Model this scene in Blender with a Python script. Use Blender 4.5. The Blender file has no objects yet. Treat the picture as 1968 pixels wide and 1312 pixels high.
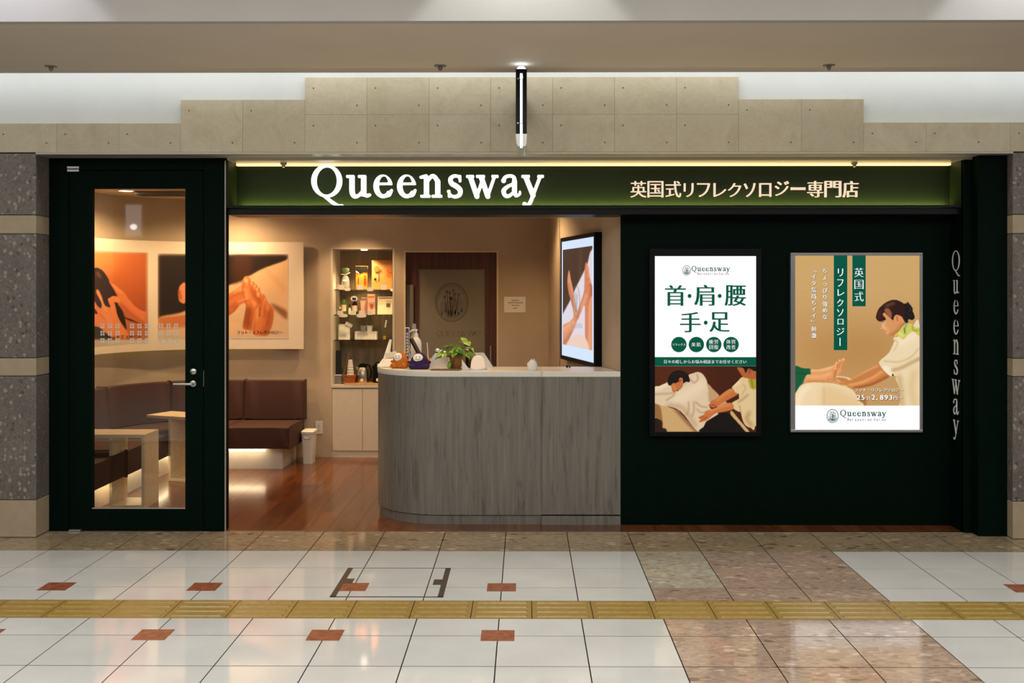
import bpy, bmesh, math, random
import numpy as np
from mathutils import Vector, Matrix
random.seed(7)
R = math.radians
SC = bpy.context.scene
COL = SC.collection

# ------------------------------------------------------------------ camera
F, PPX, PPY = 2060.0, 995.0, 553.0
YAW = R(0.41)
CAMY, CAMZ = -7.08, 1.61
cam = bpy.data.cameras.new('camera')
cam.sensor_width = 36; cam.lens = F / 1968 * 36
cam.shift_x = -(PPX - 984) / 1968; cam.shift_y = (PPY - 656) / 1968
cam.clip_start = 0.05; cam.clip_end = 100
camo = bpy.data.objects.new('camera', cam); COL.objects.link(camo)
camo.location = (0, CAMY, CAMZ); camo.rotation_euler = (R(90), 0, YAW)
SC.camera = camo

# ------------------------------------------------------------------ world, exposure, large lights
SC.view_settings.view_transform = 'Standard'; SC.view_settings.look = 'None'
SC.view_settings.exposure = 0.0; SC.view_settings.gamma = 1.0
SC.view_settings.use_curve_mapping = False
wd = bpy.data.worlds.new('world'); SC.world = wd; wd.use_nodes = True
wd.node_tree.nodes['Background'].inputs[0].default_value = (0.9, 0.95, 1.0, 1)
wd.node_tree.nodes['Background'].inputs[1].default_value = 0.05

def area(name, loc, rot, sx, sy, power, col):
    l = bpy.data.lights.new(name, 'AREA'); l.shape = 'RECTANGLE'; l.size = sx; l.size_y = sy
    l.energy = power; l.color = col
    o = bpy.data.objects.new(name, l); COL.objects.link(o); o.location = loc; o.rotation_euler = rot
    return o
# recessed ceiling panels of the mall corridor, and the cove strip behind the soffit edge
area('mall_ceiling_light', (0, -5.6, 3.56), (0, 0, 0), 12, 5.0, 450, (1.0, 0.98, 0.955))
area('cove_light', (0, -0.35, 3.10), (R(6), 0, 0), 8.4, 0.10, 17, (0.96, 1.0, 0.99))
def spot(name, loc, target, power, col, ang, blend, size=0.04):
    l = bpy.data.lights.new(name, 'SPOT'); l.energy = power; l.color = col
    l.spot_size = R(ang); l.spot_blend = blend; l.shadow_soft_size = size
    o = bpy.data.objects.new(name, l); COL.objects.link(o); o.location = loc
    d = Vector(target) - Vector(loc); o.rotation_euler = d.to_track_quat('-Z', 'Y').to_euler()
    return o
for k, (sx, c) in enumerate([(-2.55, (0.80, 0.82, 1.0)), (-0.02, (0.95, 1.0, 0.98)), (2.5, (0.93, 0.96, 1.0))]):
    spot('fascia_downlight', (sx, -2.12, 3.58), (sx, -1.9, 2.6), 36, c, 80, 0.22)

# ------------------------------------------------------------------ pixel <-> world helpers (1968x1312 frame)
CY, SY = math.cos(YAW), math.sin(YAW)
def W(x, y, Y):
    "world point on the plane Y seen at pixel (x, y)"
    a, b = (x - PPX) / F, -(y - PPY) / F
    dx, dy = a * CY - SY, a * SY + CY
    t = (Y - CAMY) / dy
    return Vector((dx * t, Y, CAMZ + b * t))
def wx(x, Y): return W(x, PPY, Y).x
def wz(y, Y, x=1000): return W(x, y, Y).z
def proj(P):
    "numpy (N,3) -> pixels"
    X = P[:, 0]; Y = P[:, 1] - CAMY; Z = P[:, 2] - CAMZ
    xc = X * CY + Y * SY; d = -X * SY + Y * CY
    return PPX + F * xc / d, PPY - F * Z / d

# ------------------------------------------------------------------ colours and materials
def lin(c):
    c = c / 255.0
    return c / 12.92 if c <= 0.04045 else ((c + 0.055) / 1.055) ** 2.4
def C(r, g, b): return (lin(r), lin(g), lin(b), 1.0)
def nlin(a):
    a = np.clip(a / 255.0, 0, 1)
    return np.where(a <= 0.04045, a / 12.92, ((a + 0.055) / 1.055) ** 2.4)
MATS = {}
class NT:
    def __init__(s, name):
        s.m = bpy.data.materials.new(name); s.m.use_nodes = True
        s.t = s.m.node_tree; s.b = s.t.nodes['Principled BSDF']; s.out = s.t.nodes['Material Output']
        MATS[name] = s.m
    def n(s, typ, **kw):
        nd = s.t.nodes.new(typ)
        for k, v in kw.items():
            if k.startswith('i_'):
                key = k[2:]
                nd.inputs[int(key) if key.isdigit() else key.replace('_', ' ')].default_value = v
            else: setattr(nd, k, v)
        return nd
    def l(s, a, b): s.t.links.new(a, b)
    def pos(s, scale=(1, 1, 1), obj=False):
        if obj:
            g = s.n('ShaderNodeTexCoord').outputs['Object']
        else:
            g = s.n('ShaderNodeNewGeometry').outputs['Position']
        mp = s.n('ShaderNodeMapping'); mp.inputs['Scale'].default_value = scale
        s.l(g, mp.inputs['Vector']); return mp.outputs[0]
    def ramp(s, fac, stops, mode='LINEAR'):
        r = s.n('ShaderNodeValToRGB'); cr = r.color_ramp; cr.interpolation = mode
        while len(cr.elements) < len(stops): cr.elements.new(0.5)
        for e, (p, c) in zip(cr.elements, stops): e.position = p; e.color = c
        s.l(fac, r.inputs[0]); return r.outputs[0]
    def mix(s, fac, a, b, mode='MIX'):
        m = s.n('ShaderNodeMixRGB', blend_type=mode)
        for i, v in ((0, fac), (1, a), (2, b)):
            if hasattr(v, 'is_output'): s.l(v, m.inputs[i])
            else: m.inputs[i].default_value = v
        return m.outputs[0]
    def bump(s, h, strength, dist=0.002):
        b = s.n('ShaderNodeBump'); b.inputs['Strength'].default_value = strength; b.inputs['Distance'].default_value = dist
        s.l(h, b.inputs['Height']); s.l(b.outputs[0], s.b.inputs['Normal'])
    def set(s, **kw):
        for k, v in kw.items(): s.b.inputs[k.replace('_', ' ')].default_value = v
        return s
def plain(name, col, rough=0.5, metal=0.0, spec=0.5, var=0.025, nscale=30):
    "principled with a faint procedural mottling"
    t = NT(name); t.set(Roughness=rough, Metallic=metal); t.b.inputs['Specular IOR Level'].default_value = spec
    nz = t.n('ShaderNodeTexNoise'); nz.inputs['Scale'].default_value = nscale; t.l(t.pos(), nz.inputs['Vector'])
    lo = tuple(c * (1 - var) for c in col[:3]) + (1,); hi = tuple(min(1, c * (1 + var)) for c in col[:3]) + (1,)
    t.l(t.ramp(nz.outputs[0], [(0.3, lo), (0.7, hi)]), t.b.inputs['Base Color'])
    return t.m
def emit(name, col, strength=1.0):
    t = NT(name); t.b.inputs['Base Color'].default_value = col; t.b.inputs['Emission Color'].default_value = col
    t.b.inputs['Emission Strength'].default_value = strength; t.set(Roughness=0.5); t.b.inputs['Specular IOR Level'].default_value = 0.1; t.b.inputs['Base Color'].default_value = tuple(c * 0.1 for c in col[:3]) + (1,); return t.m

def mk_materials():
    # glossy white floor tile
    t = NT('white_tile'); nz = t.n('ShaderNodeTexNoise', i_Scale=3.0, i_Detail=4.0); t.l(t.pos(), nz.inputs['Vector'])
    c = t.ramp(nz.outputs[0], [(0.3, C(206, 204, 197)), (0.7, C(217, 215, 208))])
    oi = t.n('ShaderNodeObjectInfo'); v = t.ramp(oi.outputs['Random'], [(0, (0.93, 0.93, 0.93, 1)), (1, (1, 1, 1, 1))])
    t.l(t.mix(1.0, c, v, 'MULTIPLY'), t.b.inputs['Base Color']); t.set(Roughness=0.065)
    t.b.inputs['Specular IOR Level'].default_value = 0.5
    # beige terrazzo floor, three tints
    def terr(name, base, dark, light, sc=(30, 30, 30), rough=0.17, fl=0.86, fd=0.07, amp=0.14):
        "chips of two sizes in a mottled binder"
        t = NT(name); p = t.pos(sc)
        wob = t.n('ShaderNodeTexNoise', i_Scale=0.9, i_Detail=3.0); t.l(p, wob.inputs['Vector'])
        pv = t.mix(0.9, p, wob.outputs['Color'], 'ADD')
        sh = lambda k: tuple(min(1, x * k) for x in base[:3]) + (1,)
        big = t.n('ShaderNodeTexNoise', i_Scale=0.10, i_Detail=5.0); t.l(p, big.inputs['Vector'])
        c = t.ramp(big.outputs[0], [(0.3, sh(1 - amp)), (0.7, sh(1 + amp))])
        f2 = t.n('ShaderNodeTexVoronoi', i_Scale=2.4); t.l(pv, f2.inputs['Vector'])
        s2 = t.n('ShaderNodeSeparateColor'); t.l(f2.outputs['Color'], s2.inputs[0])
        c = t.mix(1.0, c, t.ramp(s2.outputs[0], [(0, (0.72, 0.72, 0.72, 1)), (0.3, (0.92, 0.92, 0.92, 1)), (0.75, (1.02, 1.02, 1.02, 1)), (1, (1.22, 1.22, 1.22, 1))]), 'MULTIPLY')
        v1 = t.n('ShaderNodeTexVoronoi', i_Scale=0.8); t.l(pv, v1.inputs['Vector'])
        s1 = t.n('ShaderNodeSeparateColor'); t.l(v1.outputs['Color'], s1.inputs[0])
        msk = t.ramp(v1.outputs['Distance'], [(0.30, (1, 1, 1, 1)), (0.42, (0, 0, 0, 1))])
        ml = t.mix(1.0, t.ramp(s1.outputs[0], [(fl, (0, 0, 0, 1)), (fl + 0.02, (0.8, 0.8, 0.8, 1))]), msk, 'MULTIPLY')
        md = t.mix(1.0, t.ramp(s1.outputs[1], [(1 - fd, (0, 0, 0, 1)), (1 - fd + 0.02, (0.75, 0.75, 0.75, 1))]), msk, 'MULTIPLY')
        c = t.mix(ml, c, light); c = t.mix(md, c, dark)
        t.l(c, t.b.inputs['Base Color']); t.set(Roughness=rough)
        return t.m
    terr('terrazzo_olive', C(160, 140, 112), C(96, 72, 50), C(200, 184, 154), sc=(15, 24, 20), fl=0.78, fd=0.12, rough=0.075)
    terr('terrazzo_pale', C(184, 173, 150), C(142, 126, 104), C(206, 197, 176), sc=(16, 26, 20), fl=0.8, fd=0.05, rough=0.07)
    terr('terrazzo_pink', C(174, 150, 130), C(118, 90, 70), C(206, 188, 170), sc=(16, 26, 20), fl=0.82, fd=0.08, rough=0.065)
    terr('pillar_terrazzo', C(112, 104, 97), C(70, 64, 60), C(160, 150, 136), sc=(42, 42, 36), rough=0.3, fl=0.5, fd=0.14)
    # cream wall stone
    t = NT('cream_stone'); p = t.pos((1, 1, 1))
    n1 = t.n('ShaderNodeTexNoise', i_Scale=5.0, i_Detail=8.0, i_Roughness=0.65, i_Distortion=1.2); t.l(p, n1.inputs['Vector'])
    n2 = t.n('ShaderNodeTexNoise', i_Scale=60.0, i_Detail=3.0); t.l(p, n2.inputs['Vector'])
    c = t.ramp(n1.outputs[0], [(0.25, C(192, 176, 148)), (0.5, C(205, 192, 165)), (0.75, C(212, 201, 176))])
    c = t.mix(0.08, c, t.ramp(n2.outputs[0], [(0.35, C(140, 126, 104)), (0.6, C(215, 206, 188))]))
    oi = t.n('ShaderNodeObjectInfo'); v = t.ramp(oi.outputs['Random'], [(0, (0.9, 0.89, 0.87, 1)), (1, (1, 1, 1, 1))])
    t.l(t.mix(1.0, c, v, 'MULTIPLY'), t.b.inputs['Base Color']); t.set(Roughness=0.55); t.bump(n2.outputs[0], 0.15, 0.001)
    # grey laminate of the reception counter
    t = NT('grey_laminate')
    a = t.n('ShaderNodeTexNoise', i_Scale=1.0, i_Detail=6.0, i_Roughness=0.6); t.l(t.pos((38, 38, 1.6)), a.inputs['Vector'])
    b = t.n('ShaderNodeTexNoise', i_Scale=1.0, i_Detail=4.0, i_Distortion=0.15); t.l(t.pos((30, 30, 4.0)), b.inputs['Vector'])
    d = t.n('ShaderNodeTexNoise', i_Scale=1.0, i_Detail=2.0); t.l(t.pos((120, 120, 4)), d.inputs['Vector'])
    c = t.ramp(a.outputs[0], [(0.25, C(98, 93, 85)), (0.5, C(114, 109, 100)), (0.75, C(130, 125, 114))])
    k = t.ramp(b.outputs[0], [(0.0, (1, 1, 1, 1)), (0.57, (1, 1, 1, 1)), (0.68, (0.66, 0.64, 0.62, 1)), (1, (0.45, 0.43, 0.42, 1))])
    c = t.mix(1.0, c, k, 'MULTIPLY'); c = t.mix(0.16, c, t.ramp(d.outputs[0], [(0.3, C(78, 73, 66)), (0.7, C(146, 140, 128))]))
    t.l(c, t.b.inputs['Base Color']); t.set(Roughness=0.45)
    # reddish brown vinyl planks
    t = NT('floor_plank_wood')
    oi = t.n('ShaderNodeObjectInfo')
    p = t.pos((26, 1.5, 1)); ad = t.n('ShaderNodeVectorMath', operation='ADD'); t.l(p, ad.inputs[0])
    cmb = t.n('ShaderNodeCombineXYZ'); mu = t.n('ShaderNodeMath', operation='MULTIPLY', i_1=37.0); t.l(oi.outputs['Random'], mu.inputs[0]); t.l(mu.outputs[0], cmb.inputs[1]); t.l(cmb.outputs[0], ad.inputs[1])
    a = t.n('ShaderNodeTexNoise', i_Scale=1.0, i_Detail=7.0, i_Roughness=0.62, i_Distortion=0.4); t.l(ad.outputs[0], a.inputs['Vector'])
    c = t.ramp(a.outputs[0], [(0.25, C(72, 38, 18)), (0.5, C(106, 60, 30)), (0.8, C(136, 82, 44))])
    v = t.ramp(oi.outputs['Random'], [(0, (0.72, 0.68, 0.64, 1)), (0.5, (0.95, 0.95, 0.95, 1)), (1, (1.2, 1.2, 1.2, 1))])
    t.l(t.mix(1.0, c, v, 'MULTIPLY'), t.b.inputs['Base Color']); t.set(Roughness=0.15)
    # brown door wood
    t = NT('dark_door_wood'); a = t.n('ShaderNodeTexNoise', i_Scale=1.0, i_Detail=5.0); t.l(t.pos((34, 34, 2)), a.inputs['Vector'])
    t.l(t.ramp(a.outputs[0], [(0.3, C(68, 34, 20)), (0.7, C(100, 56, 34))]), t.b.inputs['Base Color']); t.set(Roughness=0.4)
    # niche backing board
    t = NT('taupe_woodgrain'); a = t.n('ShaderNodeTexNoise', i_Scale=1.0, i_Detail=6.0); t.l(t.pos((40, 40, 2.2)), a.inputs['Vector'])
    t.l(t.ramp(a.outputs[0], [(0.3, C(128, 110, 86)), (0.7, C(158, 140, 114))]), t.b.inputs['Base Color']); t.set(Roughness=0.5)
    # pale wood of the small tables
    t = NT('pale_wood'); a = t.n('ShaderNodeTexNoise', i_Scale=1.0, i_Detail=6.0); t.l(t.pos((9, 30, 30)), a.inputs['Vector'])
    t.l(t.ramp(a.outputs[0], [(0.3, C(214, 193, 158)), (0.7, C(228, 209, 176))]), t.b.inputs['Base Color']); t.set(Roughness=0.4)
    # shop wallpaper
    def wallp(name, lo, hi):
        t = NT(name); p = t.pos()
        a = t.n('ShaderNodeTexNoise', i_Scale=90.0, i_Detail=4.0); t.l(p, a.inputs['Vector'])
        b = t.n('ShaderNodeTexNoise', i_Scale=3.0, i_Detail=4.0); t.l(p, b.inputs['Vector'])
        t.l(t.ramp(b.outputs[0], [(0.3, lo), (0.7, hi)]), t.b.inputs['Base Color']); t.set(Roughness=0.85); t.bump(a.outputs[0], 0.25, 0.002)
    wallp('shop_wallpaper', C(184, 166, 142), C(198, 181, 157))
    wallp('white_wall_paint', C(222, 224, 222), C(228, 230, 228))
    wallp('shop_ceiling_paint', C(206, 190, 164), C(212, 196, 170))
    wallp('soffit_paint', C(206, 193, 177), C(210, 197, 181))
    wallp('fascia_paint', C(176, 172, 166), C(180, 176, 170))
    wallp('opposite_front', C(74, 68, 60), C(84, 78, 70))
    wallp('mall_paint', C(206, 206, 202), C(212, 212, 208))
    # fabric of the bench
    t = NT('brown_upholstery'); p = t.pos(); a = t.n('ShaderNodeTexNoise', i_Scale=500.0, i_Detail=2.0); t.l(p, a.inputs['Vector'])
    t.l(t.ramp(a.outputs[0], [(0.3, C(58, 29, 23)), (0.7, C(70, 37, 29))]), t.b.inputs['Base Color']); t.set(Roughness=0.75)
    t.bump(a.outputs[0], 0.2, 0.001)
    # glass
    t = NT('clear_glass'); tr = t.n('ShaderNodeBsdfTransparent'); tr.inputs[0].default_value = (0.95, 0.96, 0.94, 1)
    gl = t.n('ShaderNodeBsdfGlossy'); gl.inputs['Roughness'].default_value = 0.02
    fr = t.n('ShaderNodeFresnel', i_IOR=1.5); mx = t.n('ShaderNodeMixShader')
    t.l(fr.outputs[0], mx.inputs[0]); t.l(tr.outputs[0], mx.inputs[1]); t.l(gl.outputs[0], mx.inputs[2]); t.l(mx.outputs[0], t.out.inputs[0])
    t = NT('shelf_glass'); tr = t.n('ShaderNodeBsdfTransparent'); tr.inputs[0].default_value = (0.90, 0.93, 0.90, 1)
    gl = t.n('ShaderNodeBsdfGlossy'); gl.inputs['Roughness'].default_value = 0.05
    fr = t.n('ShaderNodeFresnel', i_IOR=1.5); mx = t.n('ShaderNodeMixShader')
    t.l(fr.outputs[0], mx.inputs[0]); t.l(tr.outputs[0], mx.inputs[1]); t.l(gl.outputs[0], mx.inputs[2]); t.l(mx.outputs[0], t.out.inputs[0])
    t = NT('clear_plastic'); tr = t.n('ShaderNodeBsdfTransparent'); tr.inputs[0].default_value = (0.86, 0.87, 0.86, 1)
    df = t.n('ShaderNodeBsdfDiffuse'); df.inputs[0].default_value = C(225, 225, 220)
    mx = t.n('ShaderNodeMixShader', i_0=0.28); t.l(tr.outputs[0], mx.inputs[1]); t.l(df.outputs[0], mx.inputs[2]); t.l(mx.outputs[0], t.out.inputs[0])
    P = plain
    P('green_paint', C(2, 17, 10), 0.55, spec=0.05, var=0.12); P('sign_green', C(25, 38, 15), 0.5, spec=0.2, var=0.05)
    P('black_metal', C(10, 11, 10), 0.35, 0.0, 0.2); P('black_plastic', C(8, 8, 12), 0.4, spec=0.15)
    P('bronze_trim', C(178, 170, 160), 0.28, 0.35); P('steel', C(190, 188, 182), 0.28, 1.0); P('silver_frame', C(170, 170, 172), 0.3, 0.85)
    P('white_plastic', C(228, 226, 220), 0.45); P('white_laminate', C(214, 205, 190), 0.4); P('counter_white', C(226, 220, 206), 0.3)
    P('paper_white', C(238, 234, 226), 0.7); P('board_white', C(236, 222, 204), 0.5, var=0.01); P('ivory', C(222, 206, 176), 0.5); P('band_stone', C(168, 150, 124), 0.5, var=0.05, nscale=14)
    P('grout', C(38, 33, 28), 0.95, spec=0.05); P('insert_brown', C(146, 84, 56), 0.25, var=0.25, nscale=24); P('tactile_yellow', C(154, 126, 62), 0.3, var=0.12, nscale=40)
    P('hatch_metal', C(104, 92, 82), 0.35, 0.7); P('dark_joint', C(52, 48, 42), 0.8); P('stone_dimple', C(112, 100, 84), 0.8)
    P('plush_orange', C(196, 110, 30), 0.95, nscale=160, var=0.35); P('plush_purple', C(52, 28, 78), 0.95, nscale=160, var=0.4)
    P('plush_face', C(246, 240, 228), 0.9); P('dark_print', C(24, 18, 16), 0.6)
    P('terracotta', C(150, 88, 44), 0.8, var=0.2); P('soil', C(48, 34, 24), 0.95); P('straw', C(120, 98, 66), 0.9, var=0.3, nscale=200)
    P('leaf_light', C(142, 176, 66), 0.35, var=0.35, nscale=40); P('leaf_dark', C(58, 110, 36), 0.35, var=0.3, nscale=40); P('stem_green', C(110, 140, 60), 0.5)
    P('pouch_orange', C(236, 136, 40), 0.4); P('pouch_kraft', C(205, 138, 70), 0.45); P('pouch_black', C(24, 26, 26), 0.35); P('print_red', C(196, 66, 30), 0.5); P('print_orange', C(226, 110, 40), 0.5)
    P('amber_glass', C(46, 24, 14), 0.15); P('bottle_green', C(70, 110, 44), 0.4); P('pink_box', C(246, 196, 172), 0.5); P('cream_bag', C(242, 228, 196), 0.55)
    P('navy_print', C(40, 44, 84), 0.5); P('yellow_liquid', C(190, 140, 50), 0.3); P('basket_brown', C(170, 104, 48), 0.7, var=0.35, nscale=90); P('tray_wood', C(208, 160, 104), 0.5)
    P('brochure_dark', C(26, 26, 24), 0.5); P('brochure_brown', C(110, 92, 72), 0.5); P('cable_white', C(220, 214, 200), 0.5); P('grey_blind', C(118, 112, 104), 0.6)
    P('tissue_bag', C(206, 200, 180), 0.4); P('wrap_green', C(86, 112, 66), 0.4); P('chip_brown', C(120, 76, 44), 0.6); P('sprinkler_metal', C(120, 110, 98), 0.35, 0.6)
    t = NT('frosted_glass'); t.set(Roughness=0.28); t.b.inputs['Base Color'].default_value = C(100, 96, 82)
    nz = t.n('ShaderNodeTexNoise', i_Scale=2.0); t.l(t.pos(), nz.inputs['Vector']); t.l(t.ramp(nz.outputs[0], [(0.3, C(128, 122, 104)), (0.7, C(138, 132, 114))]), t.b.inputs['Base Color'])
    P('emblem_etch', C(104, 95, 83), 0.4)
    emit('sign_letter_glow', (1.0, 0.97, 0.9, 1), 1.25); emit('jp_letter_glow', (1.0, 0.76, 0.54, 1), 0.95); P('letter_side', C(200, 190, 170), 0.4)
    P('white_vinyl', C(246, 246, 250), 0.5)
    emit('led_warm', (1.0, 0.66, 0.33, 1), 1.5); emit('led_under', (1.0, 0.80, 0.52, 1), 9.0); emit('led_yellow', (1.0, 0.72, 0.18, 1), 1.6)
    emit('lamp_disc', (1.0, 0.86, 0.6, 1), 12.0); emit('dome_glow', (1.0, 0.74, 0.5, 1), 0.75); emit('tube_cool', (0.86, 0.97, 1.0, 1), 1.8); emit('blue_glow', (0.75, 0.86, 1.0, 1), 9.0)
    emit('screen_white', (1.0, 1.0, 1.0, 1), 1.0); emit('screen_green', C(0, 84, 62), 1.0); emit('box_green', C(0, 82, 64), 1.0); emit('print_shadow_text', C(70, 46, 24), 1.0)
    emit('screen_text_white', (1, 1, 1, 1), 1.0); emit('screen_logo_dark', C(20, 78, 66), 1.0); emit('screen_bluewhite', C(196, 214, 255), 1.15); emit('screen_mark', C(170, 150, 140), 0.8)
    emit('opposite_sign_glow', (1.0, 0.97, 0.92, 1), 1.6); emit('opposite_lamp_glow', (1.0, 0.97, 0.92, 1), 12.0)
    for nm, st in (('print_lit', 1.0),):
        t = NT(nm); at = t.n('ShaderNodeAttribute', attribute_name='print'); t.l(at.outputs[0], t.b.inputs['Emission Color'])
        t.b.inputs['Emission Strength'].default_value = st; t.b.inputs['Base Color'].default_value = (0.01, 0.01, 0.01, 1); t.set(Roughness=0.4); t.b.inputs['Specular IOR Level'].default_value = 0.1
    t = NT('print_paper'); at = t.n('ShaderNodeAttribute', attribute_name='print'); t.l(at.outputs[0], t.b.inputs['Base Color']); t.set(Roughness=0.5)
mk_materials()

# ------------------------------------------------------------------ mesh builder
def wl(o):
    v = Vector((0, 0, 0))
    while o is not None: v = v + o.location; o = o.parent
    return v
def link(name, data, parent=None):
    o = bpy.data.objects.new(name, data); COL.objects.link(o)
    if parent is not None: o.parent = parent
    return o
def tag(o, label=None, cat=None, group=None, kind=None):
    if label: o['label'] = label
    if cat: o['category'] = cat
    if group: o['group'] = group
    if kind: o['kind'] = kind
    return o
def thing(name, loc, label, cat, group=None, kind=None, rz=0.0):
    o = link(name, None); o.location = loc; o.rotation_euler = (0, 0, rz); o.empty_display_size = 0.05
    return tag(o, label, cat, group, kind)
class MB:
    def __init__(s): s.v = []; s.f = []
    def add(s, vs, fs):
        k = len(s.v); s.v += [tuple(v) for v in vs]; s.f += [tuple(i + k for i in f) for f in fs]; return s
    def box(s, x0, x1, y0, y1, z0, z1):
        x0, x1 = sorted((x0, x1)); y0, y1 = sorted((y0, y1)); z0, z1 = sorted((z0, z1))
        return s.add([(x0, y0, z0), (x1, y0, z0), (x1, y1, z0), (x0, y1, z0), (x0, y0, z1), (x1, y0, z1), (x1, y1, z1), (x0, y1, z1)],
                     [(3, 2, 1, 0), (4, 5, 6, 7), (0, 1, 5, 4), (1, 2, 6, 5), (2, 3, 7, 6), (3, 0, 4, 7)])
    def obb(s, c, h, M):
        c = Vector(c); vs = []
        for dz in (-1, 1):
            for dx, dy in ((-1, -1), (1, -1), (1, 1), (-1, 1)):
                vs.append(c + M @ Vector((dx * h[0], dy * h[1], dz * h[2])))
        return s.add(vs, [(3, 2, 1, 0), (4, 5, 6, 7), (0, 1, 5, 4), (1, 2, 6, 5), (2, 3, 7, 6), (3, 0, 4, 7)])
    def prism(s, poly, z0, z1):
        "horizontal polygon (x,y) CCW extruded in z"
        n = len(poly)
        vs = [(x, y, z0) for x, y in poly] + [(x, y, z1) for x, y in poly]
        return s.add(vs, [tuple(range(n - 1, -1, -1)), tuple(range(n, 2 * n))] + [(i, (i + 1) % n, n + (i + 1) % n, n + i) for i in range(n)])
    def vprism(s, poly, y0, y1):
        "upright polygon (x,z), counter-clockwise as seen by the camera, from y0 (near) to y1"
        n = len(poly)
        vs = [(x, y0, z) for x, z in poly] + [(x, y1, z) for x, z in poly]
        return s.add(vs, [tuple(range(n)), tuple(range(2 * n - 1, n - 1, -1))] + [((i + 1) % n, i, n + i, n + (i + 1) % n) for i in range(n)])
    def lathe(s, prof, c=(0, 0, 0), n=20, sx=1, sy=1):
        k = len(s.v); vs = []; fs = []
        for r, z in prof:
            for i in range(n):
                a = 2 * math.pi * i / n; vs.append((c[0] + r * math.cos(a) * sx, c[1] + r * math.sin(a) * sy, c[2] + z))
        for j in range(len(prof) - 1):
            for i in range(n):
                a, b = j * n + i, j * n + (i + 1) % n; fs.append((a, b, b + n, a + n))
        if prof[0][0] > 1e-6: fs.append(tuple(range(n - 1, -1, -1)))
        if prof[-1][0] > 1e-6: m = (len(prof) - 1) * n; fs.append(tuple(range(m, m + n)))
        return s.add(vs, fs)
    def tube(s, pts, r, n=8):
        pts = [Vector(p) for p in pts]; rs = r if isinstance(r, (list, tuple)) else [r] * len(pts)
        vs = []; fs = []
        for i, p in enumerate(pts):
            t = (pts[min(i + 1, len(pts) - 1)] - pts[max(i - 1, 0)]).normalized()
            u = t.cross(Vector((0, 0, 1)) if abs(t.z) < 0.9 else Vector((1, 0, 0))).normalized(); w = t.cross(u)
            for k in range(n):
                a = 2 * math.pi * k / n; vs.append(p + (u * math.cos(a) + w * math.sin(a)) * rs[i])
        for i in range(len(pts) - 1):
            for k in range(n):
                a, b = i * n + k, i * n + (k + 1) % n; fs.append((a, b, b + n, a + n))
        m = (len(pts) - 1) * n; fs += [tuple(range(n - 1, -1, -1)), tuple(range(m, m + n))]
        return s.add(vs, fs)
    def ell(s, c, r, nu=18, nv=12, M=None):
        vs = []; fs = []; c = Vector(c)
        for j in range(nv + 1):
            th = math.pi * j / nv
            for i in range(nu):
                a = 2 * math.pi * i / nu; p = Vector((r[0] * math.sin(th) * math.cos(a), r[1] * math.sin(th) * math.sin(a), -r[2] * math.cos(th)))
                vs.append(c + (M @ p if M is not None else p))
        for j in range(nv):
            for i in range(nu):
                a, b = j * nu + i, j * nu + (i + 1) % nu; fs.append((a, b, b + nu, a + nu))
        return s.add(vs, fs)
    def mesh(s, name, mat, off=Vector((0, 0, 0)), smooth=False, bevel=0.0, seg=2):
        me = bpy.data.meshes.new(name)
        me.from_pydata([(v[0] - off[0], v[1] - off[1], v[2] - off[2]) for v in s.v], [], s.f)
        bm = bmesh.new(); bm.from_mesh(me)
        bmesh.ops.remove_doubles(bm, verts=bm.verts, dist=1e-6)
        if bevel > 0:
            es = [e for e in bm.edges if len(e.link_faces) == 2 and e.calc_face_angle(0) > R(35)]
            bmesh.ops.bevel(bm, geom=es, offset=bevel, segments=seg, affect='EDGES', profile=0.6, clamp_overlap=True)
        bmesh.ops.recalc_face_normals(bm, faces=bm.faces)
        bm.to_mesh(me); bm.free()
        if smooth:
            me.polygons.foreach_set('use_smooth', [True] * len(me.polygons))
            if smooth != 'all': me.set_sharp_from_angle(angle=R(38))
        if mat: me.materials.append(MATS[mat])
        return me
    def build(s, name, mat, parent=None, smooth=False, bevel=0.0, local=False, seg=2, loc=None):
        off = Vector((0, 0, 0)) if local or parent is None else wl(parent)
        if loc is not None: off = off + Vector(loc)
        o = link(name, s.mesh(name, mat, off, smooth, bevel, seg), parent)
        if loc is not None: o.location = loc
        return o
def single(name, mb, mat, label, cat, group=None, kind=None, base=None, **kw):
    "a thing made of one mesh, origin at its base"
    if base is None:
        a = np.array(mb.v); base = Vector(((a[:, 0].min() + a[:, 0].max()) / 2, (a[:, 1].min() + a[:, 1].max()) / 2, a[:, 2].min()))
    o = link(name, mb.mesh(name, mat, Vector(base), kw.get('smooth', False), kw.get('bevel', 0.0), kw.get('seg', 2)))
    o.location = base
    return tag(o, label, cat, group, kind)

# ------------------------------------------------------------------ lettering
_G = {}
def glyph(ch, offset=0.0):
    "filled outline of one character of the built-in font -> (verts, faces, xmin, xmax)"
    key = (ch, offset)
    if key not in _G:
        c = bpy.data.curves.new('g', 'FONT'); c.body = ch; c.size = 1.0; c.resolution_u = 3; c.offset = offset
        o = bpy.data.objects.new('g', c); COL.objects.link(o)
        dg = bpy.context.evaluated_depsgraph_get(); dg.update()
        me = bpy.data.meshes.new_from_object(o.evaluated_get(dg))
        _G[key] = ([(v.co.x, v.co.y) for v in me.vertices], [tuple(p.vertices) for p in me.polygons])
        bpy.data.objects.remove(o); bpy.data.curves.remove(c); bpy.data.meshes.remove(me)
    return _G[key]
class Plane:
    "maps 2D (a along, b up) to the world on a flat surface, with a normal offset"
    def __init__(s, o, u, v):
        s.o = Vector(o); s.u = Vector(u).normalized(); s.v = Vector(v).normalized(); s.n = s.u.cross(s.v)
    def __call__(s, a, b, d=0.0): return s.o + s.u * a + s.v * b + s.n * d
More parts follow.
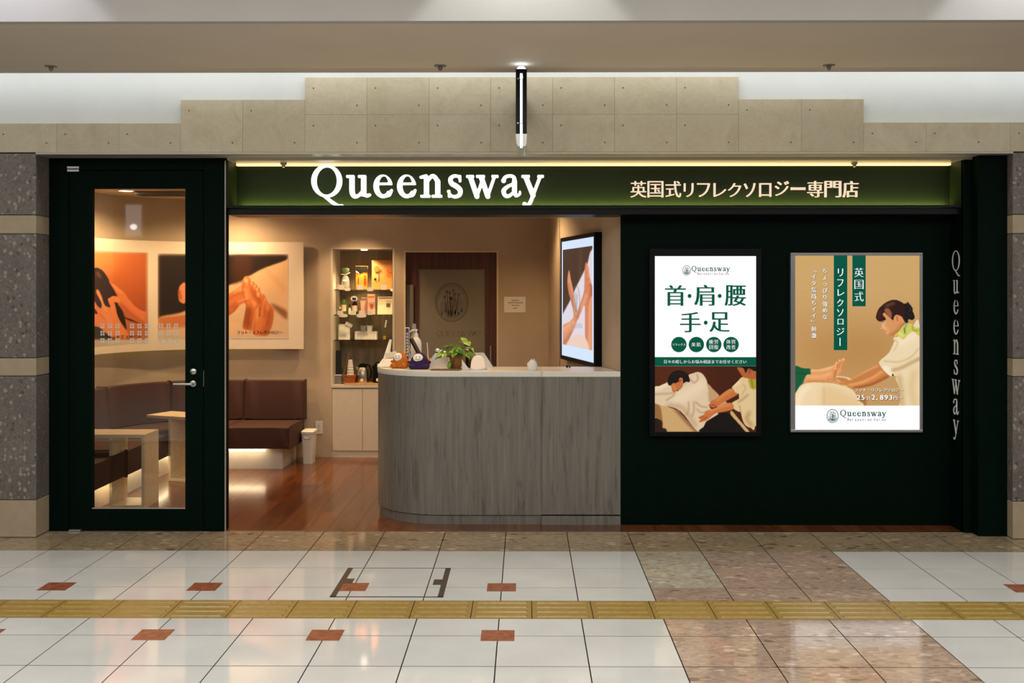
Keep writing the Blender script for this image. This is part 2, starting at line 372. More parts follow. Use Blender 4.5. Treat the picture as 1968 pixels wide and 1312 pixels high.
def put_text(mb, pl, text, a, b, size, d, smear=0.05, thin=-0.012, vertical=False, pitch=1.0, width=1.0, mid=False, steps=3, jit=0.0001):
    "CJK/latin text on a plane: b is the baseline; a the left edge"
    for i, ch in enumerate(text):
        if ch == ' ': a += size * pitch * 0.5; continue
        ca, cb = a, b
        vs, fs = glyph(ch, thin)
        turn = vertical and ch in 'ー「」〜'
        for k in range(steps):
            sh = (k / (steps - 1) - 0.5) * smear if steps > 1 else 0
            out = []
            for x, y in vs:
                if turn:
                    x, y = y + 0.12, 0.88 - x
                    if ch == 'ー': x, y = x, y
                out.append(pl(ca + (x + sh) * size * width, cb + y * size, d + k * jit))
            mb.add(out, fs)
        if vertical: b -= size * pitch
        else: a += size * pitch
    return mb

# serif roman letters: drawn on a small raster, traced to outlines
class Ras:
    RES = 84
    def __init__(s, x1=1.7, y0=-0.62, y1=1.62):
        s.x0, s.y0 = -0.15, y0; n = s.RES
        s.X, s.Y = np.meshgrid(np.arange(s.x0, x1, 1 / n), np.arange(y0, y1, 1 / n)); s.m = np.zeros(s.X.shape)
    def _c(s, d, sub):
        k = np.clip(d * s.RES + 0.5, 0, 1); s.m = s.m * (1 - k) if sub else np.maximum(s.m, k)
    def ell(s, cx, cy, rx, ry, sub=False):
        q = np.sqrt(((s.X - cx) / rx) ** 2 + ((s.Y - cy) / ry) ** 2); s._c((1 - q) * min(rx, ry), sub)
    def rect(s, x0, x1, y0, y1, sub=False):
        s._c(np.minimum(np.minimum(s.X - x0, x1 - s.X), np.minimum(s.Y - y0, y1 - s.Y)), sub)
    def stroke(s, pts, ws, sub=False):
        P = []; n = len(pts)
        for i in range(n - 1):
            p0, p1, p2, p3 = pts[max(i - 1, 0)], pts[i], pts[i + 1], pts[min(i + 2, n - 1)]
            for k in range(8):
                t = k / 8; f = lambda a, b, c, d: 0.5 * (2 * b + (c - a) * t + (2 * a - 5 * b + 4 * c - d) * t * t + (3 * b - a - 3 * c + d) * t ** 3)
                P.append((f(p0[0], p1[0], p2[0], p3[0]), f(p0[1], p1[1], p2[1], p3[1]), ws[i] + (ws[i + 1] - ws[i]) * t))
        P.append((pts[-1][0], pts[-1][1], ws[-1]))
        for (x0, y0, w0), (x1, y1, w1) in zip(P, P[1:]):
            dx, dy = x1 - x0, y1 - y0; L = dx * dx + dy * dy + 1e-9
            t = np.clip(((s.X - x0) * dx + (s.Y - y0) * dy) / L, 0, 1)
            s._c((w0 + (w1 - w0) * t) / 2 - np.hypot(s.X - x0 - t * dx, s.Y - y0 - t * dy), sub)
    def line(s, a, b, w): s.stroke([a, b], [w, w])
    def contours(s, soft=1):
        m = s.m.copy()
        for _ in range(soft):
            for ax in (0, 1): m = (np.roll(m, 1, ax) + m * 2 + np.roll(m, -1, ax)) / 4
        b = m > 0.5; seg = {}
        H, Wd = b.shape
        code = b[:-1, :-1] * 1 + b[:-1, 1:] * 2 + b[1:, 1:] * 4 + b[1:, :-1] * 8
        def ip(p, q):
            a, c = m[p], m[q]; t = (0.5 - a) / (c - a) if abs(c - a) > 1e-9 else 0.5
            return (s.x0 + (p[1] + (q[1] - p[1]) * t) / s.RES, s.y0 + (p[0] + (q[0] - p[0]) * t) / s.RES)
        E = {1: [(3, 0)], 2: [(0, 1)], 3: [(3, 1)], 4: [(1, 2)], 5: [(3, 2), (1, 0)], 6: [(0, 2)], 7: [(3, 2)], 8: [(2, 3)], 9: [(2, 0)],
             10: [(0, 3), (2, 1)], 11: [(2, 1)], 12: [(1, 3)], 13: [(1, 0)], 14: [(0, 3)]}
        nxt = {}; pt = {}
        for j, i in zip(*np.nonzero((code > 0) & (code < 15))):
            ed = [((j, i), (j, i + 1)), ((j, i + 1), (j + 1, i + 1)), ((j + 1, i), (j + 1, i + 1)), ((j, i), (j + 1, i))]
            for a, c in E[int(code[j, i])]:
                nxt[ed[a]] = ed[c]
                for e in (ed[a], ed[c]):
                    if e not in pt: pt[e] = ip(*e)
        loops = []
        while nxt:
            st = next(iter(nxt)); cur = st; L = []
            while cur in nxt: L.append(pt[cur]); cur = nxt.pop(cur)
            if len(L) > 12:
                a = np.array(L)
                for _ in range(3): a = (np.roll(a, 1, 0) + a * 2 + np.roll(a, -1, 0)) / 4
                loops.append(a[::3])
        return loops
def roman(ch, S, h):
    g = Ras(); st = S * 0.5
    sv = lambda x, y, w=0.18: g.rect(x - w, x + w, y - h * 0.5, y + h * 0.5)   # serif bar
    if ch == 'Q':
        g.ell(0.68, 0.74, 0.68, 0.73); g.ell(0.68, 0.74, 0.68 - S, 0.73 - h, True)
        g.stroke([(0.42, 0.14), (0.66, 0.0), (0.95, -0.22), (1.2, -0.34), (1.38, -0.33)], [0.06, S * 0.62, S * 0.75, S * 0.5, h * 0.7])
    if ch == 'u':
        g.rect(0.14, 0.14 + S, 0.3, 1.0); g.rect(0.66, 0.66 + S, 0.06, 1.0)
        g.rect(0, 0.2, 1 - h, 1.0); g.rect(0.52, 0.7, 1 - h, 1.0)
        g.stroke([(0.14 + st, 0.42), (0.16 + st, 0.2), (0.36, 0.06), (0.55, 0.1), (0.7, 0.26)], [S, S, S * 0.85, h * 1.1, h])
        g.stroke([(0.66 + st, 0.16), (0.9, 0.09), (1.04, 0.13)], [S * 0.8, h * 1.3, h])
    if ch == 'e':
        g.ell(0.42, 0.5, 0.42, 0.52); g.ell(0.45, 0.55, 0.42 - S * 0.9, 0.52 - h * 0.95, True)
        g.rect(0.2, 0.82, 0.56, 0.56 + h * 0.85); g.rect(0.42, 1.0, 0.3, 0.56, True)
        g.stroke([(0.5, 0.07), (0.68, 0.14), (0.81, 0.34)], [h, h * 1.5, h * 0.8])
    if ch == 'n':
        g.rect(0.16, 0.16 + S, 0, 0.95); g.rect(0.66, 0.66 + S, 0, 0.7)
        g.stroke([(0.02, 0.9), (0.16, 0.93), (0.16 + st, 0.97)], [h, h * 1.2, S * 0.55])
        g.stroke([(0.2 + S * 0.5, 0.72), (0.48, 0.93), (0.62, 0.93), (0.66 + st, 0.72)], [h, h * 1.3, S * 0.85, S])
        g.rect(0.0, 0.34 + st, 0, h); g.rect(0.5, 0.86 + st, 0, h)
    if ch == 's':
        g.stroke([(0.58, 0.78), (0.52, 0.92), (0.33, 0.96), (0.16, 0.84), (0.2, 0.64), (0.42, 0.5), (0.58, 0.34), (0.56, 0.13), (0.36, 0.04), (0.18, 0.1), (0.06, 0.28)],
                 [h, h, h * 1.1, S * 0.8, S, S, S, S * 0.8, h * 1.2, h, h])
        g.rect(0.52, 0.52 + h * 0.9, 0.68, 1.0); g.rect(0.04, 0.04 + h * 0.9, 0.0, 0.34)
    if ch == 'w':
        for a, b, w in (((0.14, 1.0), (0.46, 0.06), S), ((0.46, 0.06), (0.72, 0.82), h * 1.1), ((0.62, 1.0), (0.94, 0.06), S), ((0.94, 0.06), (1.26, 1.0), h * 1.1)):
            g.line(a, b, w)
        g.rect(-0.1, 1.6, 1.0, 1.3, True)
        for x, w in ((0.16, 0.18), (0.62, 0.2), (1.26, 0.16)): g.rect(x - w, x + w, 1 - h, 1.0)
    if ch == 'a':
        g.rect(0.5, 0.5 + S, 0.16, 0.75)
        g.stroke([(0.12, 0.74), (0.2, 0.9), (0.4, 0.96), (0.58, 0.9), (0.5 + st, 0.7)], [S * 0.8, h * 1.2, h * 1.1, S * 0.7, S])
        g.ell(0.13, 0.75, S * 0.48, S * 0.46)
        g.stroke([(0.55, 0.6), (0.3, 0.48), (0.13, 0.3), (0.2, 0.1), (0.36, 0.07), (0.56, 0.22)], [h, h * 1.2, S * 0.9, S * 0.8, h * 1.2, h])
        g.stroke([(0.5 + st, 0.24), (0.68, 0.07), (0.84, 0.16), (0.85, 0.26)], [S * 0.9, S * 0.5, h, h * 0.8])
    if ch == 'y':
        g.line((0.16, 1.0), (0.52, 0.1), S); g.line((0.86, 1.0), (0.5, 0.06), h * 1.2)
        g.rect(-0.1, 1.6, 1.0, 1.3, True)
        g.stroke([(0.52, 0.12), (0.4, -0.2), (0.26, -0.36), (0.14, -0.32)], [h * 1.3, h * 1.4, h * 1.3, h])
        g.ell(0.14, -0.28, S * 0.44, S * 0.4)
        g.rect(0.0, 0.38, 1 - h, 1.0); g.rect(0.7, 1.0, 1 - h, 1.0)
    return g.contours(3)
QX = dict(zip(range(9), [(v - 75) / 178.0 for v in (75, 350, 565, 751, 934, 1144, 1298, 1567, 1730)]))
_RM = {}
def roman_mesh(ch, S, h, extrude=0.0, bevel=0.0):
    "mesh of one serif letter in units of its x-height, lying in XY"
    key = (ch, S, h, extrude, bevel)
    if key not in _RM:
        cu = bpy.data.curves.new('r', 'CURVE'); cu.dimensions = '2D'; cu.fill_mode = 'BOTH'; cu.extrude = extrude; cu.bevel_depth = bevel; cu.bevel_resolution = 1
        for L in roman(ch, S, h):
            sp = cu.splines.new('POLY'); sp.points.add(len(L) - 1); sp.use_cyclic_u = True
            for p, q in zip(sp.points, L): p.co = (q[0], q[1], 0, 1)
        o = bpy.data.objects.new('r', cu); COL.objects.link(o)
        dg = bpy.context.evaluated_depsgraph_get(); dg.update()
        me = bpy.data.meshes.new_from_object(o.evaluated_get(dg))
        _RM[key] = ([tuple(v.co) for v in me.vertices], [tuple(p.vertices) for p in me.polygons])
        bpy.data.objects.remove(o); bpy.data.curves.remove(cu); bpy.data.meshes.remove(me)
    return _RM[key]
def put_roman(mb, pl, a, b, xh, d, S=0.2, h=0.08, word='Queensway', track=1.0):
    for i, ch in enumerate(word):
        vs, fs = roman_mesh(ch, S, h)
        mb.add([pl(a + (QX[i] * track + x) * xh, b + y * xh, d) for x, y, z in vs], fs)
    return mb
def put_ring(mb, pl, ca, cb, ra, rb, w, d, n=40):
    vs = []; fs = []
    for i in range(n):
        t = 2 * math.pi * i / n; c, s_ = math.cos(t), math.sin(t)
        vs += [pl(ca + ra * c, cb + rb * s_, d), pl(ca + (ra - w) * c, cb + (rb - w) * s_, d)]
    for i in range(n):
        j = (i + 1) % n; fs.append((2 * i, 2 * j, 2 * j + 1, 2 * i + 1))
    return mb.add(vs, fs)
def put_disc(mb, pl, ca, cb, ra, rb, d, n=28):
    return mb.add([pl(ca + ra * math.cos(2 * math.pi * i / n), cb + rb * math.sin(2 * math.pi * i / n), d) for i in range(n)], [tuple(range(n))])
def put_rect(mb, pl, a0, a1, b0, b1, d):
    return mb.add([pl(a0, b0, d), pl(a1, b0, d), pl(a1, b1, d), pl(a0, b1, d)], [(0, 1, 2, 3)])
def put_line(mb, pl, pts, w, d):
    for i, ((a0, b0), (a1, b1)) in enumerate(zip(pts, pts[1:])):
        L = math.hypot(a1 - a0, b1 - b0) or 1; nx, ny = -(b1 - b0) / L * w / 2, (a1 - a0) / L * w / 2
        mb.add([pl(a0 - nx, b0 - ny, d), pl(a1 - nx, b1 - ny, d), pl(a1 + nx, b1 + ny, d), pl(a0 + nx, b0 + ny, d)], [(0, 1, 2, 3)])
def put_emblem(mb, pl, ca, cb, ra, rb, d):
    "round crest: a ring with stems, leaves and round blossoms"
    put_ring(mb, pl, ca, cb, ra, rb, ra * 0.09, d); put_ring(mb, pl, ca, cb, ra * 0.86, rb * 0.86, ra * 0.035, d)
    rnd = random.Random(3)
    for k, (x, y) in enumerate([(-0.42, 0.28), (-0.12, 0.5), (0.1, 0.62), (0.2, 0.42), (0.42, 0.4), (-0.3, 0.55), (-0.05, 0.22)]):
        put_disc(mb, pl, ca + x * ra, cb + y * rb, ra * 0.085, rb * 0.075, d, 12)
        put_line(mb, pl, [(ca + x * ra, cb + y * rb), (ca + x * 0.8 * ra, cb + (y - 0.5) * rb), (ca + (x * 0.45 - 0.05) * ra, cb - 0.72 * rb)], ra * 0.045, d)
    for k in range(13):
        x = -0.68 + k * 0.11; top = 0.05 + 0.3 * rnd.random() - abs(x) * 0.2; bot = -math.sqrt(max(0.05, 0.7 - x * x))
        put_line(mb, pl, [(ca + x * ra, cb + top * rb), (ca + (x + 0.05) * ra, cb + (top + bot) / 2 * rb), (ca + x * 0.9 * ra, cb + bot * 0.95 * rb)], ra * (0.03 + 0.04 * rnd.random()), d)
    for k in range(7):
        x = -0.6 + 0.2 * k; y = -0.25 - 0.35 * rnd.random()
        put_disc(mb, pl, ca + x * ra, cb + y * rb, ra * 0.06, rb * 0.12, d, 10)

# ------------------------------------------------------------------ painted prints (vertex colours)
class Pic:
    "a small picture painted in numpy; coordinates are (u, v) with u right, v down"
    def __init__(s, zx, zy, sc, u0, v0, u1, v1, nx, bg):
        s.zx, s.zy, s.sc = zx, zy, sc; s.u0, s.v0, s.u1, s.v1 = u0, v0, u1, v1
        s.nx = nx; s.st = (u1 - u0) / nx; s.ny = int((v1 - v0) / s.st) + 1; s.nx += 1
        s.U, s.V = np.meshgrid(u0 + np.arange(s.nx) * s.st, v0 + np.arange(s.ny) * s.st)
        s.img = np.empty(s.U.shape + (3,)); s.img[:] = bg
    def blur(s, m, px):
        k = int(max(1, round(px / s.st * 2)))
        if px / s.st < 0.3: return m
        sg = px / s.st; n = int(3 * sg) + 1; w = np.exp(-0.5 * (np.arange(-n, n + 1) / sg) ** 2); w /= w.sum()
        for ax in (0, 1):
            pad = [(0, 0), (0, 0)]; pad[ax] = (n, n); q = np.pad(m, pad, mode='edge'); r = np.zeros_like(m)
            for i, wv in enumerate(w): r += wv * (q[i:i + m.shape[0]] if ax == 0 else q[:, i:i + m.shape[1]])
            m = r
        return m
    def curve(s, pts, closed=True, k=6):
        n = len(pts); out = []
        for i in range(n if closed else n - 1):
            g = (lambda j: pts[j % n]) if closed else (lambda j: pts[min(max(j, 0), n - 1)])
            p0, p1, p2, p3 = (np.array(g(i + d), float) for d in (-1, 0, 1, 2))
            for q in range(k):
                t = q / k; out.append(0.5 * (2 * p1 + (p2 - p0) * t + (2 * p0 - 5 * p1 + 4 * p2 - p3) * t * t + (3 * p1 - p0 - 3 * p2 + p3) * t ** 3))
        if not closed: out.append(np.array(pts[-1], float))
        return out
    def mask(s, pts, smooth=True, soft=None):
        P = s.curve(pts) if smooth else [np.array(p, float) for p in pts]
        ins = np.zeros(s.U.shape, bool)
        for a, b in zip(P, P[1:] + P[:1]):
            if a[1] == b[1]: continue
            c = (a[1] > s.V) != (b[1] > s.V)
            ins ^= c & (s.U < (b[0] - a[0]) * (s.V - a[1]) / (b[1] - a[1]) + a[0])
        return s.blur(ins.astype(float), s.st * 0.55 if soft is None else soft)
    def put(s, m, col, a=1.0):
        m = (m * a)[..., None]; s.img = s.img * (1 - m) + np.array(col, float) * m
    def poly(s, pts, col, soft=None, smooth=True, clip=None, a=1.0, col2=None, g=None):
        m = s.mask(pts, smooth, soft)
        if clip is not None: m = m * clip
        if col2 is not None:
            (x0, y0), (x1, y1) = g; L = (x1 - x0) ** 2 + (y1 - y0) ** 2
            t = np.clip(((s.U - x0) * (x1 - x0) + (s.V - y0) * (y1 - y0)) / L, 0, 1)[..., None]
            c = np.array(col, float) * (1 - t) + np.array(col2, float) * t
            mm = (m * a)[..., None]; s.img = s.img * (1 - mm) + c * mm
        else: s.put(m, col, a)
        return m
    def stroke(s, pts, w, col, soft=None, clip=None, a=1.0):
        P = s.curve(pts, False); ws = np.interp(np.linspace(0, 1, len(P)), np.linspace(0, 1, len(w)), w) if isinstance(w, (list, tuple)) else [w] * len(P)
        d = np.full(s.U.shape, -1e9)
        for i in range(len(P) - 1):
            ax, ay = P[i]; dx, dy = P[i + 1] - P[i]; L = dx * dx + dy * dy + 1e-9
            t = np.clip(((s.U - ax) * dx + (s.V - ay) * dy) / L, 0, 1)
            d = np.maximum(d, (ws[i] + (ws[i + 1] - ws[i]) * t) / 2 - np.hypot(s.U - ax - t * dx, s.V - ay - t * dy))
        m = np.clip(d / s.st + 0.5, 0, 1)
        if soft: m = s.blur(m, soft)
        if clip is not None: m = m * clip
        s.put(m, col, a); return m
    def noise(s, amp, seed=1):
        r = np.random.RandomState(seed); s.img = s.img + s.blur(r.randn(*s.U.shape), s.st * 1.2)[..., None] * amp
    def contrast(s, g):
        s.img = 255 * np.clip(s.img / 255, 0, 1) ** g; return s
    def sample(s, px, py):
        u = ((px - s.zx) * s.sc - s.u0) / s.st; v = ((py - s.zy) * s.sc - s.v0) / s.st
        u = np.clip(u, 0, s.nx - 1.001); v = np.clip(v, 0, s.ny - 1.001)
        i, j = u.astype(int), v.astype(int); fu, fv = (u - i)[:, None], (v - j)[:, None]; I = s.img
        return (I[j, i] * (1 - fu) + I[j, i + 1] * fu) * (1 - fv) + (I[j + 1, i] * (1 - fu) + I[j + 1, i + 1] * fu) * fv
    def object(s, name, fn, nu, nv, mat, parent, tint=None):
        "fn(a, b) for a, b in 0..1 (b down) -> world points (N,3)"
        a, b = np.meshgrid(np.linspace(0, 1, nu), np.linspace(0, 1, nv)); P = fn(a.ravel(), b.ravel())
        px, py = proj(P); col = nlin(s.sample(px, py))
        if tint is not None: col = np.clip(col / np.array(tint), 0, 0.92)
        off = wl(parent); me = bpy.data.meshes.new(name)
        idx = np.arange(nu * nv).reshape(nv, nu)
        q = np.stack([idx[1:, :-1], idx[1:, 1:], idx[:-1, 1:], idx[:-1, :-1]], -1).reshape(-1, 4)
        me.vertices.add(nu * nv); me.vertices.foreach_set('co', (P - np.array(off)).ravel())
        me.loops.add(q.size); me.loops.foreach_set('vertex_index', q.ravel()); me.polygons.add(len(q))
        me.polygons.foreach_set('loop_start', np.arange(len(q)) * 4)
        at = me.color_attributes.new('print', 'FLOAT_COLOR', 'POINT')
        at.data.foreach_set('color', np.concatenate([col, np.ones((len(col), 1))], 1).ravel())
        me.update(); me.validate(); me.materials.append(MATS[mat])
        return link(name, me, parent)

# ================================================================== the setting
def struct(name, mb, mat, label=None, parent=None, **kw):
    o = mb.build(name, mat, parent, **kw)
    if parent is None: tag(o, label, None, None, 'structure')
    return o
def inst(name, me, parent, loc, rot=None):
    o = bpy.data.objects.new(name, me); COL.objects.link(o); o.parent = parent; o.location = Vector(loc) - wl(parent)
    if rot: o.rotation_euler = rot
    return o

FRONT = -0.19                       # face of pillars and stone wall
X_L, X_R = -3.157, 3.124            # inner edges of the two pillars
# ---- mall floor
flo = struct('floor', MB().box(-7, 7, -11.05, 0.0, -0.06, -0.0018), 'grout', 'mall corridor floor of white tiles with beige terrazzo borders')
COLX = [-0.128 + 0.4 * k for k in range(-17, 18)]
struct('floor_far', MB().box(-7, 7, -11, -4.12, -0.0015, -0.0002), 'white_tile', 'far part of the pale mall floor behind the viewpoint')
ROWS = [-0.004, -0.52, -0.92, -1.32, -1.56, -1.86, -2.12, -2.52, -2.92, -3.32, -3.72, -4.12]
G, GY = 0.0027, 0.0042
def tile_mesh(sx, sy, mat, key={}):
    k = (round(sx, 4), round(sy, 4), mat)
    if k not in key: key[k] = MB().box(-sx / 2 + G, sx / 2 - G, -sy / 2 + GY, sy / 2 - GY, -0.010, 0).mesh('floor_tile', mat)
    return key[k]
for j in range(len(ROWS) - 1):
    y1, y0 = ROWS[j], ROWS[j + 1]
    if j == 4: continue
    zmin = max(1.9, y0 - CAMY)
    lo, hi = -(1010 / F) * (y1 - CAMY) - 0.4, (970 / F) * (y1 - CAMY) + 0.1
    for x in COLX:
        if x + 0.4 < lo or x > hi: continue
        c = round((x - 0.672) / 0.4)
        if j == 0: m = 'terrazzo_olive'
        elif 0 <= c <= 2: m = 'terrazzo_pale' if (c == 0 and j in (1, 2)) else 'terrazzo_pink'
        else: m = 'white_tile'
        inst('floor_tile', tile_mesh(0.4, y1 - y0, m), flo, (x + 0.2, (y0 + y1) / 2, 0))
# yellow tactile paving
tb = MB().box(-0.148, 0.148, -0.148, 0.148, -0.010, 0)
for k in range(4):
    yy = -0.1125 + 0.075 * k
    L = 0.128; tb.add([(-L, yy - 0.015, 0), (L, yy - 0.015, 0), (L, yy + 0.015, 0), (-L, yy + 0.015, 0), (-L + 0.006, yy - 0.009, 0.005), (L - 0.006, yy - 0.009, 0.005), (L - 0.006, yy + 0.009, 0.005), (-L + 0.006, yy + 0.009, 0.005)],
                     [(0, 1, 5, 4), (1, 2, 6, 5), (2, 3, 7, 6), (3, 0, 4, 7), (4, 5, 6, 7)])
tme = tb.mesh('tactile_tile', 'tactile_yellow')
for k in range(-11, 10): inst('tactile_tile', tme, flo, (0.032 + 0.3 * k + 0.15, -1.71, 0))
ime = MB().box(-0.0775, 0.0775, -0.0775, 0.0775, -0.008, 0.0006).mesh('corner_insert', 'insert_brown')
for y in (-1.315, -2.115):
    for x in (-3.328, -2.528, -1.728, -0.928, -0.128, 2.672): inst('corner_insert', ime, flo, (x, y, 0))
# steel threshold strip
struct('trim_1', MB().box(-1.99, 2.90, -0.006, 0.006, -0.01, 0.003), 'steel', 'thin metal threshold strip between mall tiles and wooden shop floor')
# floor hatch
fh = thing('floor_hatch', (-0.724, -1.213, 0), 'square floor access hatch with dark metal edge strips and lift tabs', 'hatch')
x0, x1, y0, y1 = -1.020, -0.428, -1.506, -0.922
for nm, b in (('edge_strip', (x0, x0 + 0.03, y0, y1)), ('edge_strip', (x1 - 0.03, x1, y0, y1)), ('edge_strip', (x0, x1, y1 - 0.006, y1)), ('edge_strip', (x0, x1, y0, y0 + 0.014)),
              ('lift_tab', (x0 + 0.03, x0 + 0.075, -1.245, -1.15)), ('lift_tab', (x1 - 0.075, x1 - 0.03, -1.27, -1.165))):
    MB().box(b[0], b[1], b[2], b[3], -0.005, 0.0012).build(nm, 'hatch_metal', fh)

# ---- wooden shop floor
fs = struct('floor_shop', MB().box(-3.9, 2.9, 0.0, 3.6, -0.06, -0.0012), 'dark_joint', 'reddish brown plank floor inside the salon')
pw, pl_ = 0.178, 1.22
pme = {}
for i in range(-22, 17):
    xc = i * pw + 0.02
    st = (i * 0.437) % 1.0 * pl_
    y = -st + 0.007
    while y < 3.12:
        a, b = max(0.007, y), min(3.11, y + pl_)
        if b - a > 0.02 and not (xc > 0.75 and a > 0.6):
            L = round(b - a, 3)
            if L not in pme: pme[L] = MB().box(-pw / 2 + 0.0008, pw / 2 - 0.0008, -L / 2 + 0.0008, L / 2 - 0.0008, -0.004, 0).mesh('plank', 'floor_plank_wood')
            inst('plank', pme[L], fs, (xc, (a + b) / 2, 0))
        y += pl_

# ---- pillars of grey terrazzo with cream bands
def pillar(name, xa, xb, label):
    o = thing(name, ((xa + xb) / 2, 0.0, 0), label, None, None, 'structure')
    zs = [0.0, 0.242, 1.041, 1.158, 1.958, 2.08, 2.478]
    ms = ['band_stone', 'pillar_terrazzo', 'band_stone', 'pillar_terrazzo', 'band_stone', 'pillar_terrazzo']
    MB().box(xa + 0.006, xb - 0.006, FRONT + 0.006, 0.12, 0, 2.478).build('pillar_core', 'dark_joint', o)
    for z0, z1, m in zip(zs, zs[1:], ms):
        MB().box(xa, xb, FRONT, 0.10, z0 + 0.002, z1 - 0.002).build('stone_block', m, o, bevel=0.004, seg=1)
    return o
pillar('pillar', -3.86, X_L, 'grey terrazzo pillar with cream stone bands beside the glass door')
pillar('pillar.001', X_R, 3.83, 'grey terrazzo pillar with cream stone bands beside the vertical lettering')
MB_ = MB().box(-4.6, -3.86, FRONT + 0.03, 0.1, 0, 2.48); struct('wall_left_front', MB_, 'pillar_terrazzo', 'grey terrazzo wall continuing past the pillar by the door')
struct('wall_right_front', MB().box(3.83, 4.6, FRONT + 0.03, 0.1, 0, 2.48), 'pillar_terrazzo', 'grey terrazzo wall continuing past the pillar by the lettering')

# ---- stone facing and white wall above the shop
wf = struct('wall_front', MB().box(-4.6, 4.6, FRONT + 0.03, 0.24, 2.483, 3.4), 'white_wall_paint', 'white wall above the shop with stepped cream stone facing')
zlo, zmd, zhi, zmid, zb = wz(236, FRONT), wz(191, FRONT), wz(148, FRONT), wz(220, FRONT), 2.4835
def stone(xa, xb, z0, z1, th=0.03):
    o = MB().box(xa + 0.0006, xb - 0.0006, FRONT, FRONT + th, z0 + 0.0005, z1 - 0.0005).build('stone_panel', 'cream_stone', wf, bevel=0.0006, seg=1)
    for dx, dz in ((0.055, -0.07), (0.335, 0.06)):
        zz = z1 + dz if dz < 0 else z0 + dz
        if xb - xa > 0.3:
            d = MB().lathe([(0.0001, 0), (0.0055, 0), (0.0055, 0.0008), (0.0001, 0.0008)], n=10)
            d.v = [(xa + dx + v[0], FRONT - v[2] + 0.0002, zz + v[1]) for v in d.v]; d.build('dimple', 'stone_dimple', o)
lx = [wx(v, FRONT) for v in (-130, -10, 109, 228, 347)]
for a, b in zip(lx, lx[1:]): stone(a, b, zb, zlo)
lx = [wx(v, FRONT) for v in (347, 466.5, 586)]
for a, b in zip(lx, lx[1:]): stone(a, b, zb, zmd)
lx = [wx(v, FRONT) for v in (586, 705, 824.5, 943, 1062, 1181, 1300, 1419.5)]
for a, b in zip(lx, lx[1:]): stone(a, b, zb, zmid); stone(a, b, zmid, zhi)
lx = [wx(v, FRONT) for v in (1419.5, 1540, 1660)]
for a, b in zip(lx, lx[1:]): stone(a, b, zb, zmd)
lx = [wx(v, FRONT) for v in (1660, 1780, 1942, 2060)]
for a, b in zip(lx, lx[1:]): stone(a, b, zb, zlo)

# ---- soffit, raised ceiling fascia, corridor shell
ZS = 2.912; YSB, YSF = -0.60, -1.85
so = struct('ceiling_soffit', MB().box(-7, 7, YSF + 0.05, YSB, ZS, ZS + 0.05), 'soffit_paint', 'taupe ceiling soffit in front of the shop')
struct('ceiling_fascia', MB().box(-7, 7, YSF - 0.003, YSF + 0.05, ZS, 3.6), 'fascia_paint', 'pale upright face of the raised mall ceiling with light pools')
struct('ceiling', MB().box(-7, 7, -11, YSF + 0.05, 3.6, 3.65), 'mall_paint', 'raised white ceiling of the mall corridor')
struct('ceiling_cove', MB().box(-7, 7, YSF + 0.05, -0.15, 3.18, 3.22), 'mall_paint', 'white top of the light cove behind the soffit')
struct('wall_opposite', MB().box(-7, 7, -11.05, -11, 0, 3.6), 'opposite_front', 'dark shop fronts across the corridor')
struct('wall_mall_left', MB().box(-7.05, -7, -11, 0.1, 0, 3.6), 'mall_paint', 'pale end wall of the corridor on the door side')
struct('wall_mall_right', MB().box(7, 7.05, -11, 0.1, 0, 3.6), 'mall_paint', 'pale end wall of the corridor on the poster side')
os_ = thing('opposite_light_panel', (-6.62, -10.99, 2.46), 'white glowing light panel on the wall across the corridor', 'light')
MB().box(-6.78, -6.46, -10.99, -10.93, 2.46, 3.04).build('frame', 'white_plastic', os_)
MB().box(-6.75, -6.49, -10.93, -10.925, 2.49, 3.01).build('diffuser', 'opposite_sign_glow', os_)
MB().ell((-6.62, -10.925, 2.64), (0.06, 0.02, 0.05), 14, 8).build('lamp', 'opposite_lamp_glow', os_, smooth='all')

# sprinkler heads on the soffit
for (x, lb) in ((98, 'small metal sprinkler head on the soffit above the door-side stone band'), (846, 'small metal sprinkler head on the soffit beside the hanging blade sign'), (1593, 'small metal sprinkler head on the soffit above the posters')):
    p = W(x, 125, -0.80)
    s_ = thing('sprinkler_head', (p.x, -0.80, ZS), lb, 'sprinkler', 'sprinkler heads on the soffit')
    MB().lathe([(0.036, 0), (0.034, -0.006), (0.0001, -0.008)], (p.x, -0.80, ZS), 18).build('escutcheon', 'sprinkler_metal', s_, smooth=True)
    MB().lathe([(0.014, -0.008), (0.012, -0.02), (0.006, -0.03), (0.0001, -0.031)], (p.x, -0.80, ZS), 12).build('nozzle', 'sprinkler_metal', s_, smooth=True)

# ---- metal trim under the stone wall
trim_pts = [(X_L, FRONT - 0.004, 2.466), (X_R, FRONT - 0.004, 2.466)]
struct('trim_2', MB().box(X_L, X_R, FRONT - 0.006, 0.24, 2.469, 2.483), 'bronze_trim', 'brushed metal trim under the stone wall along the shop top', bevel=0.002)
struct('trim_3', MB().box(wx(438, 0), wx(1868, 0), -0.02, 0.20, 2.452, 2.469), 'bronze_trim', 'second narrow metal strip above the green sign')

# ================================================================== shop front
GW = 0.21       # plane of the green poster wall
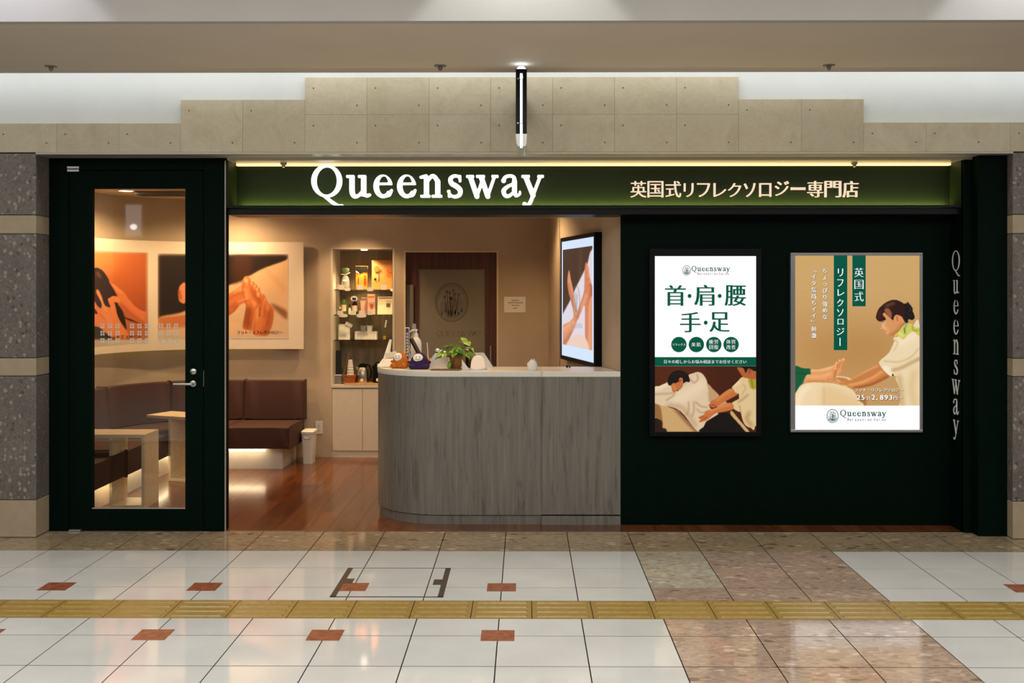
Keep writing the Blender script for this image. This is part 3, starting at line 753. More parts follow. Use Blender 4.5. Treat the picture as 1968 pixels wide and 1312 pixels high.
# door unit
dx = lambda x: wx(x, 0.0)
dz = lambda y: wz(y, 0.0, 260)
d1 = thing('door_1', (dx(262), 0.03, 0), 'dark green entrance door with tall glass pane and lever handle', None, None, 'structure')
MB().box(X_L, dx(131), 0, 0.10, 0, 2.469).build('frame_post', 'green_paint', d1, bevel=0.003)
MB().box(dx(391.5), dx(432), 0, 0.10, 0, 2.469).build('frame_post', 'green_paint', d1, bevel=0.003)
MB().box(dx(131), dx(391.5), 0.004, 0.10, dz(326), 2.469).build('frame_head', 'green_paint', d1)
MB().box(dx(131), dx(138), 0.012, 0.10, 0.0, dz(326)).build('door_stop', 'green_paint', d1)
MB().box(dx(131), dx(391.5), 0.056, 0.10, dz(342), dz(326)).build('door_stop', 'green_paint', d1)
leaf = thing('leaf', (0, 0, 0), None, None); leaf.parent = d1; leaf.location = Vector((dx(262), 0.03, 0)) - d1.location
gx0, gx1, gz0, gz1 = dx(176), dx(355.5), dz(978), dz(362)
lx0, lx1, lz0, lz1 = dx(138.5), dx(390), 0.003, dz(328)
for b in ((lx0, gx0, lz0, lz1), (gx1, lx1, lz0, lz1), (gx0, gx1, lz0, gz0), (gx0, gx1, gz1, lz1)):
    MB().box(b[0], b[1], 0.006, 0.05, b[2], b[3]).build('door_rail' if b[0] == gx0 else 'door_stile', 'green_paint', leaf)
gl = MB().box(gx0 - 0.005, gx1 + 0.005, 0.026, 0.032, gz0 - 0.005, gz1 + 0.005).build('glass_pane', 'clear_glass', leaf)
bead = MB()
bead.box(gx0, gx1, 0.008, 0.026, gz0, gz0 + 0.006)
bead.build('glazing_bead', 'bronze_trim', leaf)
dm = MB(); dpl = Plane((0, 0.0255, 0), (1, 0, 0), (0, 0, 1))
for gx in (190, 247, 303):
    for i in range(3):
        for j in range(3):
            for a in (0, 1):
                for b in (0, 1):
                    px, py = gx + i * 14.5 + a * 4.6, 622 + j * 14 + b * 5
                    put_rect(dm, dpl, dx(px), dx(px + 3.4), dz(py + 3.8), dz(py), 0)
tag(dm.build('safety_decals', 'tissue_bag', leaf), kind='stuff')
# lever handle, lock, hinges
hz = dz(737); hx = dx(371)
hd = MB().lathe([(0.021, 0), (0.021, 0.008), (0.012, 0.010), (0.011, 0.05), (0.0001, 0.052)], n=18)
hd.v = [(hx + v[0], 0.006 - v[2], hz + v[1]) for v in hd.v]
hd.tube([(hx, -0.04, hz), (hx - 0.03, -0.046, hz + 0.001), (hx - 0.115, -0.046, hz + 0.001)], [0.010, 0.0095, 0.008], 10)
tag(hd.build('lever_handle', 'steel', leaf, smooth=True), 'brushed steel lever handle')
lk = MB().lathe([(0.021, 0), (0.021, 0.006), (0.015, 0.010), (0.0001, 0.012)], n=18)
lk.v = [(hx + v[0], 0.006 - v[2], dz(713.5) + v[1]) for v in lk.v]
tag(lk.build('lock_cylinder', 'steel', leaf, smooth=True), 'round steel lock')
for z in (dz(330), dz(1024) + 0.004):
    h_ = MB(); h_.box(dx(130), dx(153), -0.012, 0.006, z, z + 0.016); h_.box(dx(130), dx(153), -0.012, 0.006, z + 0.020, z + 0.036)
    if z < 0.5: h_ = MB().box(dx(134), dx(157), -0.02, 0.006, 0.001, 0.012)
    h_.build('pivot_hinge', 'silver_frame', d1, bevel=0.002)
MB().box(dx(391), dx(391.8), -0.001, 0.0, dz(742), dz(712)).build('strike_plate', 'steel', d1)
struct('trim_4', MB().box(dx(432) , dx(432) + 0.006, -0.003, 0.012, 0, 2.452), 'bronze_trim', 'slim bright metal edge beside the entrance door')

# sign recess: green panel, side returns, rail
sgl, sgr = wx(438, 0.0), wx(1826, GW + 0.01)
zt, zbm = 2.452, wz(398, GW)
sp = struct('wall_sign_panel', MB().box(sgl - 0.2, sgr, GW + 0.01, GW + 0.05, zbm - 0.05, 2.483), 'sign_green', 'green sign panel above the shop opening')
struct('wall_sign_side', MB().box(dx(432) + 0.006, dx(432) + 0.02, 0.012, GW + 0.01, zbm, 2.452), 'sign_green', 'green end of the sign recess by the door')
struct('trim_5', MB().box(dx(432) + 0.006, sgr, 0.04, 0.30, wz(412.5, 0.05), wz(400, 0.05)), 'black_metal', 'black metal rail under the green sign', bevel=0.004)
struct('trim_6', MB().box(dx(432) + 0.006, sgr, 0.012, 0.055, wz(399, 0.02), wz(394.5, 0.02)), 'black_metal', 'narrow black lip under the green sign')
struct('trim_7', MB().box(dx(432) + 0.006, wx(1194, 0.3), 0.30, 0.33, wz(416.5, 0.3) - 0.004, wz(412, 0.3)), 'bronze_trim', 'thin metal edge over the shop opening')
# led strips of the sign
ls = MB().box(sgl + 0.01, wx(1826, 0.18), 0.165, 0.205, wz(318, 0.165), 2.451)
single('led_strip', ls, 'led_warm', 'glowing warm light strip along the top of the green sign', 'light strip', kind='thing')
ls = MB().box(sgl + 0.01, wx(1805, 0.18), 0.150, 0.158, zbm - 0.017, zbm - 0.012)
single('led_strip', ls, 'led_yellow', 'yellow light strip hidden in the trough below the green sign', 'light strip', kind='thing')
area('sign_uplight', ((sgl + sgr) / 2, 0.192, zbm - 0.008), (R(180 - 16), 0, 0), sgr - sgl - 0.06, 0.010, 13.0, (1.0, 0.86, 0.30))
for x, lb in ((545, 'tiny sensor on the warm light strip near the door'), (1642, 'tiny sensor on the warm light strip above the framed posters')):
    p = W(x, 313, 0.13); s_ = thing('ceiling_sensor', (p.x, 0.13, 2.452), lb, 'sensor')
    MB().lathe([(0.022, 0), (0.02, -0.012), (0.012, -0.016), (0.012, -0.026), (0.0001, -0.027)], (p.x, 0.13, 2.452), 14).build('housing', 'sprinkler_metal', s_, smooth=True)
    MB().lathe([(0.009, -0.026), (0.006, -0.033), (0.0001, -0.034)], (p.x, 0.13, 2.452), 10).build('lens', 'white_plastic', s_, smooth=True)

# green wall on the poster side and its return
XR = wx(1826, GW)
struct('wall_sign_end_lit', MB().box(XR - 0.003, XR, 0.02, GW, zbm, 2.452), 'sign_green', 'green end of the sign recess above the vertical lettering, coloured lighter for the LED light on it')  # paler sheet over the side wall: LED light painted in as a lighter green
gwx0 = wx(1193, GW)
struct('wall_green', MB().box(gwx0, XR + 0.03, GW, GW + 0.08, 0, wz(405, GW)), 'green_paint', 'dark green panel wall carrying the two lit posters')
struct('wall_green_side', MB().box(XR, XR + 0.05, 0.0, GW, 0, 2.452), 'green_paint', 'narrow dark green side wall carrying the vertical lettering')
struct('trim_8', MB().box(XR, wx(1870, 0), -0.012, 0.02, 0, 2.452), 'green_paint', 'dark green post beside the vertical lettering', bevel=0.003)
struct('trim_9', MB().box(wx(1872.5, -0.02), wx(1875.5, -0.02), -0.03, 0.02, 0, 2.46), 'bronze_trim', 'slim bright metal line on the green post')
struct('trim_10', MB().box(wx(1880, -0.11), X_R, -0.11, 0.05, 0, 2.469), 'green_paint', 'wide dark green jamb beside the grey pillar', bevel=0.003)

# ================================================================== shop interior shell
YB = 3.10; XC, YC, RW = -2.78, 2.10, 1.0     # back wall plane, curved corner centre and radius
XLW = XC - RW
def arc(r, n=16): return [(XC - r * math.sin(R(90) * i / n), YC + r * math.cos(R(90) * i / n)) for i in range(n + 1)]
ZC = 2.443
nx0, nx1 = wx(638, YB), wx(756, YB)          # niche
nz0, nz1 = wz(740, YB), wz(478.5, YB)
ddx0, ddx1, ddz1 = wx(777, YB), wx(957, YB), wz(483, YB)   # inner door opening
xr_back = 0.22
wbm = MB()
def wallseg(xa, xb, za, zb_): wbm.box(xa, xb, YB, YB + 0.08, za, zb_)
wallseg(XC, nx0, 0, ZC + 0.1); wallseg(nx0, nx1, nz1, ZC + 0.1); wallseg(nx1, ddx0, 0, ZC + 0.1); wallseg(ddx0, ddx1, ddz1, ZC + 0.1); wallseg(ddx1, xr_back + 0.1, 0, ZC + 0.1)
struct('wall_back', wbm, 'shop_wallpaper', 'tan wallpapered back wall of the salon')
cw = MB(); A = [(XLW, 0.12)] + arc(RW)[::-1] ; B = [(XLW - 0.08, 0.12)] + arc(RW + 0.08)[::-1]
# left wall then curved corner, one strip
pts = [(XLW, 0.1), (XLW, 1.2)] + [(p[0], p[1]) for p in reversed(arc(RW))]
pto = [(XLW - 0.08, 0.1), (XLW - 0.08, 1.2)] + [(p[0], p[1]) for p in reversed(arc(RW + 0.08))]
cw.prism(pts[::-1] + pto, 0, ZC + 0.1) if False else None
for (a, b, c, d) in zip(pts, pts[1:], pto, pto[1:]):
    cw.add([(a[0], a[1], 0), (b[0], b[1], 0), (d[0], d[1], 0), (c[0], c[1], 0), (a[0], a[1], ZC + 0.1), (b[0], b[1], ZC + 0.1), (d[0], d[1], ZC + 0.1), (c[0], c[1], ZC + 0.1)],
           [(0, 1, 5, 4), (2, 3, 7, 6), (4, 5, 6, 7), (3, 2, 1, 0)])
struct('wall_left', cw, 'shop_wallpaper', 'tan wallpapered curved corner wall behind the bench', smooth=True)
# right wall: short straight piece at the back, then an angled wall carrying the screen
ra, rb, rc = (xr_back, YB), (0.287, 1.87), (wx(1192, GW + 0.02), GW + 0.02)
rm = MB()
for (a, b) in ((ra, rb), (rb, rc)):
    dX, dY = b[0] - a[0], b[1] - a[1]; L = math.hypot(dX, dY); n = (-dY / L * 0.06, dX / L * 0.06)
    rm.add([(a[0], a[1], 0), (b[0], b[1], 0), (b[0] + n[0], b[1] + n[1], 0), (a[0] + n[0], a[1] + n[1], 0), (a[0], a[1], ZC + 0.1), (b[0], b[1], ZC + 0.1), (b[0] + n[0], b[1] + n[1], ZC + 0.1), (a[0] + n[0], a[1] + n[1], ZC + 0.1)],
           [(0, 1, 5, 4), (1, 2, 6, 5), (2, 3, 7, 6), (3, 0, 4, 7), (4, 5, 6, 7), (3, 2, 1, 0)])
struct('wall_right', rm, 'shop_wallpaper', 'tan angled wall carrying the bright screen')
struct('trim_11', MB().box(rb[0] - 0.003, rb[0] + 0.002, rb[1] - 0.004, rb[1] + 0.004, 0, ZC), 'dark_joint', 'fine vertical joint in the angled wall')
struct('ceiling_shop', MB().box(-3.9, 0.75, 0.26, 3.6, ZC, ZC + 0.05), 'shop_ceiling_paint', 'cream ceiling of the salon')
struct('wall_shop_front', MB().box(-3.9, X_L + 0.02, 0.1, 0.16, 0, ZC + 0.1).box(-3.9, dx(432), 0.1, 0.3, ZC - 0.02, ZC + 0.1), 'shop_wallpaper', 'inner face of the shop front beside the door')

# ================================================================== lamps of the salon
WARM = (1.0, 0.66, 0.34)
def downlight(x, y, power, label, ang=95, tgt=None, blend=0.6):
    o = thing('downlight', (x, y, ZC), label, 'downlight', 'recessed downlights in the salon ceiling')
    MB().lathe([(0.075, 0.0), (0.075, -0.004), (0.062, -0.006), (0.058, 0.0)], (x, y, ZC), 24).build('trim_ring', 'white_plastic', o, smooth=True)
    MB().lathe([(0.0001, -0.003), (0.058, -0.003), (0.058, -0.001), (0.0001, -0.001)], (x, y, ZC), 24).build('lamp_lens', 'lamp_disc', o)
    l = bpy.data.lights.new('downlight_lamp', 'SPOT'); l.energy = power; l.color = WARM; l.spot_size = R(ang); l.spot_blend = blend; l.shadow_soft_size = 0.05
    lo = bpy.data.objects.new('downlight_lamp', l); COL.objects.link(lo); lo.parent = o; lo.location = (0, 0, -0.012)
    if tgt: lo.rotation_euler = (Vector(tgt) - Vector((x, y, ZC))).to_track_quat('-Z', 'Y').to_euler()
    return o
p = W(242, 366, 0); t_ = (ZC - CAMZ) / (p.z - CAMZ); DL = (p.x * t_, CAMY + (0 - CAMY) * t_)
downlight(DL[0], DL[1], 95, 'glowing downlight seen through the top of the glass door', 150, None, 1.0)
downlight(-2.72, 2.67, 112, 'downlight washing the foot picture on the back wall', 156, None, 1.0)
downlight(-1.56, 2.62, 70, 'downlight in front of the shelf niche', 90, (-1.56, 3.0, 0.5))
downlight(-0.80, 0.42, 52, 'downlight over the rounded counter end', 100)
downlight(-0.15, 1.8, 66, 'unseen downlight added for light behind the straight counter', 140)  # unseen lamp, added to brighten the back of the salon
downlight(-2.0, 1.3, 56, 'unseen downlight added for light over the open plank floor', 120)  # another unseen lamp, added because the floor area needs its light
# flush vent on the ceiling near the door
v0 = W(262, 368, 0.0); t2 = (ZC - CAMZ) / (v0.z - CAMZ); vx, vy = v0.x * t2, CAMY - CAMY * t2
ve = thing('ceiling_vent', (vx + 0.2, vy, ZC), 'flat dark vent on the salon ceiling behind the door glass', 'vent')
MB().box(vx, vx + 0.42, vy - 0.05, vy + 0.12, ZC - 0.03, ZC).build('vent_frame', 'grey_blind', ve, bevel=0.004)
MB().box(vx + 0.02, vx + 0.40, vy - 0.03, vy + 0.10, ZC - 0.034, ZC - 0.03).build('vent_grille', 'dark_joint', ve)

# ================================================================== curved picture board on the back wall
RBd = RW - 0.075
bz0, bz1 = wz(670.5, YB - 0.075, 583), wz(465, YB - 0.075, 583)
bxr = wx(583, YB - 0.075)
def board_curve(r, xr, yend):
    pts = [(xr, YC + r)] + [p for p in arc(r, 18)] + [(XC - r, yend)]
    return pts
def strip(mb, A, B, z0, z1):
    n = len(A); vs = []; fs = []
    for (a, b) in zip(A, B): vs += [(a[0], a[1], z0), (b[0], b[1], z0), (b[0], b[1], z1), (a[0], a[1], z1)]
    for i in range(n - 1):
        k, m = 4 * i, 4 * i + 4
        for e in range(4): fs.append((k + e, k + (e + 1) % 4, m + (e + 1) % 4, m + e))
    fs += [(3, 2, 1, 0), (4 * n - 4, 4 * n - 3, 4 * n - 2, 4 * n - 1)]
    return mb.add(vs, fs)
pb = thing('picture_board', (-2.5, YB - 0.05, bz0), 'long curved white board with massage photographs, floating off the wall above the bench', 'picture')
strip(MB(), board_curve(RBd, bxr, 1.3), board_curve(RBd + 0.03, bxr, 1.3), bz0, bz1).build('board', 'board_white', pb, smooth=True)
strip(MB(), board_curve(RBd + 0.03, bxr - 0.06, 1.4), board_curve(RBd + 0.07, bxr - 0.06, 1.4), bz0 + 0.05, bz1 - 0.05).build('mounting_batten', 'white_laminate', pb)
strip(MB(), board_curve(RBd + 0.035, bxr - 0.25, 1.4), board_curve(RBd + 0.045, bxr - 0.25, 1.4), bz0 + 0.03, bz0 + 0.04).build('edge_light', 'led_yellow', pb)

def board_point(px):
    "pixel column -> (X, Y) on the front of the board"
    d = W(px, PPY, 0.0) - Vector((0, CAMY, CAMZ)); yb = YC + RBd
    X = d.x * (yb - CAMY) / d.y
    if X >= XC: return X, yb
    a = d.x ** 2 + d.y ** 2; ox, oy = -XC, CAMY - YC
    b_ = 2 * (d.x * ox + d.y * oy); c_ = ox * ox + oy * oy - RBd ** 2
    t = (-b_ + math.sqrt(max(0, b_ * b_ - 4 * a * c_))) / (2 * a)
    if CAMY + d.y * t < YC: t = (XC - RBd) / d.x
    return d.x * t, CAMY + d.y * t
def board_fn(pxa, pxb, za, zb_):
    cols = np.linspace(pxa, pxb, 200); P = np.array([board_point(c) for c in cols])
    nrm = []
    for X, Y in P:
        nrm.append((0, -1) if X >= XC else ((1, 0) if Y < YC else ((XC - X) / RBd, (YC - Y) / RBd)))
    P = P + np.array(nrm) * 0.0015
    def fn(a, b):
        x = np.interp(a, np.linspace(0, 1, 200), P[:, 0]); y = np.interp(a, np.linspace(0, 1, 200), P[:, 1])
        return np.stack([x, y, zb_ + (za - zb_) * b], 1)
    return fn
TW = (1.05, 1.02, 0.95)
# --- foot picture (zoom frame of 420,400 at 3.28)
K = 3.28
def foot_picture():
    p = Pic(420, 400, K, -390, 285, 445, 815, 300, (228, 214, 196))
    d = lambda *q: [((x), (y)) for x, y in q]
    inner = p.mask([(-378, 296), (434, 296), (434, 806), (-378, 806)], False, 9)
    p.put(inner, (236, 206, 172))
    p.poly([(-390, 290), (440, 290), (436, 318), (380, 345), (300, 372), (240, 400), (190, 430), (140, 455), (80, 478), (30, 500), (-60, 560), (-160, 620), (-390, 690)], (52, 30, 18), 5, clip=inner)
    p.poly([(95, 305), (200, 300), (210, 420), (160, 450), (95, 470)], (96, 58, 30), 14, clip=inner, a=.8)
    p.poly([(430, 330), (330, 365), (210, 420), (175, 440), (280, 520), (360, 580), (434, 660), (434, 340)], (240, 204, 164), 4, clip=inner)
    p.stroke([(300, 385), (360, 450), (420, 520)], 20, (226, 180, 134), 12, clip=inner, a=.6)
    p.poly([(330, 600), (434, 650), (434, 700), (380, 660)], (150, 96, 58), 8, clip=inner, a=.8)
    # left towel, arms coming from the left
    p.poly([(-390, 690), (-160, 640), (0, 560), (140, 470), (60, 640), (0, 700), (-200, 760), (-390, 760)], (238, 200, 158), 6, clip=inner)
    arm = p.poly([(-390, 700), (-200, 672), (-60, 640), (40, 560), (110, 510), (160, 480), (180, 500), (170, 545), (195, 560), (190, 590), (140, 605), (100, 650), (40, 690), (-60, 730), (-240, 760), (-390, 770)], (226, 148, 92), 2, clip=inner)
    p.stroke([(-60, 720), (60, 680), (120, 625)], 34, (186, 104, 58), 14, clip=arm, a=.7)
    p.stroke([(100, 520), (150, 500)], 26, (246, 190, 140), 10, clip=arm)
    # second foot seen behind the door frame
    p.poly([(-250, 505), (-225, 470), (-205, 480), (-205, 560), (-215, 600), (-250, 580)], (240, 168, 122), 2, clip=inner)
    p.stroke([(-248, 520), (-240, 570)], 14, (200, 110, 66), 5, clip=inner)
    # the foot
    foot = p.poly([(152, 470), (160, 435), (182, 428), (200, 445), (205, 480), (225, 478), (248, 500), (262, 520), (270, 560), (272, 600), (258, 640), (236, 660), (222, 700), (215, 760), (205, 770), (160, 762), (152, 740), (165, 670), (172, 610), (150, 560), (148, 510)], (232, 150, 92), 2, clip=inner)
    p.stroke([(190, 640), (180, 740)], 40, (150, 78, 38), 14, clip=foot, a=.75)
    p.stroke([(230, 520), (262, 600)], 26, (196, 108, 58), 10, clip=foot, a=.7)
    p.stroke([(165, 520), (180, 570)], 34, (248, 190, 138), 12, clip=foot, a=.9)
    for (x, y, r) in ((178, 462, 25), (212, 476, 14), (230, 494, 14), (246, 514, 15), (254, 545, 17)):
        q = [(x + r * math.cos(t), y + r * 1.2 * math.sin(t)) for t in np.linspace(0, 6.28, 9)[:-1]]
        m = p.poly(q, (240, 164, 108), 1.5, clip=inner); p.stroke([(x - r * .3, y - r * .5), (x, y)], r * .8, (252, 204, 156), 4, clip=m); p.stroke([(x + r * .7, y - r * .4), (x + r * .6, y + r)], 5, (176, 92, 46), 2.5, clip=m, a=.8)
    # right hand wrapped around the sole
    hand = p.poly([(205, 575), (222, 580), (250, 605), (262, 620), (275, 545), (292, 550), (312, 590), (340, 625), (350, 655), (342, 720), (325, 770), (305, 804), (230, 804), (218, 770), (226, 690), (222, 640)], (236, 154, 96), 2, clip=inner)
    p.stroke([(215, 585), (245, 640), (240, 700)], 18, (250, 190, 134), 8, clip=hand, a=.8)
    p.stroke([(318, 640), (320, 720), (290, 795)], 46, (190, 108, 60), 16, clip=hand, a=.7)
    p.stroke([(262, 625), (258, 680)], 7, (170, 88, 46), 3, clip=hand, a=.9)
    p.stroke([(290, 570), (310, 640)], 18, (250, 188, 132), 8, clip=hand, a=.7)
    for q in ([(298, 590), (288, 690)], [(326, 640), (306, 740)], [(262, 625), (280, 560)], [(226, 640), (250, 605)], [(222, 690), (220, 790)]): p.stroke(q, 8, (176, 92, 48), 6, clip=hand, a=.55)
    p.stroke([(156, 470), (150, 520), (170, 600), (160, 720)], 11, (172, 92, 48), 6, clip=foot, a=.6)
    p.stroke([(205, 490), (215, 540), (262, 580)], 8, (180, 98, 52), 5, clip=foot, a=.55)
    for q in ([(60, 575), (110, 545), (165, 530)], [(80, 610), (140, 585), (192, 578)], [(30, 640), (110, 615)]): p.stroke(q, 8, (178, 94, 50), 6, clip=arm, a=.55)
    p.stroke([(120, 590), (180, 568)], 12, (248, 190, 140), 5, clip=arm, a=.8)
    p.poly([(-390, 760), (-100, 740), (90, 720), (152, 745), (215, 790), (300, 806), (-390, 812)], (244, 212, 176), 8, clip=inner * (1 - hand) * (1 - foot), a=.8)
    p.noise(1.2)
    return p
bt = [0, 0]
zp = lambda y: wz(y, YB - 0.075, 500)
fp = foot_picture().contrast(1.3)
fp.object('print', board_fn(303, 554, zp(651), zp(488)), 230, 150, 'print_paper', pb, TW)
def hair_picture():
    p = Pic(160, 450, 5.465, -420, 180, 700, 1120, 260, (226, 212, 194))
    inner = p.mask([(-410, 196), (668, 196), (668, 1098), (-410, 1098)], False, 12)
    p.poly([(-420, 180), (690, 180), (690, 1110), (-420, 1110)], (240, 150, 84), 1, False, inner, col2=(186, 96, 48), g=((0, 250), (620, 900)))
    p.put(p.mask([(-420, 150), (300, 150), (240, 420), (-420, 420)], True, 60) * inner, (252, 178, 104), .7)
    p.poly([(400, 820), (690, 960), (690, 1120), (330, 1120)], (210, 130, 84), 25, clip=inner)
    hr = p.poly([(-420, 520), (-60, 440), (60, 410), (100, 375), (140, 350), (200, 380), (240, 430), (290, 520), (340, 620), (380, 720), (420, 830), (440, 900), (450, 1000), (400, 960), (330, 1110), (-420, 1120)], (38, 20, 12), 3, clip=inner)
    for k in range(14):
        x = 100 + k * 18; p.stroke([(130 + k * 4, 390 + k * 5), (x + 10, 470 + k * 10), (x + 20 + k * 5, 620 + k * 12)], 6, (120 - 4 * k, 72 - 3 * k, 34), 4, clip=hr, a=.55)
    p.stroke([(150, 400), (175, 440)], 26, (196, 140, 80), 10, clip=hr, a=.7)
    fore = p.poly([(265, 485), (300, 510), (350, 545), (390, 580), (430, 610), (470, 670), (540, 750), (610, 800), (670, 830), (690, 980), (640, 960), (560, 900), (470, 840), (390, 770), (350, 690), (370, 650), (330, 590), (290, 530)], (240, 148, 96), 3, clip=inner)
    p.stroke([(390, 740), (500, 840), (640, 950)], 40, (190, 96, 54), 16, clip=fore, a=.75)
    p.stroke([(310, 530), (400, 610)], 22, (252, 184, 130), 9, clip=fore, a=.8)
    p.poly([(290, 660), (320, 648), (370, 660), (380, 710), (330, 715), (310, 700)], (246, 162, 108), 3, clip=inner)
    p.poly([(380, 760), (430, 860), (520, 900), (640, 965), (560, 930), (440, 880)], (60, 26, 12), 4, clip=inner)
    arm = p.poly([(60, 950), (100, 880), (-20, 860), (-40, 820), (90, 830), (150, 830), (95, 740), (80, 670), (110, 690), (150, 750), (185, 775), (190, 720), (140, 620), (138, 585), (160, 585), (190, 640), (225, 740), (270, 765), (285, 760), (258, 690), (280, 665), (310, 680), (340, 760), (360, 850), (400, 930), (450, 1005), (480, 1060), (420, 1110), (330, 1100), (240, 1040), (160, 975)], (246, 156, 100), 2.5, clip=inner)
    p.stroke([(150, 610), (200, 720), (240, 800)], 22, (254, 190, 136), 9, clip=arm, a=.8)
    p.stroke([(220, 860), (320, 960), (420, 1060)], 60, (252, 174, 118), 24, clip=arm, a=.7)
    p.stroke([(170, 830), (230, 900)], 16, (210, 118, 70), 8, clip=arm, a=.7)
    p.noise(1.0, 3)
    return p
hp = hair_picture().contrast(1.22)
hp.object('print', board_fn(100, 285, zp(656), zp(487)), 170, 150, 'print_paper', pb, TW)
# captions on the board
def board_text(text, px0, ybase, size, mat, d=0.004, smear=0.06):
    mb = MB(); X, Y = board_point(px0); s = 0
    for i, ch in enumerate(text):
        X, Y = board_point(px0 + i * size / 0.0049)
        tx = (1, 0, 0) if X >= XC else ((YC - Y) / RBd * -1, (XC - X) / RBd * -1 * -1, 0)
        if X < XC: tx = (-(YC - Y) / RBd, (XC - X) / RBd, 0)
        pl = Plane((X, Y, zp(ybase)), tx, (0, 0, 1))
        put_text(mb, pl, ch, 0, 0, size, d, smear=smear, thin=0.0, steps=2)
    return tag(mb.build('lettering', mat, pb), kind='stuff')
board_text('フット・リフレクソロジー', 455, 641, 0.036, 'dark_print', smear=0.04)
board_text('ヘッドマッサージ', 207, 645, 0.040, 'dark_print', smear=0.04)

# ================================================================== brown corner bench
def offs(r_in):
    "path of the bench at distance r from the corner centre: right end -> corner -> left wall"
    return lambda n=20: [(-2.07, YC + r_in)] + arc(r_in, n) + [(XC - r_in, 0.45)]
# sections along the path (start, end as path parameters)
def path_points(r, t0, t1, n=10):
    L1 = XC - (-2.07); L1 = abs(L1); La = math.pi / 2 * 0.7; L2 = 1.65; tot = L1 + La + L2
    out = []
    for i in range(n + 1):
        s = t0 + (t1 - t0) * i / n
        if s <= L1: out.append((-2.07 - s, YC + r))
        elif s <= L1 + La:
            a = (s - L1) / La * math.pi / 2; out.append((XC - r * math.sin(a), YC + r * math.cos(a)))
        else: out.append((XC - r, YC - (s - L1 - La)))
    return out
be = thing('corner_bench', (-2.7, 2.6, 0), 'curved dark brown upholstered bench with white plinth along the corner wall', 'bench')
def sweep(profile_r, z_of, t0, t1, n):
    pass
def cushion(name, prof, t0, t1, bevel, n=8, mat='brown_upholstery'):
    "prof: list of (r, z) corners"
    mb = MB(); rows = [path_points(r, t0, t1, n) for r, z in prof]; m = len(prof); vs = []; fs = []
    for i in range(n + 1):
        for k, (r, z) in enumerate(prof): vs.append((rows[k][i][0], rows[k][i][1], z))
    for i in range(n):
        for k in range(m): fs.append((i * m + k, i * m + (k + 1) % m, (i + 1) * m + (k + 1) % m, (i + 1) * m + k))
    fs += [tuple(range(m)), tuple(range(n * m + m - 1, n * m - 1, -1))]
    return mb.add(vs, fs).build(name, mat, be, smooth=True, bevel=bevel, seg=3)
cuts = [0.0, 0.566, 1.14, 1.72, 2.30, 2.95, 3.72]
for a, b in zip(cuts, cuts[1:]):
    cushion('seat_cushion', [(0.22, 0.196), (0.22, 0.385), (0.84, 0.375), (0.84, 0.196)], a + 0.0012, b - 0.0012, 0.010)
    cushion('back_cushion', [(0.83, 0.38), (0.87, 0.742), (0.95, 0.742), (0.95, 0.38)], a + 0.0012, b - 0.0012, 0.009)
cushion('plinth', [(0.34, 0.0), (0.34, 0.196), (0.90, 0.196), (0.90, 0.0)], 0.09, 3.72, 0.0, 30, 'white_laminate')
led = MB()
for s in np.arange(0.24, 3.3, 0.014):
    (xa, ya), = path_points(0.30, s, s, 1)[:1]; led.box(xa - 0.004, xa + 0.004, ya - 0.012, ya + 0.012, 0.166, 0.180)
tag(led.build('led_strip', 'led_under', be), kind='stuff')
for (t0, t1) in ((0.24, 0.71), (0.72, 1.8), (1.82, 3.3)):
    (xa, ya), = path_points(0.27, (t0 + t1) / 2, t1, 1)[:1]
    rot = 0 if t1 < 0.75 else (R(45) if t1 < 2 else R(90))
    area('bench_underlight', (xa, ya, 0.160), (R(-8 if rot == 0 else 0), 0, rot), abs(t1 - t0) * (0.9), 0.03, 0.35 * (t1 - t0), (1.0, 0.72, 0.40))

# small C-shaped wooden tables
def side_table(loc, rz, label):
    o = thing('side_table', loc, label, 'table', 'pale wooden tables in front of the bench', rz=rz)
    th = 0.024
    for nm, b in (('tabletop', (-0.50, 0.0, 0, 0.30, 0.515, 0.54)), ('base_board', (-0.26, 0.0, 0, 0.30, 0.0, 0.024)), ('side_panel', (-th, 0.0, 0.0, 0.30, 0.024, 0.515)), ('side_panel', (-0.26, -0.26 + th, 0, 0.30, 0.024, 0.515))):
        MB().box(*b).build(nm, 'pale_wood', o, local=True, bevel=0.002)
    return o
p = W(278, 977, 0.72)
side_table((p.x, 0.72, 0), 0, 'pale wooden side table standing nearest the glass door')
p = W(366, 928, 1.74)
side_table((p.x + 0.02, 1.74, 0), R(-24), 'pale wooden side table half hidden behind the door stile')

# ================================================================== waste bin, socket
p = W(594, 888, 2.80); bx, by = p.x, 2.80
bn = thing('waste_bin', (bx, by, 0), 'slim white plastic waste bin beside the brown bench', 'bin')
def rrect(hx_, hy_, r, n=5):
    out = []
    for cx, cy, a0 in ((hx_ - r, hy_ - r, 0), (-hx_ + r, hy_ - r, 90), (-hx_ + r, -hy_ + r, 180), (hx_ - r, -hy_ + r, 270)):
        for k in range(n + 1): a = R(a0 + 90 * k / n); out.append((cx + r * math.cos(a), cy + r * math.sin(a)))
    return out
def loft(mb, rings):
    n = len(rings[0][0]); vs = []; fs = []
    for pts_, z in rings: vs += [(x, y, z) for x, y in pts_]
    for j in range(len(rings) - 1):
        for i in range(n): fs.append((j * n + i, j * n + (i + 1) % n, (j + 1) * n + (i + 1) % n, (j + 1) * n + i))
    fs += [tuple(range(n - 1, -1, -1)), tuple(range((len(rings) - 1) * n, len(rings) * n))]
    return mb.add(vs, fs)
loft(MB(), [(rrect(0.044, 0.075, 0.018), 0), (rrect(0.055, 0.09, 0.018), 0.275)]).build('bucket', 'white_plastic', bn, local=True, smooth=True)
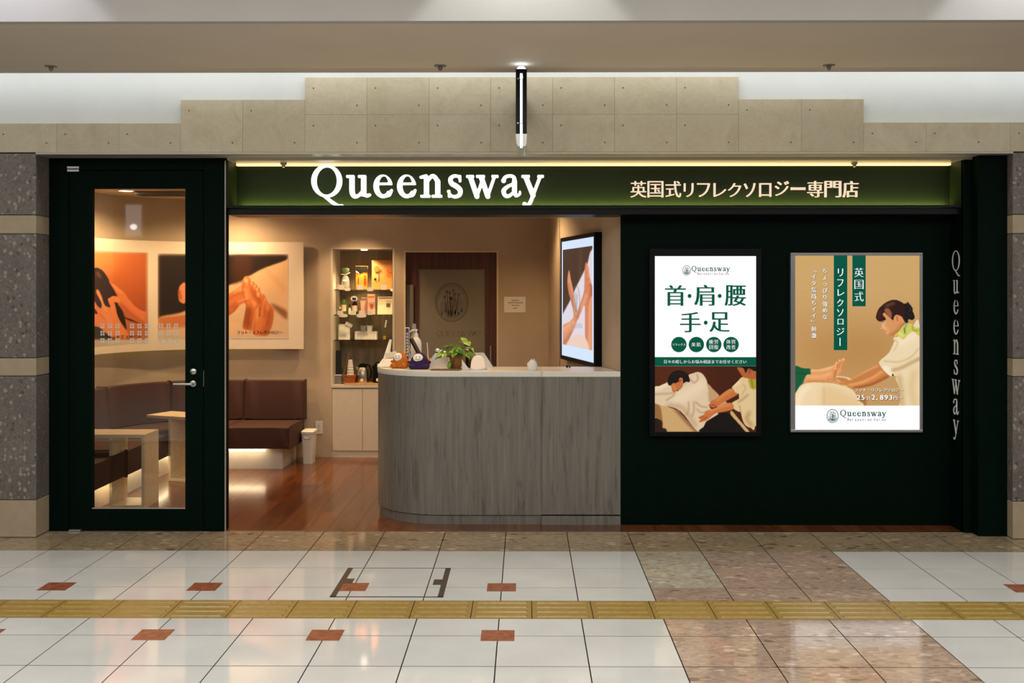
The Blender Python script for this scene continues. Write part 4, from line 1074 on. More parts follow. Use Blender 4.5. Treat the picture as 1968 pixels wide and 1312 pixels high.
loft(MB(), [(rrect(0.059, 0.095, 0.02), 0.272), (rrect(0.061, 0.097, 0.02), 0.292), (rrect(0.052, 0.088, 0.018), 0.302)]).build('lid', 'white_plastic', bn, local=True, smooth=True)
MB().tube([(-0.03, -0.089, 0.262), (-0.028, -0.094, 0.24), (0.0, -0.095, 0.232), (0.028, -0.094, 0.24), (0.03, -0.089, 0.262)], 0.004, 6).build('carry_loop', 'white_plastic', bn, local=True, smooth=True)
p0, p1 = W(606, 834, YB - 0.01), W(620, 809, YB - 0.01)
so_ = thing('wall_socket', ((p0.x + p1.x) / 2, YB, p0.z), 'white wall socket plate above the waste bin', 'socket')
MB().box(p0.x, p1.x, YB - 0.009, YB, p0.z, p1.z).build('plate', 'white_plastic', so_, bevel=0.003)
xm, zm = (p0.x + p1.x) / 2, (p0.z + p1.z) / 2
for dzz in (-0.02, 0.02): MB().box(xm - 0.012, xm + 0.012, YB - 0.012, YB - 0.009, zm + dzz - 0.014, zm + dzz + 0.014).build('outlet', 'white_laminate', so_, bevel=0.001)

# ================================================================== wall niche unit
ND = 0.42
nu_ = thing('shelf_niche', ((nx0 + nx1) / 2, YB + 0.2, 0), 'tall wall niche with glass shelves above a pale base cupboard', 'shelf unit')
MB().box(nx0, nx1, YB + ND, YB + ND + 0.02, nz0 - 0.02, nz1).build('back_panel', 'taupe_woodgrain', nu_)
MB().box(nx0 - 0.012, nx0 + 0.008, YB - 0.004, YB + ND, nz0 - 0.02, nz1 + 0.012).build('side_panel', 'white_laminate', nu_)
MB().box(nx1 - 0.008, nx1 + 0.012, YB - 0.004, YB + ND, nz0 - 0.02, nz1 + 0.012).build('side_panel', 'white_laminate', nu_)
MB().box(nx0, nx1, YB - 0.004, YB + ND, nz1, nz1 + 0.012).build('top_panel', 'white_laminate', nu_)
zk = wz(866, YB)
MB().box(nx0, nx1, YB - 0.012, YB + ND, nz0 - 0.025, nz0).build('worktop', 'white_laminate', nu_)
MB().box(nx0, nx1, YB + 0.03, YB + ND, 0, nz0 - 0.025).build('carcass', 'white_laminate', nu_)
MB().box(nx0, nx1, YB + 0.004, YB + 0.03, 0, zk - 0.003).build('toe_kick', 'white_laminate', nu_)
xs = wx(697, YB)
for a, b in ((nx0 + 0.003, xs - 0.0015), (xs + 0.0015, nx1 - 0.003)):
    MB().box(a, b, YB - 0.006, YB + 0.014, zk, nz0 - 0.035).build('cupboard_door', 'white_laminate', nu_, bevel=0.002)
SHZ = [wz(y, YB + 0.10) for y in (555.5, 604, 652.5)]
for z in SHZ:
    MB().box(nx0 + 0.01, nx1 - 0.01, YB + 0.05, YB + ND - 0.01, z - 0.008, z).build('glass_shelf', 'shelf_glass', nu_)
    for x in (nx0 + 0.008, nx1 - 0.02):
        MB().box(x, x + 0.014, YB + 0.10, YB + 0.12, z - 0.018, z - 0.008).build('shelf_pin', 'steel', nu_)
sl = bpy.data.lights.new('niche_lamp', 'SPOT'); sl.energy = 28; sl.color = WARM; sl.spot_size = R(120); sl.spot_blend = 0.7; sl.shadow_soft_size = 0.03
slo = bpy.data.objects.new('niche_lamp', sl); COL.objects.link(slo); slo.parent = nu_; slo.location = Vector(((nx0 + nx1) / 2, YB + 0.07, nz1 - 0.02)) - nu_.location
MB().lathe([(0.03, 0), (0.03, -0.008), (0.0001, -0.009)], ((nx0 + nx1) / 2, YB + 0.10, nz1), 16).build('lamp_lens', 'lamp_disc', nu_)

# ================================================================== inner door
d2 = thing('door_2', ((ddx0 + ddx1) / 2, YB + 0.05, 0), 'dark brown inner door with frosted glass and round crest', None, None, 'structure')
f = MB(); f.box(ddx0 - 0.004, ddx0 + 0.012, YB - 0.012, YB + 0.10, 0, ddz1 + 0.004); f.build('casing', 'ivory', d2)
MB().box(ddx1 - 0.012, ddx1 + 0.004, YB - 0.012, YB + 0.10, 0, ddz1 + 0.004).build('casing', 'ivory', d2)
MB().box(ddx0 + 0.012, ddx1 - 0.012, YB - 0.012, YB + 0.10, ddz1 - 0.008, ddz1 + 0.004).build('casing', 'ivory', d2)
YD = YB + 0.05
fx0, fx1, fz1 = wx(804, YD), wx(932, YD), wz(517, YD)
MB().box(ddx0 + 0.012, fx0, YD, YD + 0.04, 0.01, ddz1 - 0.008).build('stile', 'dark_door_wood', d2)
MB().box(fx1, ddx1 - 0.012, YD, YD + 0.04, 0.01, ddz1 - 0.008).build('stile', 'dark_door_wood', d2)
MB().box(fx0, fx1, YD, YD + 0.04, fz1, ddz1 - 0.008).build('rail', 'dark_door_wood', d2)
MB().box(fx0, fx1, YD, YD + 0.04, 0.01, 0.25).build('rail', 'dark_door_wood', d2)
pane = MB().box(fx0, fx1, YD + 0.015, YD + 0.025, 0.25, fz1).build('frosted_pane', 'frosted_glass', d2)
pl = Plane((0, YD + 0.014, 0), (1, 0, 0), (0, 0, 1))
em = MB(); c = W(868, 581, YD); put_emblem(em, pl, c.x, c.z, 32.5 * 0.00494, 38 * 0.00494, 0); tag(em.build('etched_crest', 'emblem_etch', pane), 'etched round crest')
em = MB(); c = W(838, 646, YD); put_text(em, pl, 'QUEENSWAY', c.x, c.z, 0.075, 0, smear=0.01, thin=-0.012, pitch=0.66, steps=1); tag(em.build('etched_lettering', 'emblem_etch', pane), kind='stuff')
c0, c1 = W(940.5, 780, YD), W(945.5, 664, YD)
tag(MB().tube([((c0.x + c1.x) / 2, YD - 0.035, c0.z), ((c0.x + c1.x) / 2, YD - 0.035, c1.z)], 0.011, 10).box(c0.x + 0.008, c0.x + 0.016, YD - 0.035, YD, c1.z - 0.04, c1.z - 0.03).build('pull_handle', 'steel', d2, smooth=True), 'vertical steel pull handle')
c0, c1 = W(781.5, 760, YD), W(795, 547, YD)
single('leaning_board', MB().box(c0.x, c1.x, YD - 0.02, YD - 0.008, 0.002, c1.z), 'grey_blind', 'narrow grey board standing against the inner door frame', 'board', bevel=0.002)
c0, c1 = W(969, 600, YB), W(1010, 570, YB)
nt = thing('paper_notice', ((c0.x + c1.x) / 2, YB, c0.z), 'white paper notice taped to the back wall beside the inner door', 'notice')
MB().box(c0.x, c1.x, YB - 0.003, YB - 0.0005, c0.z, c1.z).build('sheet', 'paper_white', nt)
nl = MB(); pl = Plane((0, YB - 0.0035, 0), (1, 0, 0), (0, 0, 1))
for yy, xa, xb in ((577, 983, 997), (581.5, 976, 1004), (586.5, 983, 997), (592, 986, 993)):
    a, b = W(xa, yy, YB), W(xb, yy, YB); x = a.x
    while x < b.x: put_rect(nl, pl, x, x + 0.008, a.z - 0.004, a.z + 0.004, 0); x += 0.0105
tag(nl.build('printed_lines', 'brochure_brown', nt), kind='stuff')

# ================================================================== channel letters of the sign
YP = GW + 0.01
xh = 178 / 4.1 * 0.00351
c0 = W(580 + 75 / 4.1, 290 + 368 / 4.1, YP - 0.08)
sg = thing('channel_letter_sign', (c0.x + 0.8, YP, c0.z), 'large glowing white serif letters reading Queensway on the green sign', 'sign')
for i, ch in enumerate('Queensway'):
    vs, fs_ = roman_mesh(ch, 0.225, 0.125, 0.08, 0.0)
    mb = MB().add([(c0.x + (QX[i] + x) * xh, YP - 0.075 - z * xh, c0.z + y * xh) for x, y, z in vs], fs_)
    mb.build('letter', 'sign_letter_glow', sg)
# Japanese lettering
c0 = W(1212, 379, YP - 0.03); sz = 31.5 / 1 * 0.00352
jp = thing('lettering_sign', (c0.x + 0.75, YP, c0.z), 'row of raised peach Japanese letters on the green sign', 'sign')
chars = '英国式リフレクソロジー専門店'
starts = [52, 192, 340, 490, 600, 735, 855, 985, 1112, 1240, 1372, 1508, 1650, 1800]
ends = [182, 322, 468, 570, 706, 838, 962, 1080, 1210, 1355, 1490, 1636, 1785, 1928]
for ch, a, b in zip(chars, starts, ends):
    vs, fs_ = glyph(ch, -0.010); xsv = [v[0] for v in vs]; ysv = [v[1] for v in vs]
    X0, X1 = wx(1200 + a / 4.278, YP - 0.03), wx(1200 + b / 4.278, YP - 0.03)
    ztop, zbot = (352, 378) if ch in 'リフレクソロ' else ((348, 376) if ch == 'ジ' else ((360, 365) if ch == 'ー' else (348, 379)))
    Z0, Z1 = wz(zbot, YP - 0.03), wz(ztop, YP - 0.03)
    mb = MB(); kx = (X1 - X0) / (max(xsv) - min(xsv) + 0.036); kz = (Z1 - Z0) / (max(ysv) - min(ysv))
    for k in range(3):
        off = k * 0.018
        fr = [(X0 + (x - min(xsv) + off) * kx, YP - 0.03 - k * 0.0002, Z0 + (y - min(ysv)) * kz) for x, y in vs]
        bk = [(x, YP - 0.008, z) for x, y, z in fr]; n = len(fr)
        mb.add(fr, fs_)
        ec = {}
        for f_ in fs_:
            for p_, q_ in zip(f_, f_[1:] + f_[:1]): ec[(p_, q_)] = 1
        mb.add(fr + bk, [(p_, q_, n + q_, n + p_) for (p_, q_) in ec if (q_, p_) not in ec])
    mb.build('letter', 'jp_letter_glow', jp)
# vertical lettering on the side wall
vt = thing('wall_lettering', (XR, 0.11, wz(845, 0.1)), 'white serif letters reading Queensway down the narrow side wall', 'sign')
for ch, ya, yb in zip('Queensway', (481, 538, 576, 614, 652, 691, 729, 766, 807), (531, 565, 604, 643, 681, 720, 758, 797, 846)):
    vs, fs_ = roman_mesh(ch, 0.17, 0.06, 0.01, 0.0)
    xs_ = [v[0] for v in vs]; ys_ = [v[1] for v in vs]; Z1, Z0 = wz(ya, 0.1, 1838), wz(yb, 0.1, 1838)
    k = (Z1 - Z0) / (max(ys_) - min(ys_)); kw = min(k * 1.0, 0.175 / (max(xs_) - min(xs_))); cxx = (max(xs_) + min(xs_)) / 2
    mb = MB().add([(XR - 0.003 - z * 0.1, 0.105 - (x - cxx) * kw, Z0 + (y - min(ys_)) * k) for x, y, z in vs], fs_)
    mb.build('letter', 'white_vinyl', vt)

# ================================================================== digital poster
def frame4(parent, name, mat, x0, x1, z0, z1, w, y0, y1, bevel=0.002):
    for b in ((x0, x1, z1 - w[0], z1), (x0, x1, z0, z0 + w[1]), (x0, x0 + w[2], z0 + w[1], z1 - w[0]), (x1 - w[3], x1, z0 + w[1], z1 - w[0])):
        MB().box(b[0], b[1], y0, y1, b[2], b[3]).build(name, mat, parent, bevel=bevel)
YS = GW - 0.045
a0, a1 = W(1248, 838, YS), W(1463, 478, YS); s0, s1 = W(1258.5, 829.5, YS), W(1453, 492, YS)
dp = thing('digital_poster', ((a0.x + a1.x) / 2, GW, a0.z), 'black framed lit poster screen with green Japanese words and a back massage photo', 'poster')
frame4(dp, 'frame_side', 'black_plastic', a0.x, a1.x, a0.z, a1.z, (a1.z - s1.z, s0.z - a0.z, s0.x - a0.x, a1.x - s1.x), YS - 0.006, GW)
zpic = wz(703, YS)
MB().box(s0.x, s1.x, YS, YS + 0.02, zpic, s1.z).build('screen', 'screen_white', dp)
T = lambda x, y: W(x, y, YS)
pl = Plane((0, YS - 0.0012, 0), (1, 0, 0), (0, 0, 1))
mb = MB(); q0, q1 = T(1259, 703), T(1453, 686); put_rect(mb, pl, s0.x, s1.x, q0.z, q1.z, 0); mb.build('caption_band', 'screen_green', dp)
sc = (YS - CAMY) / F
def fit_char(mb, pl, ch, x0, x1, y0, y1, Yp, smear=0.055, thin=-0.013, d=0.0006, tr=lambda v: v):
    vs, f_ = glyph(ch, thin); xv = [v[0] for v in vs]; yv = [v[1] for v in vs]
    A, B = W(x0, y1, Yp), W(x1, y0, Yp); kx = (B.x - A.x) / (max(xv) - min(xv) + smear); kz = (B.z - A.z) / (max(yv) - min(yv))
    for k in range(3): mb.add([pl(A.x + (x - min(xv) + smear * k / 2) * kx, A.z + (y - min(yv)) * kz, d + k * 0.0001) for x, y in vs], f_)
zz = lambda u, v: (1220 + u / 3.2815, 460 + v / 3.28)
for ch, u0, u1, v0, v1 in (('首', 190, 322, 288, 418), ('肩', 374, 503, 286, 418), ('腰', 566, 701, 288, 418), ('手', 285, 415, 458, 585), ('足', 470, 598, 458, 582)):
    big = MB(); (x0, y0), (x1, y1) = zz(u0, v0), zz(u1, v1); fit_char(big, pl, ch, x0, x1, y0, y1, YS, 0.055, -0.004); big.build('character', 'screen_green', dp)
for u, v in ((345, 356), (535, 356), (447, 524)):
    x, y = zz(u, v); c = T(x, y); big = MB(); put_disc(big, pl, c.x, c.z, 3.7 * sc, 3.9 * sc, 0.0006); big.build('middle_dot', 'screen_green', dp)
txt = MB()
for u, rows in ((278, ('リラックス',)), (388, ('美肌',)), (498, ('疲労', '回復')), (607, ('体質', '改善'))):
    x, y = zz(u, 662); c = T(x, y); disc = MB(); put_disc(disc, pl, c.x, c.z, 14.8 * sc, 14.8 * sc, 0.0004, 36); disc.build('word_badge', 'screen_green', dp)
    s = {5: 5.2, 2: 9.2 if len(rows) == 2 else 8.6}[len(rows[0])]
    for r_i, row in enumerate(rows):
        bz = c.z - s * 0.38 * sc + ((0.52 - r_i) * s * 1.12 * sc if len(rows) == 2 else 0)
        pit = 1.0 if len(row) == 5 else (1.05 if len(rows) == 2 else 1.15)
        put_text(txt, pl, row, c.x - len(row) * s * pit * sc / 2, bz, s * sc, 0.0009, smear=0.02, thin=-0.012, pitch=pit, steps=2)
s = 8.75; c = T(1275, 697.6); put_text(txt, pl, '日々の癒しからお悩み相談までお任せください', c.x, c.z, 7.6 * sc, 0.0009, smear=0.02, thin=-0.012, pitch=1.0, steps=2)
tag(txt.build('small_lettering', 'screen_text_white', dp), kind='stuff')
lg = MB(); c = T(1319.5, 519.5); put_emblem(lg, pl, c.x, c.z, 8.2 * sc, 10 * sc, 0.0006)
c = T(1329, 521); put_roman(lg, pl, c.x, c.z, 7.0 * sc, 0.0006, 0.24, 0.13, track=1.02)
c = T(1340, 528); put_text(lg, pl, 'Relaxation Salon', c.x, c.z, 6.4 * sc, 0.0006, smear=0.02, thin=0.004, pitch=0.62, steps=1)
tag(lg.build('logo', 'screen_logo_dark', dp), kind='stuff')
def back_massage():
    p = Pic(1250, 690, 8.748, 60, 110, 1760, 1230, 300, (78, 34, 12))
    p.poly([(60, 110), (900, 110), (800, 600), (60, 500)], (98, 46, 18), 160, a=.8)
    for k in range(9): p.stroke([(950 + 70 * k, 130), (930 + 75 * k, 400), (960 + 80 * k, 700)], 14, (58, 24, 8), 14, a=.35)
    # massage table, left cloth
    p.poly([(60, 700), (300, 800), (460, 860), (620, 1030), (800, 1220), (60, 1220)], (206, 168, 116), 3, False)
    p.poly([(60, 760), (160, 790), (200, 1000), (210, 1160), (180, 1160), (160, 1020), (60, 960)], (156, 112, 66), 8)
    p.poly([(60, 1000), (190, 1040), (200, 1150), (260, 1170), (260, 1230), (60, 1230)], (48, 24, 14), 5)
    p.stroke([(420, 840), (600, 1040), (770, 1210)], 40, (118, 78, 44), 18, a=.8)
    p.poly([(960, 420), (1050, 500), (1160, 620), (1100, 720), (1000, 700)], (196, 160, 116), 5)
    p.poly([(1120, 760), (1240, 700), (1290, 760), (1180, 860)], (204, 164, 116), 4)
    # white smock of the client
    sm = p.poly([(60, 480), (150, 450), (260, 400), (310, 385), (360, 470), (440, 540), (520, 480), (600, 390), (660, 380), (640, 270), (720, 235), (790, 215), (860, 235), (910, 290), (950, 370), (965, 480), (985, 580), (1000, 680), (1010, 760), (1000, 820), (1080, 860), (1140, 920), (1000, 1010), (930, 1060), (860, 1215), (790, 1210), (700, 1110), (560, 930), (450, 840), (330, 800), (200, 780), (60, 710)], (222, 198, 166), 3)
    p.stroke([(420, 700), (560, 620), (760, 500), (860, 420)], 150, (236, 214, 184), 60, clip=sm, a=.9)
    p.stroke([(90, 500), (300, 420)], 60, (240, 220, 190), 25, clip=sm)
    p.stroke([(60, 590), (260, 580), (420, 570)], 26, (184, 152, 116), 12, clip=sm, a=.8)
    p.stroke([(300, 780), (500, 800), (640, 940), (760, 1120)], 60, (186, 150, 112), 30, clip=sm, a=.7)
    for q in ([(640, 720), (640, 860), (600, 940)], [(730, 720), (730, 870), (700, 960)], [(780, 840), (860, 900), (960, 870)], [(760, 720), (850, 790), (960, 810)], [(980, 560), (990, 700)], [(780, 260), (800, 340), (730, 400)], [(660, 330), (720, 390)], [(270, 690), (350, 640), (400, 600)]):
        p.stroke(q, 22, (176, 140, 104), 10, clip=sm, a=.75)
    p.poly([(530, 470), (560, 400), (620, 370), (665, 385), (600, 420), (560, 460)], (212, 190, 164), 4)
    # head
    p.poly([(340, 400), (420, 390), (500, 380), (555, 370), (530, 450), (510, 500), (440, 530), (400, 560), (370, 540), (355, 470)], (196, 116, 66), 3)
    p.stroke([(380, 440), (420, 500)], 40, (222, 146, 92), 14, a=.7)
    p.poly([(300, 430), (290, 370), (310, 290), (370, 220), (450, 190), (540, 195), (610, 240), (650, 300), (660, 380), (600, 380), (555, 400), (545, 330), (500, 310), (480, 350), (430, 400), (380, 400), (340, 440)], (26, 16, 12), 3)
    p.stroke([(360, 270), (450, 250), (560, 260)], 20, (66, 42, 28), 14, a=.5)
    p.poly([(480, 330), (510, 308), (545, 330), (540, 390), (520, 420), (490, 380)], (206, 118, 74), 3); p.stroke([(505, 340), (515, 380)], 10, (120, 56, 34), 5)
    # therapist
    p.poly([(860, 1230), (900, 1130), (1000, 1020), (1140, 930), (1250, 900), (1340, 920), (1400, 960), (1520, 1080), (1600, 1230)], (18, 11, 9), 4)
    p.poly([(1370, 870), (1480, 1000), (1600, 1140), (1660, 1215), (1600, 1215), (1500, 1100), (1350, 930)], (206, 172, 124), 3)
    jk = p.poly([(1370, 480), (1410, 430), (1470, 370), (1540, 300), (1640, 320), (1760, 330), (1760, 1120), (1680, 1150), (1600, 1110), (1550, 1020), (1520, 900), (1480, 880), (1400, 830), (1370, 740), (1440, 690), (1490, 660), (1480, 580), (1430, 570)], (224, 196, 150), 3)
    p.stroke([(1640, 600), (1540, 680), (1480, 720)], 30, (176, 142, 98), 14, clip=jk, a=.8); p.stroke([(1560, 430), (1600, 480), (1540, 600)], 20, (190, 156, 110), 10, clip=jk, a=.7)
    p.stroke([(1660, 900), (1620, 1000), (1700, 1110)], 60, (180, 142, 94), 26, clip=jk, a=.8); p.stroke([(1400, 440), (1500, 380)], 40, (240, 216, 176), 16, clip=jk)
    p.stroke([(1500, 780), (1520, 890)], 16, (170, 134, 90), 6, clip=jk, a=.8)
    p.poly([(1650, 320), (1760, 330), (1760, 500), (1690, 490), (1660, 420)], (176, 164, 56), 5); p.stroke([(1700, 340), (1720, 470)], 16, (124, 120, 40), 6)
    p.poly([(1460, 150), (1480, 130), (1600, 130), (1760, 130), (1760, 330), (1640, 320), (1560, 300), (1500, 220)], (186, 104, 58), 4)
    p.poly([(1440, 120), (1760, 110), (1760, 200), (1690, 170), (1640, 160), (1600, 230), (1560, 150)], (22, 13, 10), 4)
    p.poly([(1640, 180), (1665, 165), (1690, 190), (1680, 250), (1650, 250)], (170, 84, 48), 3)
    a1_ = p.poly([(1370, 490), (1430, 560), (1470, 590), (1350, 660), (1240, 720), (1130, 790), (1060, 810), (1000, 800), (975, 770), (1000, 740), (1030, 700), (1090, 670), (1160, 620), (1260, 540)], (200, 118, 66), 3)
    p.stroke([(1120, 690), (1260, 580), (1380, 510)], 40, (224, 150, 92), 16, clip=a1_, a=.7); p.stroke([(1000, 790), (1060, 770), (1100, 790)], 10, (110, 54, 30), 5, clip=a1_)
    a2_ = p.poly([(1370, 740), (1400, 830), (1300, 870), (1200, 890), (1120, 900), (1040, 950), (960, 1020), (840, 1060), (820, 1040), (850, 1010), (805, 990), (830, 960), (900, 930), (920, 890), (980, 850), (1060, 830), (1180, 780), (1280, 740)], (202, 120, 66), 3)
    p.stroke([(1000, 870), (1160, 810), (1340, 760)], 36, (228, 156, 98), 14, clip=a2_, a=.7)
    for q in ([(820, 1000), (900, 960)], [(830, 1040), (930, 980)], [(900, 1010), (960, 960)]): p.stroke(q, 9, (140, 72, 40), 4, clip=a2_, a=.9)
    p.noise(1.2, 5)
    return p
flat = lambda q0, q1, Y: (lambda a, b: np.stack([q0.x + (q1.x - q0.x) * a, np.full(a.shape, Y), q1.z + (q0.z - q1.z) * b], 1))
bm_ = back_massage().contrast(1.12)
bm_.object('photo_print', flat(Vector((s0.x, 0, s0.z)), Vector((s1.x, 0, zpic)), YS - 0.0005), 260, 172, 'print_lit', dp)

# ================================================================== framed light box poster
YL = GW - 0.03
a0, a1 = W(1519, 830, YL), W(1773, 485.5, YL); s0, s1 = W(1528, 825, YL), W(1767, 491, YL)
lb = thing('light_box_poster', ((a0.x + a1.x) / 2, GW, a0.z), 'silver framed light box poster showing a therapist in a yellow scarf treating feet', 'poster')
frame4(lb, 'frame_side', 'silver_frame', a0.x, a1.x, a0.z, a1.z, (a1.z - s1.z, s0.z - a0.z, s0.x - a0.x, a1.x - s1.x), YL - 0.008, GW, 0.003)
zpic = wz(460 + 1072 / 3.3645, YL)
MB().box(s0.x, s1.x, YL, YL + 0.02, s0.z, zpic).build('white_panel', 'screen_white', lb)
T = lambda x, y: W(x, y, YL); sc = (YL - CAMY) / F
pl = Plane((0, YL - 0.0015, 0), (1, 0, 0), (0, 0, 1))
zz = lambda u, v: (1490 + u / 3.3645, 460 + v / 3.3645)
for u0, u1, v0, v1 in ((498, 584, 104, 432), (378, 465, 104, 715)):
    (x0, y0), (x1, y1) = zz(u0, v0), zz(u1, v1); A, B = T(x0, y1), T(x1, y0); bars = MB(); put_rect(bars, pl, A.x, B.x, A.z, min(B.z, s1.z), 0); bars.build('green_banner', 'box_green', lb)
wt = MB(); shd = MB()
for ch, v0, v1 in (('英', 184, 242), ('国', 262, 320), ('式', 338, 400)):
    (x0, y0), (x1, y1) = zz(511, v0), zz(570, v1); w1 = MB(); fit_char(w1, pl, ch, x0, x1, y0, y1, YL, 0.04, -0.018); w1.build('character', 'screen_text_white', lb)
for ch, u0, u1, v0, v1 in (('リ', 404, 438, 188, 238), ('フ', 399, 440, 258, 304), ('レ', 402, 446, 322, 364), ('ク', 398, 440, 386, 432), ('ソ', 398, 440, 450, 496), ('ロ', 402, 440, 514, 550), ('ジ', 396, 446, 572, 618)):
    (x0, y0), (x1, y1) = zz(u0, v0), zz(u1, v1); w1 = MB(); fit_char(w1, pl, ch, x0, x1, y0, y1, YL, 0.04, -0.012); w1.build('character', 'screen_text_white', lb)
(x0, y0), (x1, y1) = zz(415, 636), zz(421, 688); A, B = T(x0, y1), T(x1, y0); w1 = MB(); put_rect(w1, pl, A.x, B.x, A.z, B.z, 0.0006); w1.build('character', 'screen_text_white', lb)
def col_text(text, u, v, size, pitch):
    for k, ch in enumerate(text):
        x, y = zz(u, v + k * pitch); c = T(x, y)
        s_ = size * sc
        for mbx, dxx, dzz, d, th in ((shd, 0.5, -0.6, 0.0003, 0.02), (wt, 0, 0, 0.0008, -0.004)):
            put_text(mbx, pl, ch, c.x + dxx * sc, c.z + dzz * sc, s_, d, smear=0.03, thin=th, vertical=True, steps=2)
col_text('ちょっぴり強めな', 303, 216, 10.4, 42.6)
col_text('「イタ気持ちイイ」刺激', 231, 212, 10.4, 42.2)
def row_text(text, x, y, size, pitch, smear=0.03, th0=-0.004):
    c = T(x, y)
    for mbx, dxx, dzz, d, th in ((shd, 0.6, -0.7, 0.0003, 0.028), (wt, 0, 0, 0.0008, th0)):
        put_text(mbx, pl, text, c.x + dxx * sc, c.z + dzz * sc, size * sc, d, smear=smear, thin=th, pitch=pitch, steps=2)
row_text('フット・リフレクソロジー', 1642, 752, 7.8, 1.0)
row_text('25', 1646.5, 768, 13.5, 0.64, 0.05, 0.0); row_text('分', 1664.5, 767.5, 8, 1.0)
row_text('2,', 1675, 768, 13.5, 0.62, 0.05, 0.0); row_text('893', 1691, 768, 13.5, 0.64, 0.05, 0.0); row_text('円', 1716, 767.5, 9, 1.0); row_text('〜', 1727, 767, 8, 1.0)
tag(wt.build('white_lettering', 'screen_text_white', lb), kind='stuff'); tag(shd.build('lettering_shadow', 'print_shadow_text', lb), kind='stuff')
lg = MB(); c = T(1600, 799); put_emblem(lg, pl, c.x, c.z, 11.5 * sc, 13.4 * sc, 0.0006)
c = T(1614.5, 799.5); put_roman(lg, pl, c.x, c.z, 8.4 * sc, 0.0006, 0.24, 0.13, track=1.02)
c = T(1628, 808.5); put_text(lg, pl, 'Relaxation Salon', c.x, c.z, 7.8 * sc, 0.0006, smear=0.02, thin=0.004, pitch=0.62, steps=1)
tag(lg.build('logo', 'screen_logo_dark', lb), kind='stuff')
def foot_therapy():
    # frame of 1520,640 at 6.727
    k = 6.727; up = lambda q: [((1660 + u / 9.375 - 1520) * k, (560 + v / 9.375 - 640) * k) for u, v in q]
    p = Pic(1520, 640, k, 45, -1010, 1660, 935, 330, (196, 152, 96))
    p.poly([(40, -1020), (1700, -1020), (1700, -300), (40, -300)], (206, 168, 110), 200, False, a=.9)
    p.poly([(250, 100), (1250, 0), (1250, 420), (300, 420)], (182, 134, 76), 160, a=.7)
    p.poly([(980, 560), (1420, 560), (1420, 960), (980, 960)], (196, 154, 100), 60, a=.8)
    r = np.random.RandomState(2)
    for _ in range(60):
        y = r.uniform(-1000, 500); x = r.uniform(50, 1400); p.stroke([(x, y), (x + 120, y)], 3, (182, 140, 84), 2, a=.25)
    # couch with white towel
    p.poly([(860, 780), (975, 850), (975, 935), (850, 935)], (172, 120, 64), 6, False)
    p.poly([(560, 560), (640, 555), (760, 580), (800, 640), (700, 690)], (236, 208, 160), 4)
    tw = p.poly([(40, 830), (80, 740), (140, 670), (260, 636), (420, 640), (560, 650), (700, 690), (790, 730), (840, 790), (870, 860), (885, 950), (40, 950)], (238, 212, 170), 3)
    p.poly([(425, 690), (560, 700), (700, 760), (850, 830), (885, 950), (425, 950)], (226, 192, 140), 40, clip=tw, a=.8)
    p.stroke([(90, 930), (130, 780), (230, 690)], 60, (248, 228, 192), 26, clip=tw); p.stroke([(425, 700), (430, 940)], 18, (204, 168, 120), 12, clip=tw, a=.6)
    # green towel
    gt = p.poly([(40, 445), (150, 452), (258, 465), (258, 530), (210, 545), (160, 640), (110, 690), (55, 780), (40, 790)], (18, 92, 56), 2.5)
    p.stroke([(60, 520), (240, 530)], 8, (12, 66, 40), 4, clip=gt); p.stroke([(200, 545), (130, 660)], 10, (60, 130, 84), 4, clip=gt, a=.8)
    # legs and feet
    lg_ = p.poly([(258, 470), (350, 472), (450, 445), (540, 420), (575, 385), (590, 370), (612, 380), (620, 350), (640, 345), (655, 330), (690, 325), (702, 350), (690, 380), (680, 440), (660, 490), (620, 530), (590, 560), (560, 590), (500, 610), (440, 632), (300, 630), (170, 640), (205, 540), (258, 530)], (226, 156, 98), 2.5)
    p.stroke([(260, 480), (430, 470), (540, 430)], 30, (246, 192, 136), 12, clip=lg_); p.stroke([(210, 560), (400, 560), (510, 520)], 36, (242, 184, 128), 14, clip=lg_, a=.8)
    p.stroke([(600, 400), (580, 480), (560, 580)], 22, (188, 108, 62), 9, clip=lg_, a=.9); p.stroke([(690, 350), (660, 470)], 18, (196, 116, 68), 8, clip=lg_, a=.8); p.stroke([(640, 370), (620, 450)], 9, (170, 94, 52), 5, clip=lg_, a=.8)
    for x, y in ((590, 385), (580, 420), (576, 455), (628, 355), (680, 340)): p.poly([(x - 14, y), (x, y - 16), (x + 14, y), (x, y + 18)], (244, 184, 130), 2.5)
    p.stroke([(210, 625), (430, 622)], 14, (180, 112, 62), 8, clip=lg_, a=.7)
    # arms and hands
    ab = p.poly([(1145, 400), (1190, 440), (1180, 520), (1060, 580), (900, 620), (760, 660), (680, 640), (600, 600), (570, 580), (620, 570), (700, 580), (770, 600), (900, 520), (1040, 440)], (200, 128, 72), 3)
    p.stroke([(760, 600), (900, 525), (1120, 420)], 26, (228, 164, 104), 10, clip=ab)
    af = p.poly([(1180, 480), (1240, 520), (1285, 555), (1180, 620), (1040, 680), (900, 710), (810, 718), (750, 690), (640, 660), (560, 640), (480, 630), (460, 610), (490, 590), (560, 605), (640, 630), (750, 650), (880, 620), (1040, 560), (1140, 490)], (208, 130, 70), 3)
    p.stroke([(760, 665), (900, 640), (1060, 570), (1170, 500)], 36, (234, 166, 104), 13, clip=af, a=.9); p.stroke([(820, 712), (1040, 665), (1250, 560)], 30, (140, 76, 38), 13, clip=af, a=.8); p.stroke([(480, 608), (620, 645)], 10, (240, 178, 122), 5, clip=af)
